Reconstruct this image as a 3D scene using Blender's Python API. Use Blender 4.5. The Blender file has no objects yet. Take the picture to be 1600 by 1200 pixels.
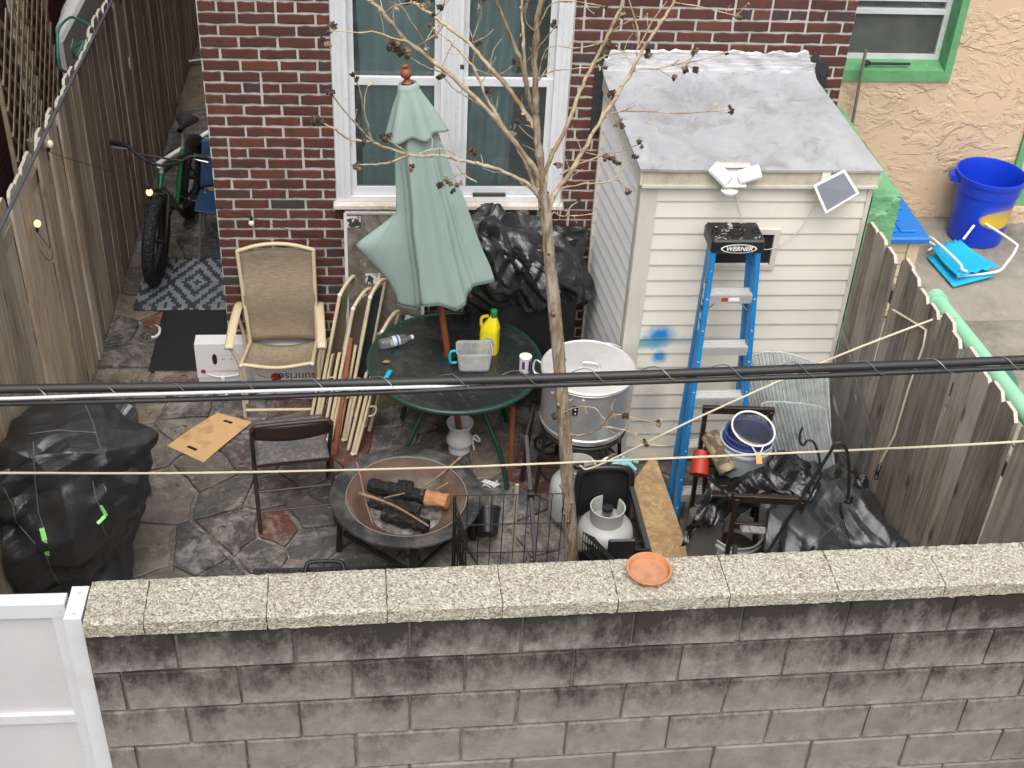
import bpy, bmesh, math, random
from mathutils import Vector, Matrix, noise
R = math.radians
PI = math.pi
rnd = random.Random(7)
scene = bpy.context.scene

# ------------------------------------------------------------------ camera
CAM = Vector((1.042, -7.0243, 5.0896))
FPX = 2014.2                      # focal length in photo pixels (1600 wide)
def cam_axes(pitch=0.6288, yaw=0.1156, roll=0.0577):
    cy, sy, cp, sp = math.cos(yaw), math.sin(yaw), math.cos(pitch), math.sin(pitch)
    fwd = Vector((sy*cp, cy*cp, -sp)); rt = Vector((cy, -sy, 0)); up = rt.cross(fwd)
    return (math.cos(roll)*rt + math.sin(roll)*up, -math.sin(roll)*rt + math.cos(roll)*up, fwd)
CR, CU, CF = cam_axes()
cd = bpy.data.cameras.new('Camera'); cam = bpy.data.objects.new('Camera', cd)
scene.collection.objects.link(cam)
m = Matrix.Identity(4)
for i in range(3):
    m[i][0], m[i][1], m[i][2], m[i][3] = CR[i], CU[i], -CF[i], CAM[i]
cam.matrix_world = m
cd.sensor_width = 36; cd.lens = FPX/1600*36; cd.clip_start = 0.05; cd.clip_end = 300
scene.camera = cam

# ------------------------------------------------------------------ world, sun, exposure
world = bpy.data.worlds.new('World'); scene.world = world; world.use_nodes = True
wn, wl = world.node_tree.nodes, world.node_tree.links
bg = wn['Background']
sky = wn.new('ShaderNodeTexSky'); sky.sky_type = 'NISHITA'; sky.sun_disc = False
SUN_EL, SUN_AZ = R(60), R(192)          # azimuth measured clockwise from +Y (north)
sky.sun_elevation = SUN_EL; sky.sun_rotation = SUN_AZ
sky.air_density = 1.0; sky.dust_density = 6.0; sky.ozone_density = 0.6
hs = wn.new('ShaderNodeHueSaturation'); hs.inputs['Saturation'].default_value = 0.3   # overcast: grey sky
wl.new(sky.outputs[0], hs.inputs['Color']); wl.new(hs.outputs[0], bg.inputs['Color'])
bg.inputs['Strength'].default_value = 0.15
sd = bpy.data.lights.new('Sun', 'SUN'); sd.energy = 1.0; sd.angle = R(80); sd.color = (1.0, .98, .945)
sun = bpy.data.objects.new('Sun', sd); scene.collection.objects.link(sun)
sdir = Vector((math.sin(SUN_AZ)*math.cos(SUN_EL), math.cos(SUN_AZ)*math.cos(SUN_EL), math.sin(SUN_EL)))
sun.rotation_euler = sdir.to_track_quat('Z', 'Y').to_euler()
vs = scene.view_settings
vs.view_transform = 'Standard'; vs.look = 'None'; vs.gamma = 1; vs.use_curve_mapping = False
vs.exposure = 0.5
scene.cycles.max_bounces = 8; scene.cycles.transparent_max_bounces = 16
scene.cycles.use_denoising = True

# ------------------------------------------------------------------ helpers: points
def ray(u, v): return CR*((u-800)/FPX) - CU*((v-600)/FPX) + CF
def PZ(u, v, z): d = ray(u, v); return CAM + d*((z-CAM.z)/d.z)
def PY(u, v, y): d = ray(u, v); return CAM + d*((y-CAM.y)/d.y)
def PX(u, v, x): d = ray(u, v); return CAM + d*((x-CAM.x)/d.x)
V = Vector
# ------------------------------------------------------------------ helpers: meshes
COL = scene.collection
ORG = {}
class MB:
    def __init__(s): s.v = []; s.f = []
    def add(s, vs_, fs):
        o = len(s.v); s.v += [V(p) for p in vs_]; s.f += [tuple(i+o for i in f) for f in fs]; return s
    def bx(s, x0, x1, y0, y1, z0, z1):
        return s.add([(x0,y0,z0),(x1,y0,z0),(x1,y1,z0),(x0,y1,z0),(x0,y0,z1),(x1,y0,z1),(x1,y1,z1),(x0,y1,z1)],
            [(3,2,1,0),(4,5,6,7),(0,1,5,4),(1,2,6,5),(2,3,7,6),(3,0,4,7)])
    def cb(s, c, size, ch=.003, M=None):
        """chamfered box centred at c"""
        hx, hy, hz = [d/2 for d in size]; ch = min(ch, hx*.9, hy*.9, hz*.9)
        vs_, idx = [], {}
        for sx in (-1,1):
            for sy in (-1,1):
                for sz in (-1,1):
                    for a in range(3):
                        p = [sx*(hx-ch), sy*(hy-ch), sz*(hz-ch)]
                        p[a] = (sx*hx, sy*hy, sz*hz)[a]
                        idx[(sx,sy,sz,a)] = len(vs_); vs_.append(V(p))
        fs = []
        for a in range(3):
            b, c2 = (a+1) % 3, (a+2) % 3
            for sg in (-1,1):
                def k(sb, sc):
                    t = [0,0,0]; t[a] = sg; t[b] = sb; t[c2] = sc; return idx[(t[0],t[1],t[2],a)]
                q = [k(-1,-1), k(1,-1), k(1,1), k(-1,1)]
                fs.append(tuple(q if sg > 0 else q[::-1]))
        for a in range(3):
            b, c2 = (a+1) % 3, (a+2) % 3
            for sb in (-1,1):
                for sc in (-1,1):
                    def k(sa, ax):
                        t = [0,0,0]; t[a] = sa; t[b] = sb; t[c2] = sc; return idx[(t[0],t[1],t[2],ax)]
                    q = [k(-1,b), k(1,b), k(1,c2), k(-1,c2)]
                    fs.append(tuple(q if sb*sc > 0 else q[::-1]))
        for sx in (-1,1):
            for sy in (-1,1):
                for sz in (-1,1):
                    q = [idx[(sx,sy,sz,0)], idx[(sx,sy,sz,1)], idx[(sx,sy,sz,2)]]
                    fs.append(tuple(q if sx*sy*sz > 0 else q[::-1]))
        c = V(c)
        if M is None: vs_ = [p+c for p in vs_]
        else: vs_ = [M@p + c for p in vs_]
        return s.add(vs_, fs)
    def bar(s, a, b, w, t, up=(0,0,1), ch=.002):
        """rectangular bar from a to b, w across, t along 'up'"""
        a, b = V(a), V(b); d = (b-a); L = d.length; d.normalize(); up = V(up)
        sx = d.cross(up)
        if sx.length < 1e-5: sx = d.cross(V((1,0,0)))
        sx.normalize(); u = sx.cross(d)
        M = Matrix((sx, d, u)).transposed()
        return s.cb((a+b)/2, (w, L, t), ch, M)
    def tube(s, pts, r, n=8, closed=False, caps=True):
        pts = [V(p) for p in pts]; N = len(pts)
        rs = r if isinstance(r, (list, tuple)) else [r]*N
        base = len(s.v); prev = None
        for i, p in enumerate(pts):
            a = pts[i-1] if (i > 0 or closed) else p
            b = pts[(i+1) % N] if (i < N-1 or closed) else p
            t = (b-a)
            if t.length < 1e-9: t = V((0,0,1))
            t.normalize()
            if prev is None:
                x = t.cross(V((0,0,1)))
                if x.length < .05: x = t.cross(V((1,0,0)))
            else:
                x = prev - t*prev.dot(t)
                if x.length < 1e-6: x = t.orthogonal()
            x.normalize(); prev = x; y = t.cross(x)
            for k in range(n):
                an = 2*PI*k/n
                s.v.append(p + (x*math.cos(an) + y*math.sin(an))*rs[i])
        M = N if closed else N-1
        for i in range(M):
            for k in range(n):
                a = base + i*n + k; b = base + i*n + (k+1) % n
                j = (i+1) % N
                s.f.append((a, b, base + j*n + (k+1) % n, base + j*n + k))
        if caps and not closed:
            s.f.append(tuple(base+k for k in range(n))[::-1])
            s.f.append(tuple(base+(N-1)*n+k for k in range(n)))
        return s
    def lathe(s, prof, n=32, c=(0,0,0), M=None, cap0=False, cap1=False, a0=0, a1=2*PI):
        base = len(s.v); c = V(c); full = abs(a1-a0-2*PI) < 1e-6
        cnt = n if full else n+1
        for (r, z) in prof:
            for k in range(cnt):
                an = a0 + (a1-a0)*k/n
                p = V((r*math.cos(an), r*math.sin(an), z))
                s.v.append((M@p if M else p) + c)
        for i in range(len(prof)-1):
            for k in range(n):
                k2 = (k+1) % cnt
                s.f.append((base+i*cnt+k, base+i*cnt+k2, base+(i+1)*cnt+k2, base+(i+1)*cnt+k))
        if cap0: s.f.append(tuple(base+k for k in range(cnt))[::-1])
        if cap1: s.f.append(tuple(base+(len(prof)-1)*cnt+k for k in range(cnt)))
        return s
    def prism(s, poly, d):
        """planar polygon (3D points) extruded by vector d"""
        n = len(poly); d = V(d); P = [V(p) for p in poly]
        nn = V((0,0,0))
        for i in range(n): nn += P[i].cross(P[(i+1) % n])
        if nn.dot(d) > 0: P = P[::-1]
        fs = [tuple(range(n)), tuple(range(2*n-1, n-1, -1))]
        for i in range(n):
            j = (i+1) % n; fs.append((j, i, n+i, n+j))
        return s.add(P + [p+d for p in P], fs)
    def grid(s, fn, nu, nv, cu=False, cv=False):
        base = len(s.v); U = nu if cu else nu+1; W = nv if cv else nv+1
        for i in range(U):
            for j in range(W):
                s.v.append(V(fn(i/nu, j/nv)))
        for i in range(nu):
            for j in range(nv):
                i2, j2 = (i+1) % U if cu else i+1, (j+1) % W if cv else j+1
                s.f.append((base+i*W+j, base+i2*W+j, base+i2*W+j2, base+i*W+j2))
        return s
    def ball(s, c, r, n=10, sc=(1,1,1)):
        pr = [(r*math.sin(PI*i/n), -r*math.cos(PI*i/n)) for i in range(n+1)]
        c = V(c); M = Matrix.Diagonal(V(sc))
        return s.lathe([(max(a, 1e-5), b) for a, b in pr], n*2, c, M)
    def mesh(s, off=V((0,0,0)), smooth=None):
        me = bpy.data.meshes.new('m')
        me.from_pydata([tuple(p-off) for p in s.v], [], s.f)
        if smooth is not None:
            me.polygons.foreach_set('use_smooth', [True]*len(me.polygons))
            me.set_sharp_from_angle(angle=R(smooth))
        me.update(); return me
    def part(s, name, mat, parent, smooth=None, label=None, kind=None, thick=None):
        o = bpy.data.objects.new(name, s.mesh(ORG.get(parent.name, V((0,0,0))) if parent else V((0,0,0)), smooth))
        o.data.materials.append(mat); COL.objects.link(o); o.parent = parent
        if parent: ORG[o.name] = ORG.get(parent.name, V((0,0,0)))
        if label: o['label'] = label
        if kind: o['kind'] = kind
        if thick: md = o.modifiers.new('thickness', 'SOLIDIFY'); md.thickness = thick; md.offset = 0
        return o
    def single(s, name, mat, label, cat, loc=None, smooth=None, group=None, kind=None, thick=None):
        if loc is None:
            xs = [p.x for p in s.v]; ys = [p.y for p in s.v]
            loc = V(((min(xs)+max(xs))/2, (min(ys)+max(ys))/2, min(p.z for p in s.v)))
        loc = V(loc)
        o = bpy.data.objects.new(name, s.mesh(loc, smooth)); o.location = loc
        o.data.materials.append(mat); COL.objects.link(o); ORG[o.name] = loc
        if kind: o['kind'] = kind
        if label: o['label'] = label
        if cat: o['category'] = cat
        if group: o['group'] = group
        if thick: md = o.modifiers.new('thickness', 'SOLIDIFY'); md.thickness = thick; md.offset = 0
        return o
def thing(name, label, cat, loc, group=None, local=False, rz=0, kind=None):
    o = bpy.data.objects.new(name, None); COL.objects.link(o); o.empty_display_size = .1
    o.location = V(loc); o.rotation_euler = (0, 0, rz)
    ORG[o.name] = V((0,0,0)) if local else V(loc)
    if label: o['label'] = label
    if cat: o['category'] = cat
    if group: o['group'] = group
    if kind: o['kind'] = kind
    return o
def inst(src, name, parent, loc, rot=None, scale=None, mat=None):
    """a part that shares mesh data; loc in world coordinates"""
    o = bpy.data.objects.new(name, src); COL.objects.link(o); o.parent = parent
    o.location = V(loc) - (ORG.get(parent.name, V((0,0,0))) if parent else V((0,0,0)))
    if rot: o.rotation_euler = rot
    if scale: o.scale = scale
    return o
def copy_tree(src, parent=None):
    c = src.copy(); COL.objects.link(c); c.parent = parent; ORG[c.name] = ORG.get(src.name, V((0,0,0)))
    for ch in [x for x in bpy.data.objects if x.parent == src]: copy_tree(ch, c)
    return c
def lerp(a, b, t): return a + (b-a)*t
def spl(pts, n=8):
    """catmull-rom through points"""
    pts = [V(p) for p in pts]; out = []
    P = [pts[0]*2-pts[1]] + pts + [pts[-1]*2-pts[-2]]
    for i in range(1, len(P)-2):
        for k in range(n):
            t = k/n; a, b, c, d = P[i-1], P[i], P[i+1], P[i+2]
            out.append(.5*((2*b) + (c-a)*t + (2*a-5*b+4*c-d)*t*t + (3*b-a-3*c+d)*t**3))
    out.append(pts[-1]); return out
def fbm(p, s=1, o=4): return noise.fractal(V(p)*s, 1.0, 2.0, o)

# ------------------------------------------------------------------ helpers: materials
def S(h):
    """sRGB 0-255 triple to linear"""
    f = lambda c: c/12.92 if c <= .04045 else ((c+.055)/1.055)**2.4
    return tuple(f(c/255) for c in h)
def rgba(c): return (c[0], c[1], c[2], 1)
def newmat(name):
    mt = bpy.data.materials.new(name); mt.use_nodes = True
    nt = mt.node_tree; return mt, nt.nodes, nt.links, nt.nodes['Principled BSDF']
def coords(N, L, rand=True, sc=(1,1,1), src='Object'):
    tc = N.new('ShaderNodeTexCoord'); out = tc.outputs[src]
    if rand:
        oi = N.new('ShaderNodeObjectInfo'); mu = N.new('ShaderNodeVectorMath'); mu.operation = 'MULTIPLY_ADD'
        cx = N.new('ShaderNodeCombineXYZ')
        for k, f in enumerate((37.1, 91.7, 53.3)):
            ma = N.new('ShaderNodeMath'); ma.operation = 'MULTIPLY'; ma.inputs[1].default_value = f
            L.new(oi.outputs['Random'], ma.inputs[0]); L.new(ma.outputs[0], cx.inputs[k])
        L.new(out, mu.inputs[0]); mu.inputs[1].default_value = (1,1,1); L.new(cx.outputs[0], mu.inputs[2])
        out = mu.outputs[0]
    mp = N.new('ShaderNodeMapping'); mp.inputs['Scale'].default_value = sc; L.new(out, mp.inputs['Vector'])
    return mp.outputs[0]
def tex(N, L, vec, kind='noise', s=5, d=4, rough=.6, dist=0):
    if kind == 'noise':
        t = N.new('ShaderNodeTexNoise'); t.inputs['Scale'].default_value = s; t.inputs['Detail'].default_value = d
        t.inputs['Roughness'].default_value = rough; t.inputs['Distortion'].default_value = dist
        L.new(vec, t.inputs['Vector']); return t.outputs[0]
    if kind == 'wave':
        t = N.new('ShaderNodeTexWave'); t.inputs['Scale'].default_value = s; t.inputs['Distortion'].default_value = dist
        t.inputs['Detail'].default_value = d; t.inputs['Detail Scale'].default_value = 1.5
        L.new(vec, t.inputs['Vector']); return t.outputs['Fac']
    t = N.new('ShaderNodeTexVoronoi'); t.inputs['Scale'].default_value = s
    if kind == 'edge': t.feature = 'DISTANCE_TO_EDGE'
    L.new(vec, t.inputs['Vector'])
    return t.outputs['Color'] if kind == 'cell' else t.outputs['Distance']
def ramp(N, L, fac, lo, hi, a=0., b=1.):
    r = N.new('ShaderNodeMapRange'); r.inputs['From Min'].default_value = lo; r.inputs['From Max'].default_value = hi
    r.inputs['To Min'].default_value = a; r.inputs['To Max'].default_value = b
    L.new(fac, r.inputs['Value']); return r.outputs[0]
def mixc(N, L, fac, a, b):
    m_ = N.new('ShaderNodeMix'); m_.data_type = 'RGBA'
    if isinstance(fac, (int, float)): m_.inputs['Factor'].default_value = fac
    else: L.new(fac, m_.inputs['Factor'])
    for sock, x in ((m_.inputs['A'], a), (m_.inputs['B'], b)):
        if hasattr(x, 'is_linked'): L.new(x, sock)
        else: sock.default_value = rgba(x)
    return m_.outputs['Result']
def mathn(N, L, op, a, b):
    m_ = N.new('ShaderNodeMath'); m_.operation = op
    for k, x in enumerate((a, b)):
        if isinstance(x, (int, float)): m_.inputs[k].default_value = x
        else: L.new(x, m_.inputs[k])
    return m_.outputs[0]
def ccurve(N, L, fac, stops):
    r = N.new('ShaderNodeValToRGB'); e = r.color_ramp.elements
    while len(e) > 1: e.remove(e[-1])
    e[0].position = stops[0][0]; e[0].color = rgba(stops[0][1])
    for p, c in stops[1:]:
        x = e.new(p); x.color = rgba(c)
    L.new(fac, r.inputs[0]); return r.outputs[0]
def bumpn(N, L, h, st, dist, prev=None):
    b = N.new('ShaderNodeBump'); b.inputs['Strength'].default_value = st; b.inputs['Distance'].default_value = dist
    L.new(h, b.inputs['Height'])
    if prev is not None: L.new(prev, b.inputs['Normal'])
    return b.outputs[0]
def mat(name, col, rough=.6, metal=0., layers=(), bump=None, rand=True, spec=.5, stops=None, rvar=None, extra=None, coat=0):
    """col: base colour; stops: ramp over Object Random; layers: (kind, scale(vec), tscale, lo, hi, colour, amount[, detail, dist])
       bump: list of (kind, scale(vec), tscale, strength, distance)"""
    mt, N, L, B = newmat(name)
    c = col
    if stops:
        oi = N.new('ShaderNodeObjectInfo'); c = ccurve(N, L, oi.outputs['Random'], stops)
    for ly in layers:
        kind, sc, ts, lo, hi, c2, am = ly[:7]; d = ly[7] if len(ly) > 7 else 5; di = ly[8] if len(ly) > 8 else 0
        v = coords(N, L, rand, sc)
        t = tex(N, L, v, kind, ts, d, .62, di)
        f = ramp(N, L, t, lo, hi, 0, am)
        c = mixc(N, L, f, c, c2)
    if hasattr(c, 'is_linked'): L.new(c, B.inputs['Base Color'])
    else: B.inputs['Base Color'].default_value = rgba(c)
    B.inputs['Roughness'].default_value = rough; B.inputs['Metallic'].default_value = metal
    B.inputs['Specular IOR Level'].default_value = spec
    B.inputs['Coat Weight'].default_value = coat
    if rvar:
        v = coords(N, L, rand); t = tex(N, L, v, 'noise', rvar[0], 4)
        L.new(ramp(N, L, t, .3, .7, rvar[1], rvar[2]), B.inputs['Roughness'])
    if bump:
        nrm = None
        for kind, sc, ts, st, di in bump:
            v = coords(N, L, rand, sc); t = tex(N, L, v, kind, ts, 5, .6)
            nrm = bumpn(N, L, t, st, di, nrm)
        L.new(nrm, B.inputs['Normal'])
    if extra: extra(mt, N, L, B)
    return mt
def glassmat(name, tint, haze=0., hazecol=(.8,.8,.8), rough=.02, ior=1.45):
    """thin sheet: see-through with Fresnel reflection and a little milky scatter"""
    mt, N, L, B = newmat(name)
    out = N['Material Output']
    tr = N.new('ShaderNodeBsdfTransparent'); tr.inputs[0].default_value = rgba(tint)
    gl = N.new('ShaderNodeBsdfGlossy'); gl.inputs['Roughness'].default_value = rough
    fr = N.new('ShaderNodeFresnel'); fr.inputs[0].default_value = ior
    mx = N.new('ShaderNodeMixShader'); L.new(fr.outputs[0], mx.inputs[0]); L.new(tr.outputs[0], mx.inputs[1]); L.new(gl.outputs[0], mx.inputs[2])
    last = mx.outputs[0]
    if haze:
        df = N.new('ShaderNodeBsdfDiffuse'); df.inputs[0].default_value = rgba(hazecol)
        tl = N.new('ShaderNodeBsdfTranslucent'); tl.inputs[0].default_value = rgba(hazecol)
        m2 = N.new('ShaderNodeMixShader'); m2.inputs[0].default_value = .5; L.new(df.outputs[0], m2.inputs[1]); L.new(tl.outputs[0], m2.inputs[2])
        m3 = N.new('ShaderNodeMixShader'); m3.inputs[0].default_value = haze
        if haze < 1:
            v = coords(N, L, True); t = tex(N, L, v, 'noise', 9, 5)
            L.new(ramp(N, L, t, .3, .7, haze*.6, min(1, haze*1.4)), m3.inputs[0])
        L.new(last, m3.inputs[1]); L.new(m2.outputs[0], m3.inputs[2]); last = m3.outputs[0]
    L.new(last, out.inputs[0]); N.remove(B); return mt
# ================================================================== materials of the setting
GREYM = (.50,.485,.46)
M_mortar = mat('mortar', (.50,.485,.455), .9, layers=[('noise',(1,1,1),3,.45,.75,(.25,.24,.225),.55),('noise',(1,1,1),40,.5,.7,(.62,.60,.57),.5)],
               bump=[('noise',(1,1,1),60,.6,.004)], rand=False)
M_brick = mat('brick', (.1,.03,.025), .78, stops=[(0,(.066,.024,.019)),(.22,(.105,.032,.022)),(.5,(.080,.027,.021)),(.72,(.130,.042,.024)),(.88,(.090,.033,.025)),(.965,(.056,.034,.036)),(.985,(.046,.043,.042)),(1,(.046,.043,.042))],
              layers=[('noise',(1,1,1),14,.45,.75,(.040,.020,.018),.7),('noise',(90,1,6),3,.55,.75,(.14,.05,.038),.35),('noise',(1,1,1),55,.68,.76,(.45,.42,.40),.5)],
              bump=[('noise',(60,1,5),3,.35,.002),('noise',(1,1,1),45,.5,.003)])
def wood(name, base, dark, light, grey, knots=True, g=.5):
    def ex(mt, N, L, B):
        v = coords(N, L, True, (11,11,.55)); t = tex(N, L, v, 'noise', 3.2, 8, .70, .35)
        c = mixc(N, L, ramp(N, L, t, .32, .62), dark, base)
        v2 = coords(N, L, True, (36,36,1.0)); t2 = tex(N, L, v2, 'noise', 3, 5, .6, .1)
        c = mixc(N, L, ramp(N, L, t2, .52, .72, 0, .7), c, light)
        c = mixc(N, L, ramp(N, L, t2, .44, .34, 0, .75), c, dark)
        v3 = coords(N, L, True, (1,1,.45)); t3 = tex(N, L, v3, 'noise', 3, 4)
        c = mixc(N, L, ramp(N, L, t3, .42, .68, 0, g), c, grey)
        oi = N.new('ShaderNodeObjectInfo'); hv = N.new('ShaderNodeHueSaturation')
        L.new(ramp(N, L, oi.outputs['Random'], 0, 1, .66, 1.28), hv.inputs['Value']); L.new(c, hv.inputs['Color']); c = hv.outputs[0]
        if knots:
            v4 = coords(N, L, True, (5.5,5.5,2.0)); t4 = tex(N, L, v4, 'vor', 1.0)
            c = mixc(N, L, ramp(N, L, t4, .13, .05, 0, .8), c, (dark[0]*.5, dark[1]*.45, dark[2]*.4))
        L.new(c, B.inputs['Base Color']); n1 = bumpn(N, L, t, .5, .003); n1 = bumpn(N, L, t2, .5, .002, n1); L.new(n1, B.inputs['Normal'])
    return mat(name, base, .85, extra=ex, spec=.25)
M_fenceL = wood('fence_wood_tan', (.50,.41,.30), (.25,.175,.11), (.64,.56,.45), (.54,.50,.44), g=.55)
M_fenceR = wood('fence_wood_grey', (.30,.25,.20), (.115,.088,.065), (.46,.42,.37), (.40,.37,.335), g=.7)
M_endgrain = mat('weathered_end_grain', (.50,.47,.41), .9)
def block_ex(mt, N, L, B):
    v = coords(N, L, True); vw = N.new('ShaderNodeNewGeometry'); sx = N.new('ShaderNodeSeparateXYZ'); L.new(vw.outputs['Position'], sx.inputs[0])
    mp = N.new('ShaderNodeMapping'); mp.inputs['Scale'].default_value = (1,1,1); L.new(vw.outputs['Position'], mp.inputs['Vector']); wv = mp.outputs[0]
    oi = N.new('ShaderNodeObjectInfo')
    c = ccurve(N, L, oi.outputs['Random'], [(0,(.255,.235,.208)),(.5,(.305,.282,.25)),(1,(.275,.253,.222))])
    t1 = tex(N, L, v, 'noise', 9, 8, .7)
    c = mixc(N, L, ramp(N, L, t1, .3, .72), (.17,.155,.135), c)
    # mildew: heavier in the courses under the coping
    mp2 = N.new('ShaderNodeMapping'); mp2.inputs['Scale'].default_value = (1,1,.55); L.new(vw.outputs['Position'], mp2.inputs['Vector'])
    t2 = tex(N, L, mp2.outputs[0], 'noise', 3.4, 10, .80); t5 = tex(N, L, mp2.outputs[0], 'noise', 17, 8, .78)
    hz = ramp(N, L, sx.outputs['Z'], .70, 1.72, -.25, .18)
    st = mathn(N, L, 'ADD', t2, hz); st = mathn(N, L, 'ADD', st, mathn(N, L, 'MULTIPLY', mathn(N, L, 'SUBTRACT', t5, .5), .55))
    # pale scuffs along the lower edge of each block, mildew hanging from its upper edge
    tco = N.new('ShaderNodeTexCoord'); so = N.new('ShaderNodeSeparateXYZ'); L.new(tco.outputs['Object'], so.inputs[0])
    st = mathn(N, L, 'ADD', st, ramp(N, L, so.outputs['Z'], -.1, .1, -.10, .10))
    c = mixc(N, L, ramp(N, L, st, .46, .72, 0, .92), c, (.028,.024,.021))
    low = ramp(N, L, so.outputs['Z'], -.035, -.095, 0, 1); t3 = tex(N, L, wv, 'noise', 20, 6, .75)
    c = mixc(N, L, mathn(N, L, 'MULTIPLY', low, ramp(N, L, t3, .46, .66, 0, .75)), c, (.40,.39,.365))
    L.new(c, B.inputs['Base Color'])
    t4 = tex(N, L, wv, 'noise', 90, 4, .7); L.new(bumpn(N, L, t4, .6, .004, bumpn(N, L, t1, .4, .006)), B.inputs['Normal'])
M_block = mat('concrete_block', (.22,.2,.18), .93, extra=block_ex, spec=.2)
M_blockmortar = mat('block_mortar', (.20,.18,.155), .95, layers=[('noise',(1,1,1),5,.4,.7,(.06,.055,.05),.8),('noise',(1,1,1),18,.55,.7,(.36,.34,.31),.7)], bump=[('noise',(1,1,1),80,.6,.004)], rand=False)
def cap_ex(mt, N, L, B):
    v = coords(N, L, True); vo = N.new('ShaderNodeTexVoronoi'); vo.inputs['Scale'].default_value = 150; L.new(v, vo.inputs['Vector'])
    sp = N.new('ShaderNodeSeparateColor'); L.new(vo.outputs['Color'], sp.inputs[0])
    c = ccurve(N, L, sp.outputs[0], [(0,(.17,.145,.105)),(.18,(.29,.265,.20)),(.4,(.40,.372,.30)),(.65,(.47,.448,.385)),(.88,(.62,.605,.55)),(1,(.33,.25,.155))])
    c = mixc(N, L, ramp(N, L, vo.outputs['Distance'], .55, .75, 0, .6), c, (.27,.235,.175))
    t = tex(N, L, v, 'noise', 7, 6, .7); c = mixc(N, L, ramp(N, L, t, .54, .74, 0, .5), c, (.30,.26,.18))
    # scattered darker spots, on top and sides alike
    t6 = tex(N, L, v, 'noise', 25, 5, .7)
    L.new(mixc(N, L, ramp(N, L, t6, .6, .72, 0, .35), c, (.22,.19,.14)), B.inputs['Base Color'])
    L.new(bumpn(N, L, vo.outputs['Distance'], .8, -.004), B.inputs['Normal'])
M_cap = mat('exposed_aggregate', (.4,.36,.28), .85, extra=cap_ex, spec=.3)
def cap_side_ex(mt, N, L, B):
    cap_ex(mt, N, L, B)
M_concrete = mat('concrete', (.30,.275,.235), .88, layers=[('noise',(1,1,1),1.6,.42,.66,(.13,.118,.10),.85,8),('noise',(1,1,1),9,.45,.72,(.40,.37,.32),.5,6),('noise',(1,1,1),70,.55,.75,(.10,.09,.08),.4)],
                 bump=[('noise',(1,1,1),60,.4,.003)])
M_ground = mat('bare_ground', (.09,.08,.07), .95, layers=[('noise',(1,1,1),2,.4,.7,(.05,.045,.04),.7)], rand=False)
def stone_ex(mt, N, L, B):
    oi = N.new('ShaderNodeObjectInfo'); vc = oi.outputs['Color']
    v = coords(N, L, True); vw = N.new('ShaderNodeNewGeometry'); mp = N.new('ShaderNodeMapping'); L.new(vw.outputs['Position'], mp.inputs['Vector']); wv = mp.outputs[0]
    t = tex(N, L, v, 'noise', 4.5, 8, .72, .6); c = mixc(N, L, ramp(N, L, t, .40, .66, .0, .75), vc, (.040,.038,.036))
    mu = N.new('ShaderNodeMix'); mu.data_type = 'RGBA'; mu.blend_type = 'MULTIPLY'; mu.inputs[0].default_value = 0
    t2 = tex(N, L, v, 'noise', 11, 7, .75, 1.2); c = mixc(N, L, ramp(N, L, t2, .56, .66, 0, .55), c, (.30,.28,.25))
    # mortar smear and limescale across the flags
    t3 = tex(N, L, wv, 'noise', 1.5, 9, .75, .8); t4 = tex(N, L, wv, 'noise', 9, 7, .75, 1.0)
    sm = mathn(N, L, 'ADD', t3, mathn(N, L, 'MULTIPLY', mathn(N, L, 'SUBTRACT', t4, .5), .7))
    c = mixc(N, L, ramp(N, L, sm, .50, .66, 0, .8), c, (.34,.315,.275))
    t5 = tex(N, L, wv, 'noise', 30, 4, .7); c = mixc(N, L, ramp(N, L, t5, .66, .74, 0, .7), c, (.42,.39,.34))
    L.new(c, B.inputs['Base Color'])
    L.new(ramp(N, L, t, .35, .7, .34, .72), B.inputs['Roughness'])
    L.new(bumpn(N, L, t2, .8, .012, bumpn(N, L, t5, .5, .005)), B.inputs['Normal'])
M_stone = mat('flagstone', (.1,.1,.1), .5, extra=stone_ex, spec=.45)
M_bed = mat('patio_mortar', (.17,.155,.135), .9, layers=[('noise',(1,1,1),2.2,.42,.62,(.10,.092,.08),.85,8),('noise',(1,1,1),22,.5,.7,(.48,.45,.41),.6)], bump=[('noise',(1,1,1),50,.6,.004)], rand=False)
M_white = mat('white_vinyl', (.66,.675,.695), .40, layers=[('noise',(1,1,1),5,.50,.75,(.50,.50,.49),.6),('noise',(1,1,1),28,.62,.74,(.36,.34,.31),.5)], rand=True)
M_siding = mat('cream_siding', (.715,.69,.61), .5, layers=[('noise',(1,1,.35),3,.52,.75,(.60,.57,.49),.5),('noise',(1,1,1),30,.66,.74,(.42,.39,.33),.35)], bump=[('noise',(3,3,60),2,.12,.001)])
M_sidingLit = mat('cream_siding_lit_side', (.83,.845,.855), .48, layers=[('noise',(1,1,.35),3,.5,.75,(.74,.75,.75),.5)], bump=[('noise',(3,3,60),2,.12,.001)])  # cream siding again, paler and cooler: the side's brighter light is in its colour
M_trim = mat('cream_trim', (.60,.575,.51), .5, layers=[('noise',(1,1,.5),5,.5,.72,(.47,.44,.38),.6)])
M_fascia = mat('tan_fascia', (.56,.50,.40), .55, layers=[('noise',(2,1,1),7,.42,.7,(.36,.31,.25),.75,7),('noise',(1,1,6),14,.55,.7,(.70,.66,.56),.5)])
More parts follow.
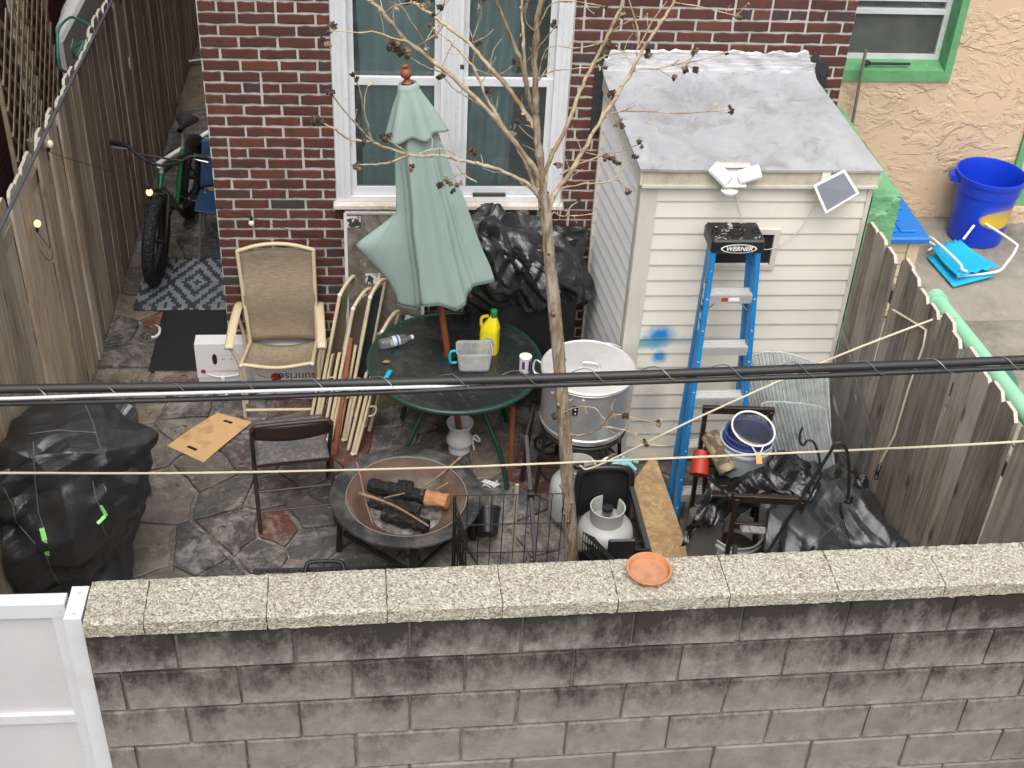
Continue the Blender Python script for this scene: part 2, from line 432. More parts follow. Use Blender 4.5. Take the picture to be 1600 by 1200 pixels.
def roof_ex(mt, N, L, B):
    v = coords(N, L, False); t = tex(N, L, v, 'noise', 1.7, 8, .72, .8); t2 = tex(N, L, v, 'noise', 7, 7, .7, .6); t3 = tex(N, L, coords(N, L, False, (1,.25,1)), 'noise', 5, 6, .7, 1.5)
    c = mixc(N, L, ramp(N, L, t, .36, .62), (.26,.265,.28), (.38,.39,.405)); c = mixc(N, L, ramp(N, L, t2, .52, .70, 0, .7), c, (.185,.172,.16))
    c = mixc(N, L, ramp(N, L, t3, .57, .66, 0, .5), c, (.43,.44,.46))
    L.new(c, B.inputs['Base Color']); L.new(bumpn(N, L, t2, .25, .006), B.inputs['Normal'])
M_roof = mat('silver_roof_coating', (.5,.5,.5), .52, extra=roof_ex, spec=.5)
M_flash = mat('silver_flashing', (.60,.61,.63), .42, metal=.15, layers=[('noise',(1,1,3),9,.46,.66,(.30,.30,.31),.8,7)], bump=[('noise',(.6,1,4),9,.9,.012)], rand=False)
M_tar = mat('black_tar', (.03,.03,.032), .7, bump=[('noise',(1,1,1),40,.6,.006)])
M_stucco = mat('stucco', (.66,.50,.345), .9, layers=[('noise',(1,1,1),2.5,.45,.7,(.60,.45,.31),.6),('noise',(2.5,2.5,.5),2.2,.55,.75,(.50,.38,.27),.5)], rand=False, spec=.2)
def stucco_ex(mt, N, L, B):
    v = coords(N, L, False, (1,1,1.5)); t = tex(N, L, v, 'noise', 6, 4, .55, 1.2); t2 = tex(N, L, v, 'noise', 2.6, 5, .62, 1.6)
    h = mathn(N, L, 'ADD', mathn(N, L, 'MULTIPLY', ramp(N, L, t, .49, .60, 0, .9), ramp(N, L, tex(N, L, coords(N, L, False), 'noise', 1.3, 3), .38, .6, .1, 1)), mathn(N, L, 'MULTIPLY', ramp(N, L, t2, .50, .57, 0, 1.3), ramp(N, L, tex(N, L, coords(N, L, False), 'noise', 2.1, 3), .42, .6, .15, 1))); t3 = tex(N, L, v, 'noise', 40, 4, .6)
    n = bumpn(N, L, h, .75, .011); L.new(bumpn(N, L, t3, .3, .003, n), B.inputs['Normal'])
stucco_ex(M_stucco, M_stucco.node_tree.nodes, M_stucco.node_tree.links, M_stucco.node_tree.nodes['Principled BSDF'])
M_green = mat('green_paint', (.135,.37,.17), .6, layers=[('noise',(1,1,1),9,.5,.7,(.085,.25,.115),.7),('noise',(1,1,1),26,.62,.72,(.28,.50,.33),.6)], bump=[('noise',(1,1,1),22,.5,.006)])
M_greenpeel = mat('peeling_green_paint', (.165,.39,.20), .62, layers=[('noise',(1,1,1),5,.5,.62,(.10,.27,.13),.8,7),('noise',(1,1,1),13,.60,.66,(.33,.57,.38),.9,6),('noise',(1,1,1),9,.68,.72,(.06,.10,.06),.9,6)], bump=[('noise',(1,1,1),13,1.0,.02)], rand=False)
M_dark = mat('dark_interior', (.012,.012,.013), .9)
M_redbrick = None
def redbrick_ex(mt, N, L, B):
    tc = N.new('ShaderNodeTexCoord'); sp = N.new('ShaderNodeSeparateXYZ'); L.new(tc.outputs['Object'], sp.inputs[0]); cx = N.new('ShaderNodeCombineXYZ')
    L.new(sp.outputs['Y'], cx.inputs[0]); L.new(sp.outputs['Z'], cx.inputs[1])
    b = N.new('ShaderNodeTexBrick'); b.inputs['Scale'].default_value = 1; b.inputs['Brick Width'].default_value = .213; b.inputs['Row Height'].default_value = .0677
    b.inputs['Mortar Size'].default_value = .005; b.inputs['Color1'].default_value = (.10,.022,.018,1); b.inputs['Color2'].default_value = (.075,.018,.016,1); b.inputs['Mortar'].default_value = (.13,.075,.062,1)
    L.new(cx.outputs[0], b.inputs['Vector']); L.new(b.outputs['Color'], B.inputs['Base Color']); L.new(bumpn(N, L, b.outputs['Fac'], .5, -.005), B.inputs['Normal'])
M_redbrick = mat('painted_red_brick', (.1,.02,.02), .8, extra=redbrick_ex)
def farbrick_ex(mt, N, L, B):
    tc = N.new('ShaderNodeTexCoord'); sp = N.new('ShaderNodeSeparateXYZ'); L.new(tc.outputs['Object'], sp.inputs[0]); cx = N.new('ShaderNodeCombineXYZ')
    ad = mathn(N, L, 'ADD', sp.outputs['X'], sp.outputs['Y']); L.new(ad, cx.inputs[0]); L.new(sp.outputs['Z'], cx.inputs[1])
    b = N.new('ShaderNodeTexBrick'); b.inputs['Scale'].default_value = 1; b.inputs['Brick Width'].default_value = .2147; b.inputs['Row Height'].default_value = .0677
    b.inputs['Mortar Size'].default_value = .006; b.inputs['Color1'].default_value = (.11,.03,.024,1); b.inputs['Color2'].default_value = (.08,.023,.02,1); b.inputs['Mortar'].default_value = (.42,.40,.38,1)
    L.new(cx.outputs[0], b.inputs['Vector']); L.new(b.outputs['Color'], B.inputs['Base Color'])
M_farbrick = mat('house_brick', (.1,.02,.02), .8, extra=farbrick_ex)
M_pane = glassmat('window_glass', (.95,.97,.97), .17, (.42,.50,.50), .01, 1.6)  # milky haze in its colour stands in for missing reflections
def curtain_ex(mt, N, L, B):
    v = coords(N, L, False, (1,1,.2)); t = tex(N, L, v, 'noise', 5, 6, .65, .6)
    L.new(mixc(N, L, ramp(N, L, t, .35, .68), (.24,.44,.45), (.44,.62,.61)), B.inputs['Base Color'])
M_curtain = mat('teal_curtain', (.1,.3,.3), .7, extra=curtain_ex)

# ================================================================== ground, patio, yards
MB().bx(-45,45,-45,60,-.40,-.06).single('ground', M_ground, None, None, loc=(0,0,-.06), kind='structure')
patio = thing('patio', None, None, (0,0,0), kind='structure')
MB().bx(-.93,3.70,-3.62,0,-.06,-.019).bx(-.93,.02,0,7.2,-.06,-.019).part('mortar_bed', M_bed, patio)
SC = {'g':(.105,.098,.088),'b':(.085,.087,.088),'p':(.085,.060,.063),'r':(.16,.062,.050),'t':(.25,.198,.138),'d':(.185,.163,.132),'o':(.20,.07,.04)}
seeds = []
for (u,v_,c) in [(190,515,'b'),(232,520,'g'),(200,562,'g'),(190,592,'t'),(275,600,'r'),(250,505,'o'),(295,634,'g'),(385,632,'b'),(232,628,'t'),(238,690,'d'),
    (290,668,'d'),(325,742,'d'),(262,770,'d'),(350,768,'g'),(368,835,'p'),(305,865,'b'),(228,868,'d'),(440,830,'r'),(488,800,'g'),(500,850,'b'),(418,868,'g'),(450,625,'r'),
    (462,655,'t'),(390,715,'p'),(420,770,'g'),(556,695,'r'),(590,640,'g'),(612,700,'g'),(672,640,'g'),(742,655,'t'),(690,705,'g'),(770,700,'t'),(820,660,'g'),(838,712,'r'),(845,745,'r'),
    (800,790,'b'),(838,830,'d'),(772,850,'g'),(690,880,'d'),(560,880,'g'),(640,900,'b'),(470,900,'d'),(350,910,'b'),(250,920,'d'),(520,770,'g'),(470,735,'g'),(180,640,'t'),(330,545,'g')]:
    p = PZ(u, v_, 0); seeds.append((p.x, p.y, c))
for (y0) in [0.95,1.35,1.75,2.2,2.6,3.1,3.5,4.0,4.5,5.0,5.6,6.3,6.9]:
    for x0 in (-.7,-.25): seeds.append((x0+rnd.uniform(-.1,.1), y0+rnd.uniform(-.12,.12), rnd.choice('gbddgt')))
for gx in range(12):
    for gy in range(10):
        x0, y0 = -.8+gx*.4+rnd.uniform(-.12,.12), -3.5+gy*.38+rnd.uniform(-.12,.12)
        if all((x0-s[0])**2+(y0-s[1])**2 > .36**2 for s in seeds): seeds.append((x0, y0, rnd.choice('ggbdpt')))
def clip(poly, px, py, nx, ny):
    out = []
    for i in range(len(poly)):
        a, b = poly[i], poly[(i+1) % len(poly)]
        da = (a[0]-px)*nx+(a[1]-py)*ny; db = (b[0]-px)*nx+(b[1]-py)*ny
        if da <= 0: out.append(a)
        if (da < 0) != (db < 0) and abs(da-db) > 1e-9:
            t = da/(da-db); out.append((a[0]+(b[0]-a[0])*t, a[1]+(b[1]-a[1])*t))
    return out
for i, (sx, sy, c) in enumerate(seeds):
    poly = [(-.9,-3.6),(3.66,-3.6),(3.66,7.1),(-.9,7.1)]
    for j, (tx, ty, _) in enumerate(seeds):
        if i == j or (tx-sx)**2+(ty-sy)**2 > 2.6: continue
        d = math.hypot(tx-sx, ty-sy); nx, ny = (tx-sx)/d, (ty-sy)/d
        gap = .005 + .005*((i*7+j*7) % 3)
        poly = clip(poly, (sx+tx)/2-nx*gap, (sy+ty)/2-ny*gap, nx, ny)
        if len(poly) < 3: break
    if len(poly) < 3 or (sx > .1 and sy > .05): continue
    pts = []
    for k in range(len(poly)):
        a, b = V((*poly[k],0)), V((*poly[(k+1) % len(poly)],0)); n = max(1, int((b-a).length/.07)); nn = V((b.y-a.y, a.x-b.x, 0)).normalized()
        for q in range(n):
            p = a.lerp(b, q/n); w = fbm((p.x*3, p.y*3, i*.31), 3, 3)*.014 if q else rnd.uniform(-.004,.002)
            pts.append(p + nn*w)
    pts = [p + V((noise.noise(V((p.x*1.6,p.y*1.6,3.)))*.06 + noise.noise(V((p.x*7,p.y*7,9.)))*.018, noise.noise(V((p.x*1.6,p.y*1.6,7.)))*.06 + noise.noise(V((p.x*7,p.y*7,5.)))*.018, 0)) for p in pts]
    pts = [V((max(-.9,min(3.66,p.x)),p.y,0)) for p in pts]
    cen = sum(pts, V((0,0,0)))/len(pts); top = rnd.uniform(-.006,.005); tl = (rnd.uniform(-.006,.006), rnd.uniform(-.006,.006))
    mb = MB(); n = len(pts)
    L0 = [V((p.x,p.y,-.03)) for p in pts]; L1 = [V((p.x,p.y,top-.005)) for p in pts]
    L2 = []
    for p in pts:
        q = cen + (p-cen)*(1-.007/max((p-cen).length,.05)); L2.append(V((q.x,q.y,top+tl[0]*(q.x-cen.x)+tl[1]*(q.y-cen.y))))
    mb.add(L0+L1+L2, [(k,(k+1)%n,n+(k+1)%n,n+k) for k in range(n)]+[(n+k,n+(k+1)%n,2*n+(k+1)%n,2*n+k) for k in range(n)]+[tuple(2*n+k for k in range(n))])
    o = mb.part('flagstone', M_stone, patio)
    b_ = SC[c]; f = rnd.uniform(.8,1.2); o.color = (b_[0]*f, b_[1]*f*rnd.uniform(.96,1.04), b_[2]*f, 1)
yard = thing('concrete_yard', None, None, (6,-1,0), kind='structure')
for i, (x0, x1) in enumerate([(3.72,5.05),(5.06,6.55),(6.56,8.2),(8.21,9.9)]):
    for j, (y0, y1) in enumerate([(-5.6,-3.8),(-3.79,-2.1),(-2.09,-.45),(-.44,.66),(.67,2.24)]):
        MB().cb(((x0+x1)/2,(y0+y1)/2,-.05),(x1-x0,y1-y0,.10),.006).part('slab', M_concrete, yard)

# ================================================================== brick house
house = thing('brick_house', 'dark red brick house with white twin window behind the patio', 'house', (1.86,0,0))
HX1 = 3.7145; WX0, WX1, WZ0, WZ1 = .7275, 2.0845, 1.345, 3.15
w = MB()
w.bx(0,WX0,0,.3,0,7).bx(WX1,HX1,0,.3,0,7).bx(WX0,WX1,0,.3,0,WZ0-.002).bx(WX0,WX1,0,.3,WZ1,7)
w.part('wall', M_mortar, house)
w = MB(); w.bx(.002,.3,.3,9,0,7).bx(HX1-.3,HX1-.002,.3,9,0,7).bx(.3,HX1-.3,8.7,9,0,7).bx(.001,HX1-.001,.301,8.99,7.0,7.1)
w.part('side_wall', M_farbrick, house)
BRV = []
def brick_mesh(Lb, H, sd, mb=None, at=V((0,0,0)), M=None):
    r = random.Random(sd); o = []
    nb = 4
    for k in range(nb+1): o.append((-Lb/2+Lb*k/nb + (r.uniform(-.002,.002) if 0<k<nb else r.uniform(-.001,.003)*(1 if k==0 else -1)), -H/2 + r.uniform(-.0025,.0035)))
    for k in range(nb+1): o.append((Lb/2-Lb*k/nb + (r.uniform(-.002,.002) if 0<k<nb else r.uniform(-.001,.003)*(-1 if k==0 else 1)), H/2 - r.uniform(-.0025,.0035)))
    n = len(o); b = MB()
    f0, f1 = r.uniform(-.0095,-.006), 0
    vs_ = [V((x,.012,z)) for x,z in o] + [V((x,f0+.003,z)) for x,z in o] + [V((x*(1-.006/Lb*2),f0+r.uniform(-.0008,.0008),z*(1-.004/H*2))) for x,z in o]
    fs = [(k,(k+1)%n,n+(k+1)%n,n+k) for k in range(n)]+[(n+k,n+(k+1)%n,2*n+(k+1)%n,2*n+k) for k in range(n)]+[tuple(2*n+k for k in range(n))]
    if mb is not None: mb.add([(M@p if M else p)+at for p in vs_], fs); return
    b.add(vs_, fs); me = b.mesh(); me.materials.append(M_brick); return me
BM, BH, BJ = .2147, .0677, .0130
FULL = [brick_mesh(BM-BJ, BH-BJ, 100+i) for i in range(14)]
HALF = [brick_mesh(BM/2-BJ, BH-BJ, 200+i) for i in range(8)]
stuffb = MB(); ncount = 0
def row(k, x0, x1, phase, visible, header=False):
    global ncount
    z = 2.5-(k+.5)*BH
    if z < .02: return
    x = x0; first = True
    r = random.Random(k*13+int(x0*100))
    joints = []
    pos = math.floor((x0)/BM - phase)*BM + phase*BM
    xs = []
    while pos < x1+.3:
        if header and r.random() < .7: xs.append((pos, pos+BM/2)); xs.append((pos+BM/2, pos+BM))
        else: xs.append((pos, pos+BM))
        pos += BM
    for a, b in xs:
        j = r.uniform(-.004,.004); a2, b2 = max(a, x0-.0052), min(b, x1+.0052)
        if b2-a2 < .035: continue
        if b2 > x1-.036 and b2 < x1: b2 = x1+.0052
        Lb = b2-a2; src = FULL if Lb > .16 else HALF; base = (BM if src is FULL else BM/2)
        dz = r.uniform(-.0016,.0016)
        if visible((a2+b2)/2, z):
            o = inst(r.choice(src), 'brick', house, ((a2+b2)/2, 0, z+dz), (0, r.uniform(-.006,.006), 0), ((Lb-BJ)/(base-BJ), 1, r.uniform(.94,1.03)))
            ncount += 1
        else:
            brick_mesh(Lb-BJ, BH-BJ, r.randrange(999), stuffb, V(((a2+b2)/2, 0, z)))
for k in range(-9, 37):
    z = 2.5-(k+.5)*BH; ph = 0 if k % 2 == 0 else .5; hd = k in (-7,-1,6,12,19,26,33)
    topv = k >= -2
    if z > WZ0-.11:
        row(k, 0, WX0-.006, ph, lambda x, z_: topv, hd)
        row(k, WX1+.012, HX1, ph, lambda x, z_: topv and ((x < 2.34) or z_ > 2.18 and x < 3.72 or (x > 3.42 and z_ > 1.9)), hd)
    else:
        row(k, 0, HX1, ph, lambda x, z_: x < .86, hd)
# soldier course below the sill
for i in range(20):
    x = WX0-.02+.0345+i*.0695
    if x > WX1+.03: break
    me = HALF[i % 8]
    o = inst(me, 'brick', house, (x, 0.003, 1.262), (0, R(90), 0), (1.02,1,1)); ncount += 1
stuffb.part('brick_rows', M_brick, house, kind='stuff')
# window ----------------------------------------------------------------
win = MB()
win.bx(WX0,WX0+.085,-.022,.09,WZ0,WZ1).bx(WX1-.085,WX1,-.022,.09,WZ0,WZ1).bx(WX0+.085,WX1-.085,-.022,.09,WZ1-.08,WZ1)
win.bx(1.345,1.468,-.020,.09,WZ0+.03,WZ1-.08)
wino = win.part('window', M_white, house)
for x in (WX0+.018, WX0+.05, WX1-.018, WX1-.05, 1.375, 1.407, 1.438):
    MB().bx(x-.004,x+.004,-.0285,-.0225,WZ0+.035,WZ1-.01).part('frame_rib', M_white, wino)
MB().bx(WX0+.085,1.345,-.018,.09,WZ0,WZ0+.03).bx(1.468,WX1-.085,-.018,.09,WZ0,WZ0+.03).part('sill_rail', M_white, wino)
M_sill = mat('stained_sill', (.62,.58,.52), .7, layers=[('noise',(1,1,1),7,.42,.62,(.40,.27,.16),.75),('noise',(1,1,1),14,.5,.7,(.74,.73,.70),.7)], rand=False)
MB().cb((1.406,-.028,1.3255),(1.40,.075,.034),.006).part('window_sill', M_sill, house)
for (a, b) in ((WX0+.085,1.345),(1.468,WX1-.085)):
    for (z0, z1, yy, nm) in ((2.06,3.07,.045,'upper_sash'),(1.378,2.125,.012,'lower_sash')):
        s_ = MB(); t = .036
        s_.bx(a,a+t,yy,yy+.028,z0,z1).bx(b-t,b,yy,yy+.028,z0,z1).bx(a+t,b-t,yy,yy+.028,z0,z0+(.05 if z0<2 else .06)).bx(a+t,b-t,yy,yy+.028,z1-.045,z1)
        so = s_.part(nm, M_white, wino)
        g = MB(); g.bx(a+t-.004,b-t+.004,yy+.010,yy+.016,z0+.045,z1-.04); g.part('pane', M_pane, wino)
def curt(x0, x1, z0, z1, y0, amp, f, sd):
    return MB().grid(lambda u, v: (lerp(x0,x1,u)+.02*math.sin(v*3+sd), y0+amp*math.sin(u*f+1.2*fbm((u*2,v*1.2,sd),1,3)) + .03*fbm((u*3,v*3,sd+4),1,3), lerp(z0,z1,v)), 60, 24)
curt(.865,1.36,1.36,3.1,.115,.02,26,1).part('curtain', M_curtain, wino, 60, label='teal curtain drawn behind the left sashes')
curt(1.47,1.79,1.36,3.1,.12,.02,20,5).part('curtain', M_curtain, wino, 60, label='teal curtain behind the right sashes, pulled to one side')
MB().bx(1.55,1.75,-.015,.010,1.376,1.392).part('sill_dirt', mat('rotten_sill', (.05,.045,.04), .9), wino)

# ================================================================== shed
SX0, SX1, SY = 2.405, 3.655, -.90
SFZ, SBZ = 2.02, 2.17
shed = thing('shed', 'cream vinyl sided lean-to shed with flat silver roof against the brick house', 'shed', ((SX0+SX1)/2, SY/2, 0))
b = MB(); b.add([(SX0+.012,SY+.012,0),(SX1-.012,SY+.012,0),(SX1-.15,-.014,0),(SX0-.075,-.014,0),(SX0+.012,SY+.012,SFZ-.06),(SX1-.012,SY+.012,SFZ-.06),(SX1-.15,-.014,SBZ-.06),(SX0-.075,-.014,SBZ-.06)],
   [(3,2,1,0),(4,5,6,7),(0,1,5,4),(1,2,6,5),(2,3,7,6),(3,0,4,7)])
b.part('wall', M_siding, shed)
EXP = .1003; z = 1.906; n = 0
zb = [1.906-EXP*i for i in range(19)]
def lap(p0, p1, nrm, z0, h):
    """one clapboard from p0 to p1: thin at the top, proud at the bottom"""
    p0, p1, nrm = V(p0), V(p1), V(nrm)
    prof = [(.000,h),(.003,h),(.0145,.006),(.0145,0),(.002,0)]
    vs_ = []
    for p in (p0, p1):
        for d, zz in prof: vs_.append(p+nrm*d+V((0,0,z0+zz)))
    m5 = 5; fs = [(i,(i+1)%m5,m5+(i+1)%m5,m5+i) for i in range(m5)] + [tuple(range(5))[::-1], tuple(range(5,10))]
    if (p1-p0).cross(nrm).z > 0: fs = [f[::-1] for f in fs]
    return MB().add(vs_, fs)
M_spray = mat('cream_siding_with_blue_spray_paint', (.715,.69,.61), .5)
def spray_ex(mt, N, L, B):
    g = N.new('ShaderNodeNewGeometry'); c = (.715,.69,.61)
    for cx_, cz_, rx, rz, col, am in ((2.60,.44,.10,.22,(.40,.40,.38),.8),(2.52,.90,.15,.05,(.09,.36,.42),.85),(2.60,.945,.095,.085,(.008,.22,.55),1.0),(2.615,.80,.05,.05,(.008,.25,.58),.95),(2.80,.915,.36,.032,(.26,.40,.40),.55)):
        sb = N.new('ShaderNodeVectorMath'); sb.operation = 'SUBTRACT'; L.new(g.outputs['Position'], sb.inputs[0]); sb.inputs[1].default_value = (cx_,0,cz_)
        ml = N.new('ShaderNodeVectorMath'); ml.operation = 'MULTIPLY'; L.new(sb.outputs[0], ml.inputs[0]); ml.inputs[1].default_value = (1/rx,0,1/rz)
        ln = N.new('ShaderNodeVectorMath'); ln.operation = 'LENGTH'; L.new(ml.outputs[0], ln.inputs[0])
        t = tex(N, L, g.outputs['Position'], 'noise', 25, 6, .75); d = mathn(N, L, 'ADD', ln.outputs['Value'], mathn(N, L, 'MULTIPLY', mathn(N, L, 'SUBTRACT', t, .5), .8))
        c = mixc(N, L, ramp(N, L, d, 1.15, .35, 0, am), c, col)
    L.new(c, B.inputs['Base Color'])
spray_ex(M_spray, M_spray.node_tree.nodes, M_spray.node_tree.links, M_spray.node_tree.nodes['Principled BSDF'])
VX0, VX1, VZ0, VZ1 = 2.83, 3.165, 1.431, 1.628
for i, z0 in enumerate([1.93-EXP]+[1.93-EXP*(k+2) for k in range(19)]):
    if z0 < -.05: break
    z0 = max(z0, .0)
    mtl = M_spray if .15 < z0 < .97 else M_siding
    segs = [(SX0+.075, SX1-.012)]
    if VZ0-.01 < z0 < VZ1-.05: segs = [(SX0+.075, VX0), (VX1, SX1-.012)]
    for a, b_ in segs: lap((a,SY,0),(b_,SY,0),(0,-1,0),z0,EXP+.004).part('siding_board', mtl, shed)
for k in range(21):
    z0 = 1.93-EXP*(k+1)
    if z0 < 0: break
    lap((SX0-.087,-.015,0),(SX0-.007,SY+.07,0),(-.995,-.098,0),z0,EXP+.004).part('siding_board', M_sidingLit, shed)
# wedge boards under the sloping eave on the left side
MB().add([(SX0-.011,SY+.07,1.93),(SX0-.091,-.015,1.93),(SX0-.091,-.015,2.10),(SX0-.011,SY+.07,1.97),(SX0+.003,SY+.07,1.93),(SX0-.077,-.015,1.93),(SX0-.077,-.015,2.10),(SX0+.003,SY+.07,1.97)],
    [(0,1,2,3),(7,6,5,4),(0,3,7,4),(1,0,4,5),(2,1,5,6),(3,2,6,7)]).part('siding_board', M_sidingLit, shed)
t_ = MB(); t_.bx(SX0-.018,SX0+.075,SY-.018,SY-.001,0,1.935).bx(SX0-.020,SX0-.001,SY,SY+.07,0,1.935); t_.part('corner_trim', M_trim, shed)
MB().bx(SX1-.012,SX1+.012,SY-.018,SY+.05,0,1.935).part('corner_trim', M_trim, shed)
MB().bx(SX0-.112,SX0-.082,-.045,-.012,0,2.09).part('wall_channel', M_trim, shed)
# fascia and roof
MB().bx(SX0-.022,SX1+.02,SY-.045,SY-.019,1.945,2.035).part('fascia', M_fascia, shed)
MB().bx(SX0-.024,SX1+.022,SY-.055,SY-.018,1.928,1.944).part('fascia_lip', M_trim, shed)
MB().add([(SX0-.036,SY-.045,1.94),(SX0-.023,SY-.045,1.94),(SX0-.108,-.012,2.08),(SX0-.121,-.012,2.08),(SX0-.036,SY-.045,2.036),(SX0-.023,SY-.045,2.036),(SX0-.108,-.012,2.176),(SX0-.121,-.012,2.176)],
   [(3,2,1,0),(4,5,6,7),(0,1,5,4),(1,2,6,5),(2,3,7,6),(3,0,4,7)]).part('fascia', M_trim, shed)
def rooff(u, v):
    x = lerp(SX0-.045-.085*v, SX1+.026-.15*v, u); y = lerp(SY-.062, -.014, v); z = lerp(2.042, 2.182, v) + .004*fbm((x*2,y*2,0),2,3)
    if v > .93: z += ((v-.93)/.07)**2*.03
    return (x, y, z)
rf = MB(); rf.grid(rooff, 24, 20)
nv = len(rf.v); 
rf.add([p-V((0,0,.014)) for p in rf.v[:]], [])
rf.f += [tuple(i+nv for i in f[::-1]) for f in rf.f[:24*20]]
W_ = 21
edge = [i*W_ for i in range(25)] + [24*W_+j for j in range(1,21)] + [i*W_+20 for i in range(23,-1,-1)] + [j for j in range(19,0,-1)]
for a, b_ in zip(edge, edge[1:]+edge[:1]): rf.f.append((b_, a, a+nv, b_+nv))
roof = rf.part('roof', M_roof, shed, 50)
def flf(u, v):
    x = lerp(SX0-.125, SX1-.125, u); top = 2.325 + .022*fbm((x*6,0,3),2,5) - (.06 if u > .97 or u < .02 else 0)
    return (x + .01*fbm((v*5,u*9,1),2,3), -.020-.012*(1-v)**2+.006*fbm((x*5,v*4,7),2,3), lerp(2.176, top, v))
MB().grid(flf, 70, 8).part('flashing', M_flash, shed, 60, thick=.004)
MB().grid(lambda u, v: (lerp(SX1-.15,SX1-.04,u)+.02*fbm((v*8,u,4),2,4), -.012+.004*fbm((u*9,v*9,2),2,3), lerp(2.06,2.33,v)+.02*fbm((u*7,v,1),2,3)-.10*u*v), 10, 16).part('tar_patch', M_tar, shed, 60, thick=.005)
MB().grid(lambda u, v: (lerp(SX0-.17,SX0-.09,u)+.016*fbm((v*9,u,6),2,4), -.012+.004*fbm((u*9,v*9,5),2,3), lerp(1.80,2.32,v)+.02*fbm((u*7,v,8),2,3)), 10, 24).part('tar_patch', M_tar, shed, 60, thick=.005)
# vent opening
vf = MB(); vf.bx(VX0-.03,VX1+.03,SY-.024,SY+.005,VZ1,VZ1+.03).bx(VX0-.03,VX1+.03,SY-.024,SY+.005,VZ0-.03,VZ0).bx(VX0-.03,VX0,SY-.024,SY+.005,VZ0,VZ1).bx(VX1,VX1+.03,SY-.024,SY+.005,VZ0,VZ1)
vo = vf.part('vent_frame', M_trim, shed)
MB().bx(VX0,VX1,SY+.003,SY+.008,VZ0,VZ1).part('vent_opening', M_dark, vo)

# ================================================================== block wall
def wallpt(x, z, dy=0): return V((x, -3.862+.0265*x+dy, z))     # near face, slightly skewed to the house
WA = math.atan(.0265)
bw = thing('block_wall', 'grey concrete block wall with pebbled coping slabs in the foreground', 'wall', (1.9,-3.72,0))
MBk = MB(); 
for (a, b_, y0, y1, z0, z1) in [(-.02,6.4,.0145,.165,-.05,1.722)]:
    p = [wallpt(a,z0,y0), wallpt(b_,z0,y0), wallpt(b_,z0,y1), wallpt(a,z0,y1)]
    MBk.prism(p, (0,0,z1-z0))
MBk.part('mortar', M_blockmortar, bw)
BLK = []
for i in range(7):
    r = random.Random(i+50); b = MB(); b.cb((0,.085,0),(.3975,.17,.1945),.006)
    for k, p in enumerate(b.v): b.v[k] = p+V((r.uniform(-.0025,.0025), 0 if p.y > .1 else r.uniform(-.003,.003), r.uniform(-.0025,.0025)))
    me = b.mesh(); me.materials.append(M_block); BLK.append(me)
for rI in range(9):
    zc = 1.7265-.1016-rI*.2032; off = 0 if rI % 2 == 0 else -.2032
    zz = zc; x = -.02+off+.1
    k = 0
    x = -.02 + (.305 if rI % 2 == 0 else .10)
    first = (.0, x)
    L0 = x-(-.02)
    def put(a, b_):
        Lb = b_-a; c = (a+b_)/2
        o = inst(rnd.choice(BLK), 'block', bw, wallpt(c, zz), (rnd.uniform(-.004,.004), rnd.uniform(-.003,.003), WA), ((Lb-.0088)/.3975, 1, 1))
    put(-.02, x)
    while x < 6.3: put(x, x+.4064); x += .4064
CAPM = []
def capmesh(Lc, sd):
    r = random.Random(sd); b = MB(); nx, ny = 20, 9
    W2, T = .212, .060
    def fn(u, v):
        # wrap: front face, top, back face
        x = (u-.5)*Lc; s_ = v
        if s_ < .2: y, z = 0, lerp(0, T, s_/.2)
        elif s_ < .8: y, z = lerp(0, W2, (s_-.2)/.6), T
        else: y, z = W2, lerp(T, 0, (s_-.8)/.2)
        e = .005*fbm((x*30,y*30,z*30+sd),1,3)
        return (x + (r.uniform(-.002,.002)), y + e*(1 if s_ < .2 or s_ > .8 else .3), z + .0035*fbm((x*38,y*38,sd*1.7),1,3) - (.004 if abs(s_-.2) < .03 or abs(s_-.8) < .03 else 0))
    b.grid(fn, 40, 25)
    Wd = 26; b.f.append(tuple(range(Wd))); b.f.append(tuple(40*Wd+k for k in range(Wd))[::-1]); b.f.append((0, 40*Wd, 40*Wd+25, 25))
    me = b.mesh(smooth=50); me.materials.append(M_cap); return me
p_ = [wallpt(-.008,1.728,.0),wallpt(5.44,1.728,.0),wallpt(5.44,1.728,.185),wallpt(-.008,1.728,.185)]
MB().prism(p_, (0,0,.052)).part('coping_mortar', mat('coping_mortar', (.26,.235,.20), .95), bw)
xs = [-.012, .19, .605, 1.02, 1.425, 1.84, 2.25, 2.655, 3.06, 3.44, 3.85, 4.25, 4.66, 5.06, 5.46]
for i in range(len(xs)-1):
    a, b_ = xs[i], xs[i+1]; me = capmesh(b_-a-.004, i)
    o = inst(me, 'coping_slab', bw, wallpt((a+b_)/2, 1.728, -.012), (rnd.uniform(-.006,.006), rnd.uniform(-.004,.004), WA+rnd.uniform(-.004,.004)))
# ================================================================== fences
def boards(fence, pts_fn, n, wdt, mt, end, h, variants, prefix):
    mes = []
    for i in range(variants):
        r = random.Random(900+i+len(prefix)); c1, c2 = r.uniform(.018,.034), r.uniform(.018,.034); hw = wdt/2-.0022
        poly = [(-hw,0),(hw,0),(hw,h-c1*1.1),(hw-c1,h),(-hw+c2,h),(-hw,h-c2*1.1)]
        b = MB(); b.prism([(x, 0, z) for x, z in poly], (0, .018, 0))
        me = b.mesh(); me.materials.append(mt); me.materials.append(end)
        for p in me.polygons:
            if p.normal.z > .3: p.material_index = 1
        mes.append(me)
    for k in range(n):
        p, rz = pts_fn(k)
        inst(rnd.choice(mes), 'board', fence, p + V((0,0,rnd.uniform(-.018,.012))), (rnd.uniform(-.012,.012), rnd.uniform(-.0035,.0035), rz), (1,1,1))
fl = thing('board_fence', 'tan weathered board fence along the alley beside the bicycle', 'fence', (-.92,1.6,0))
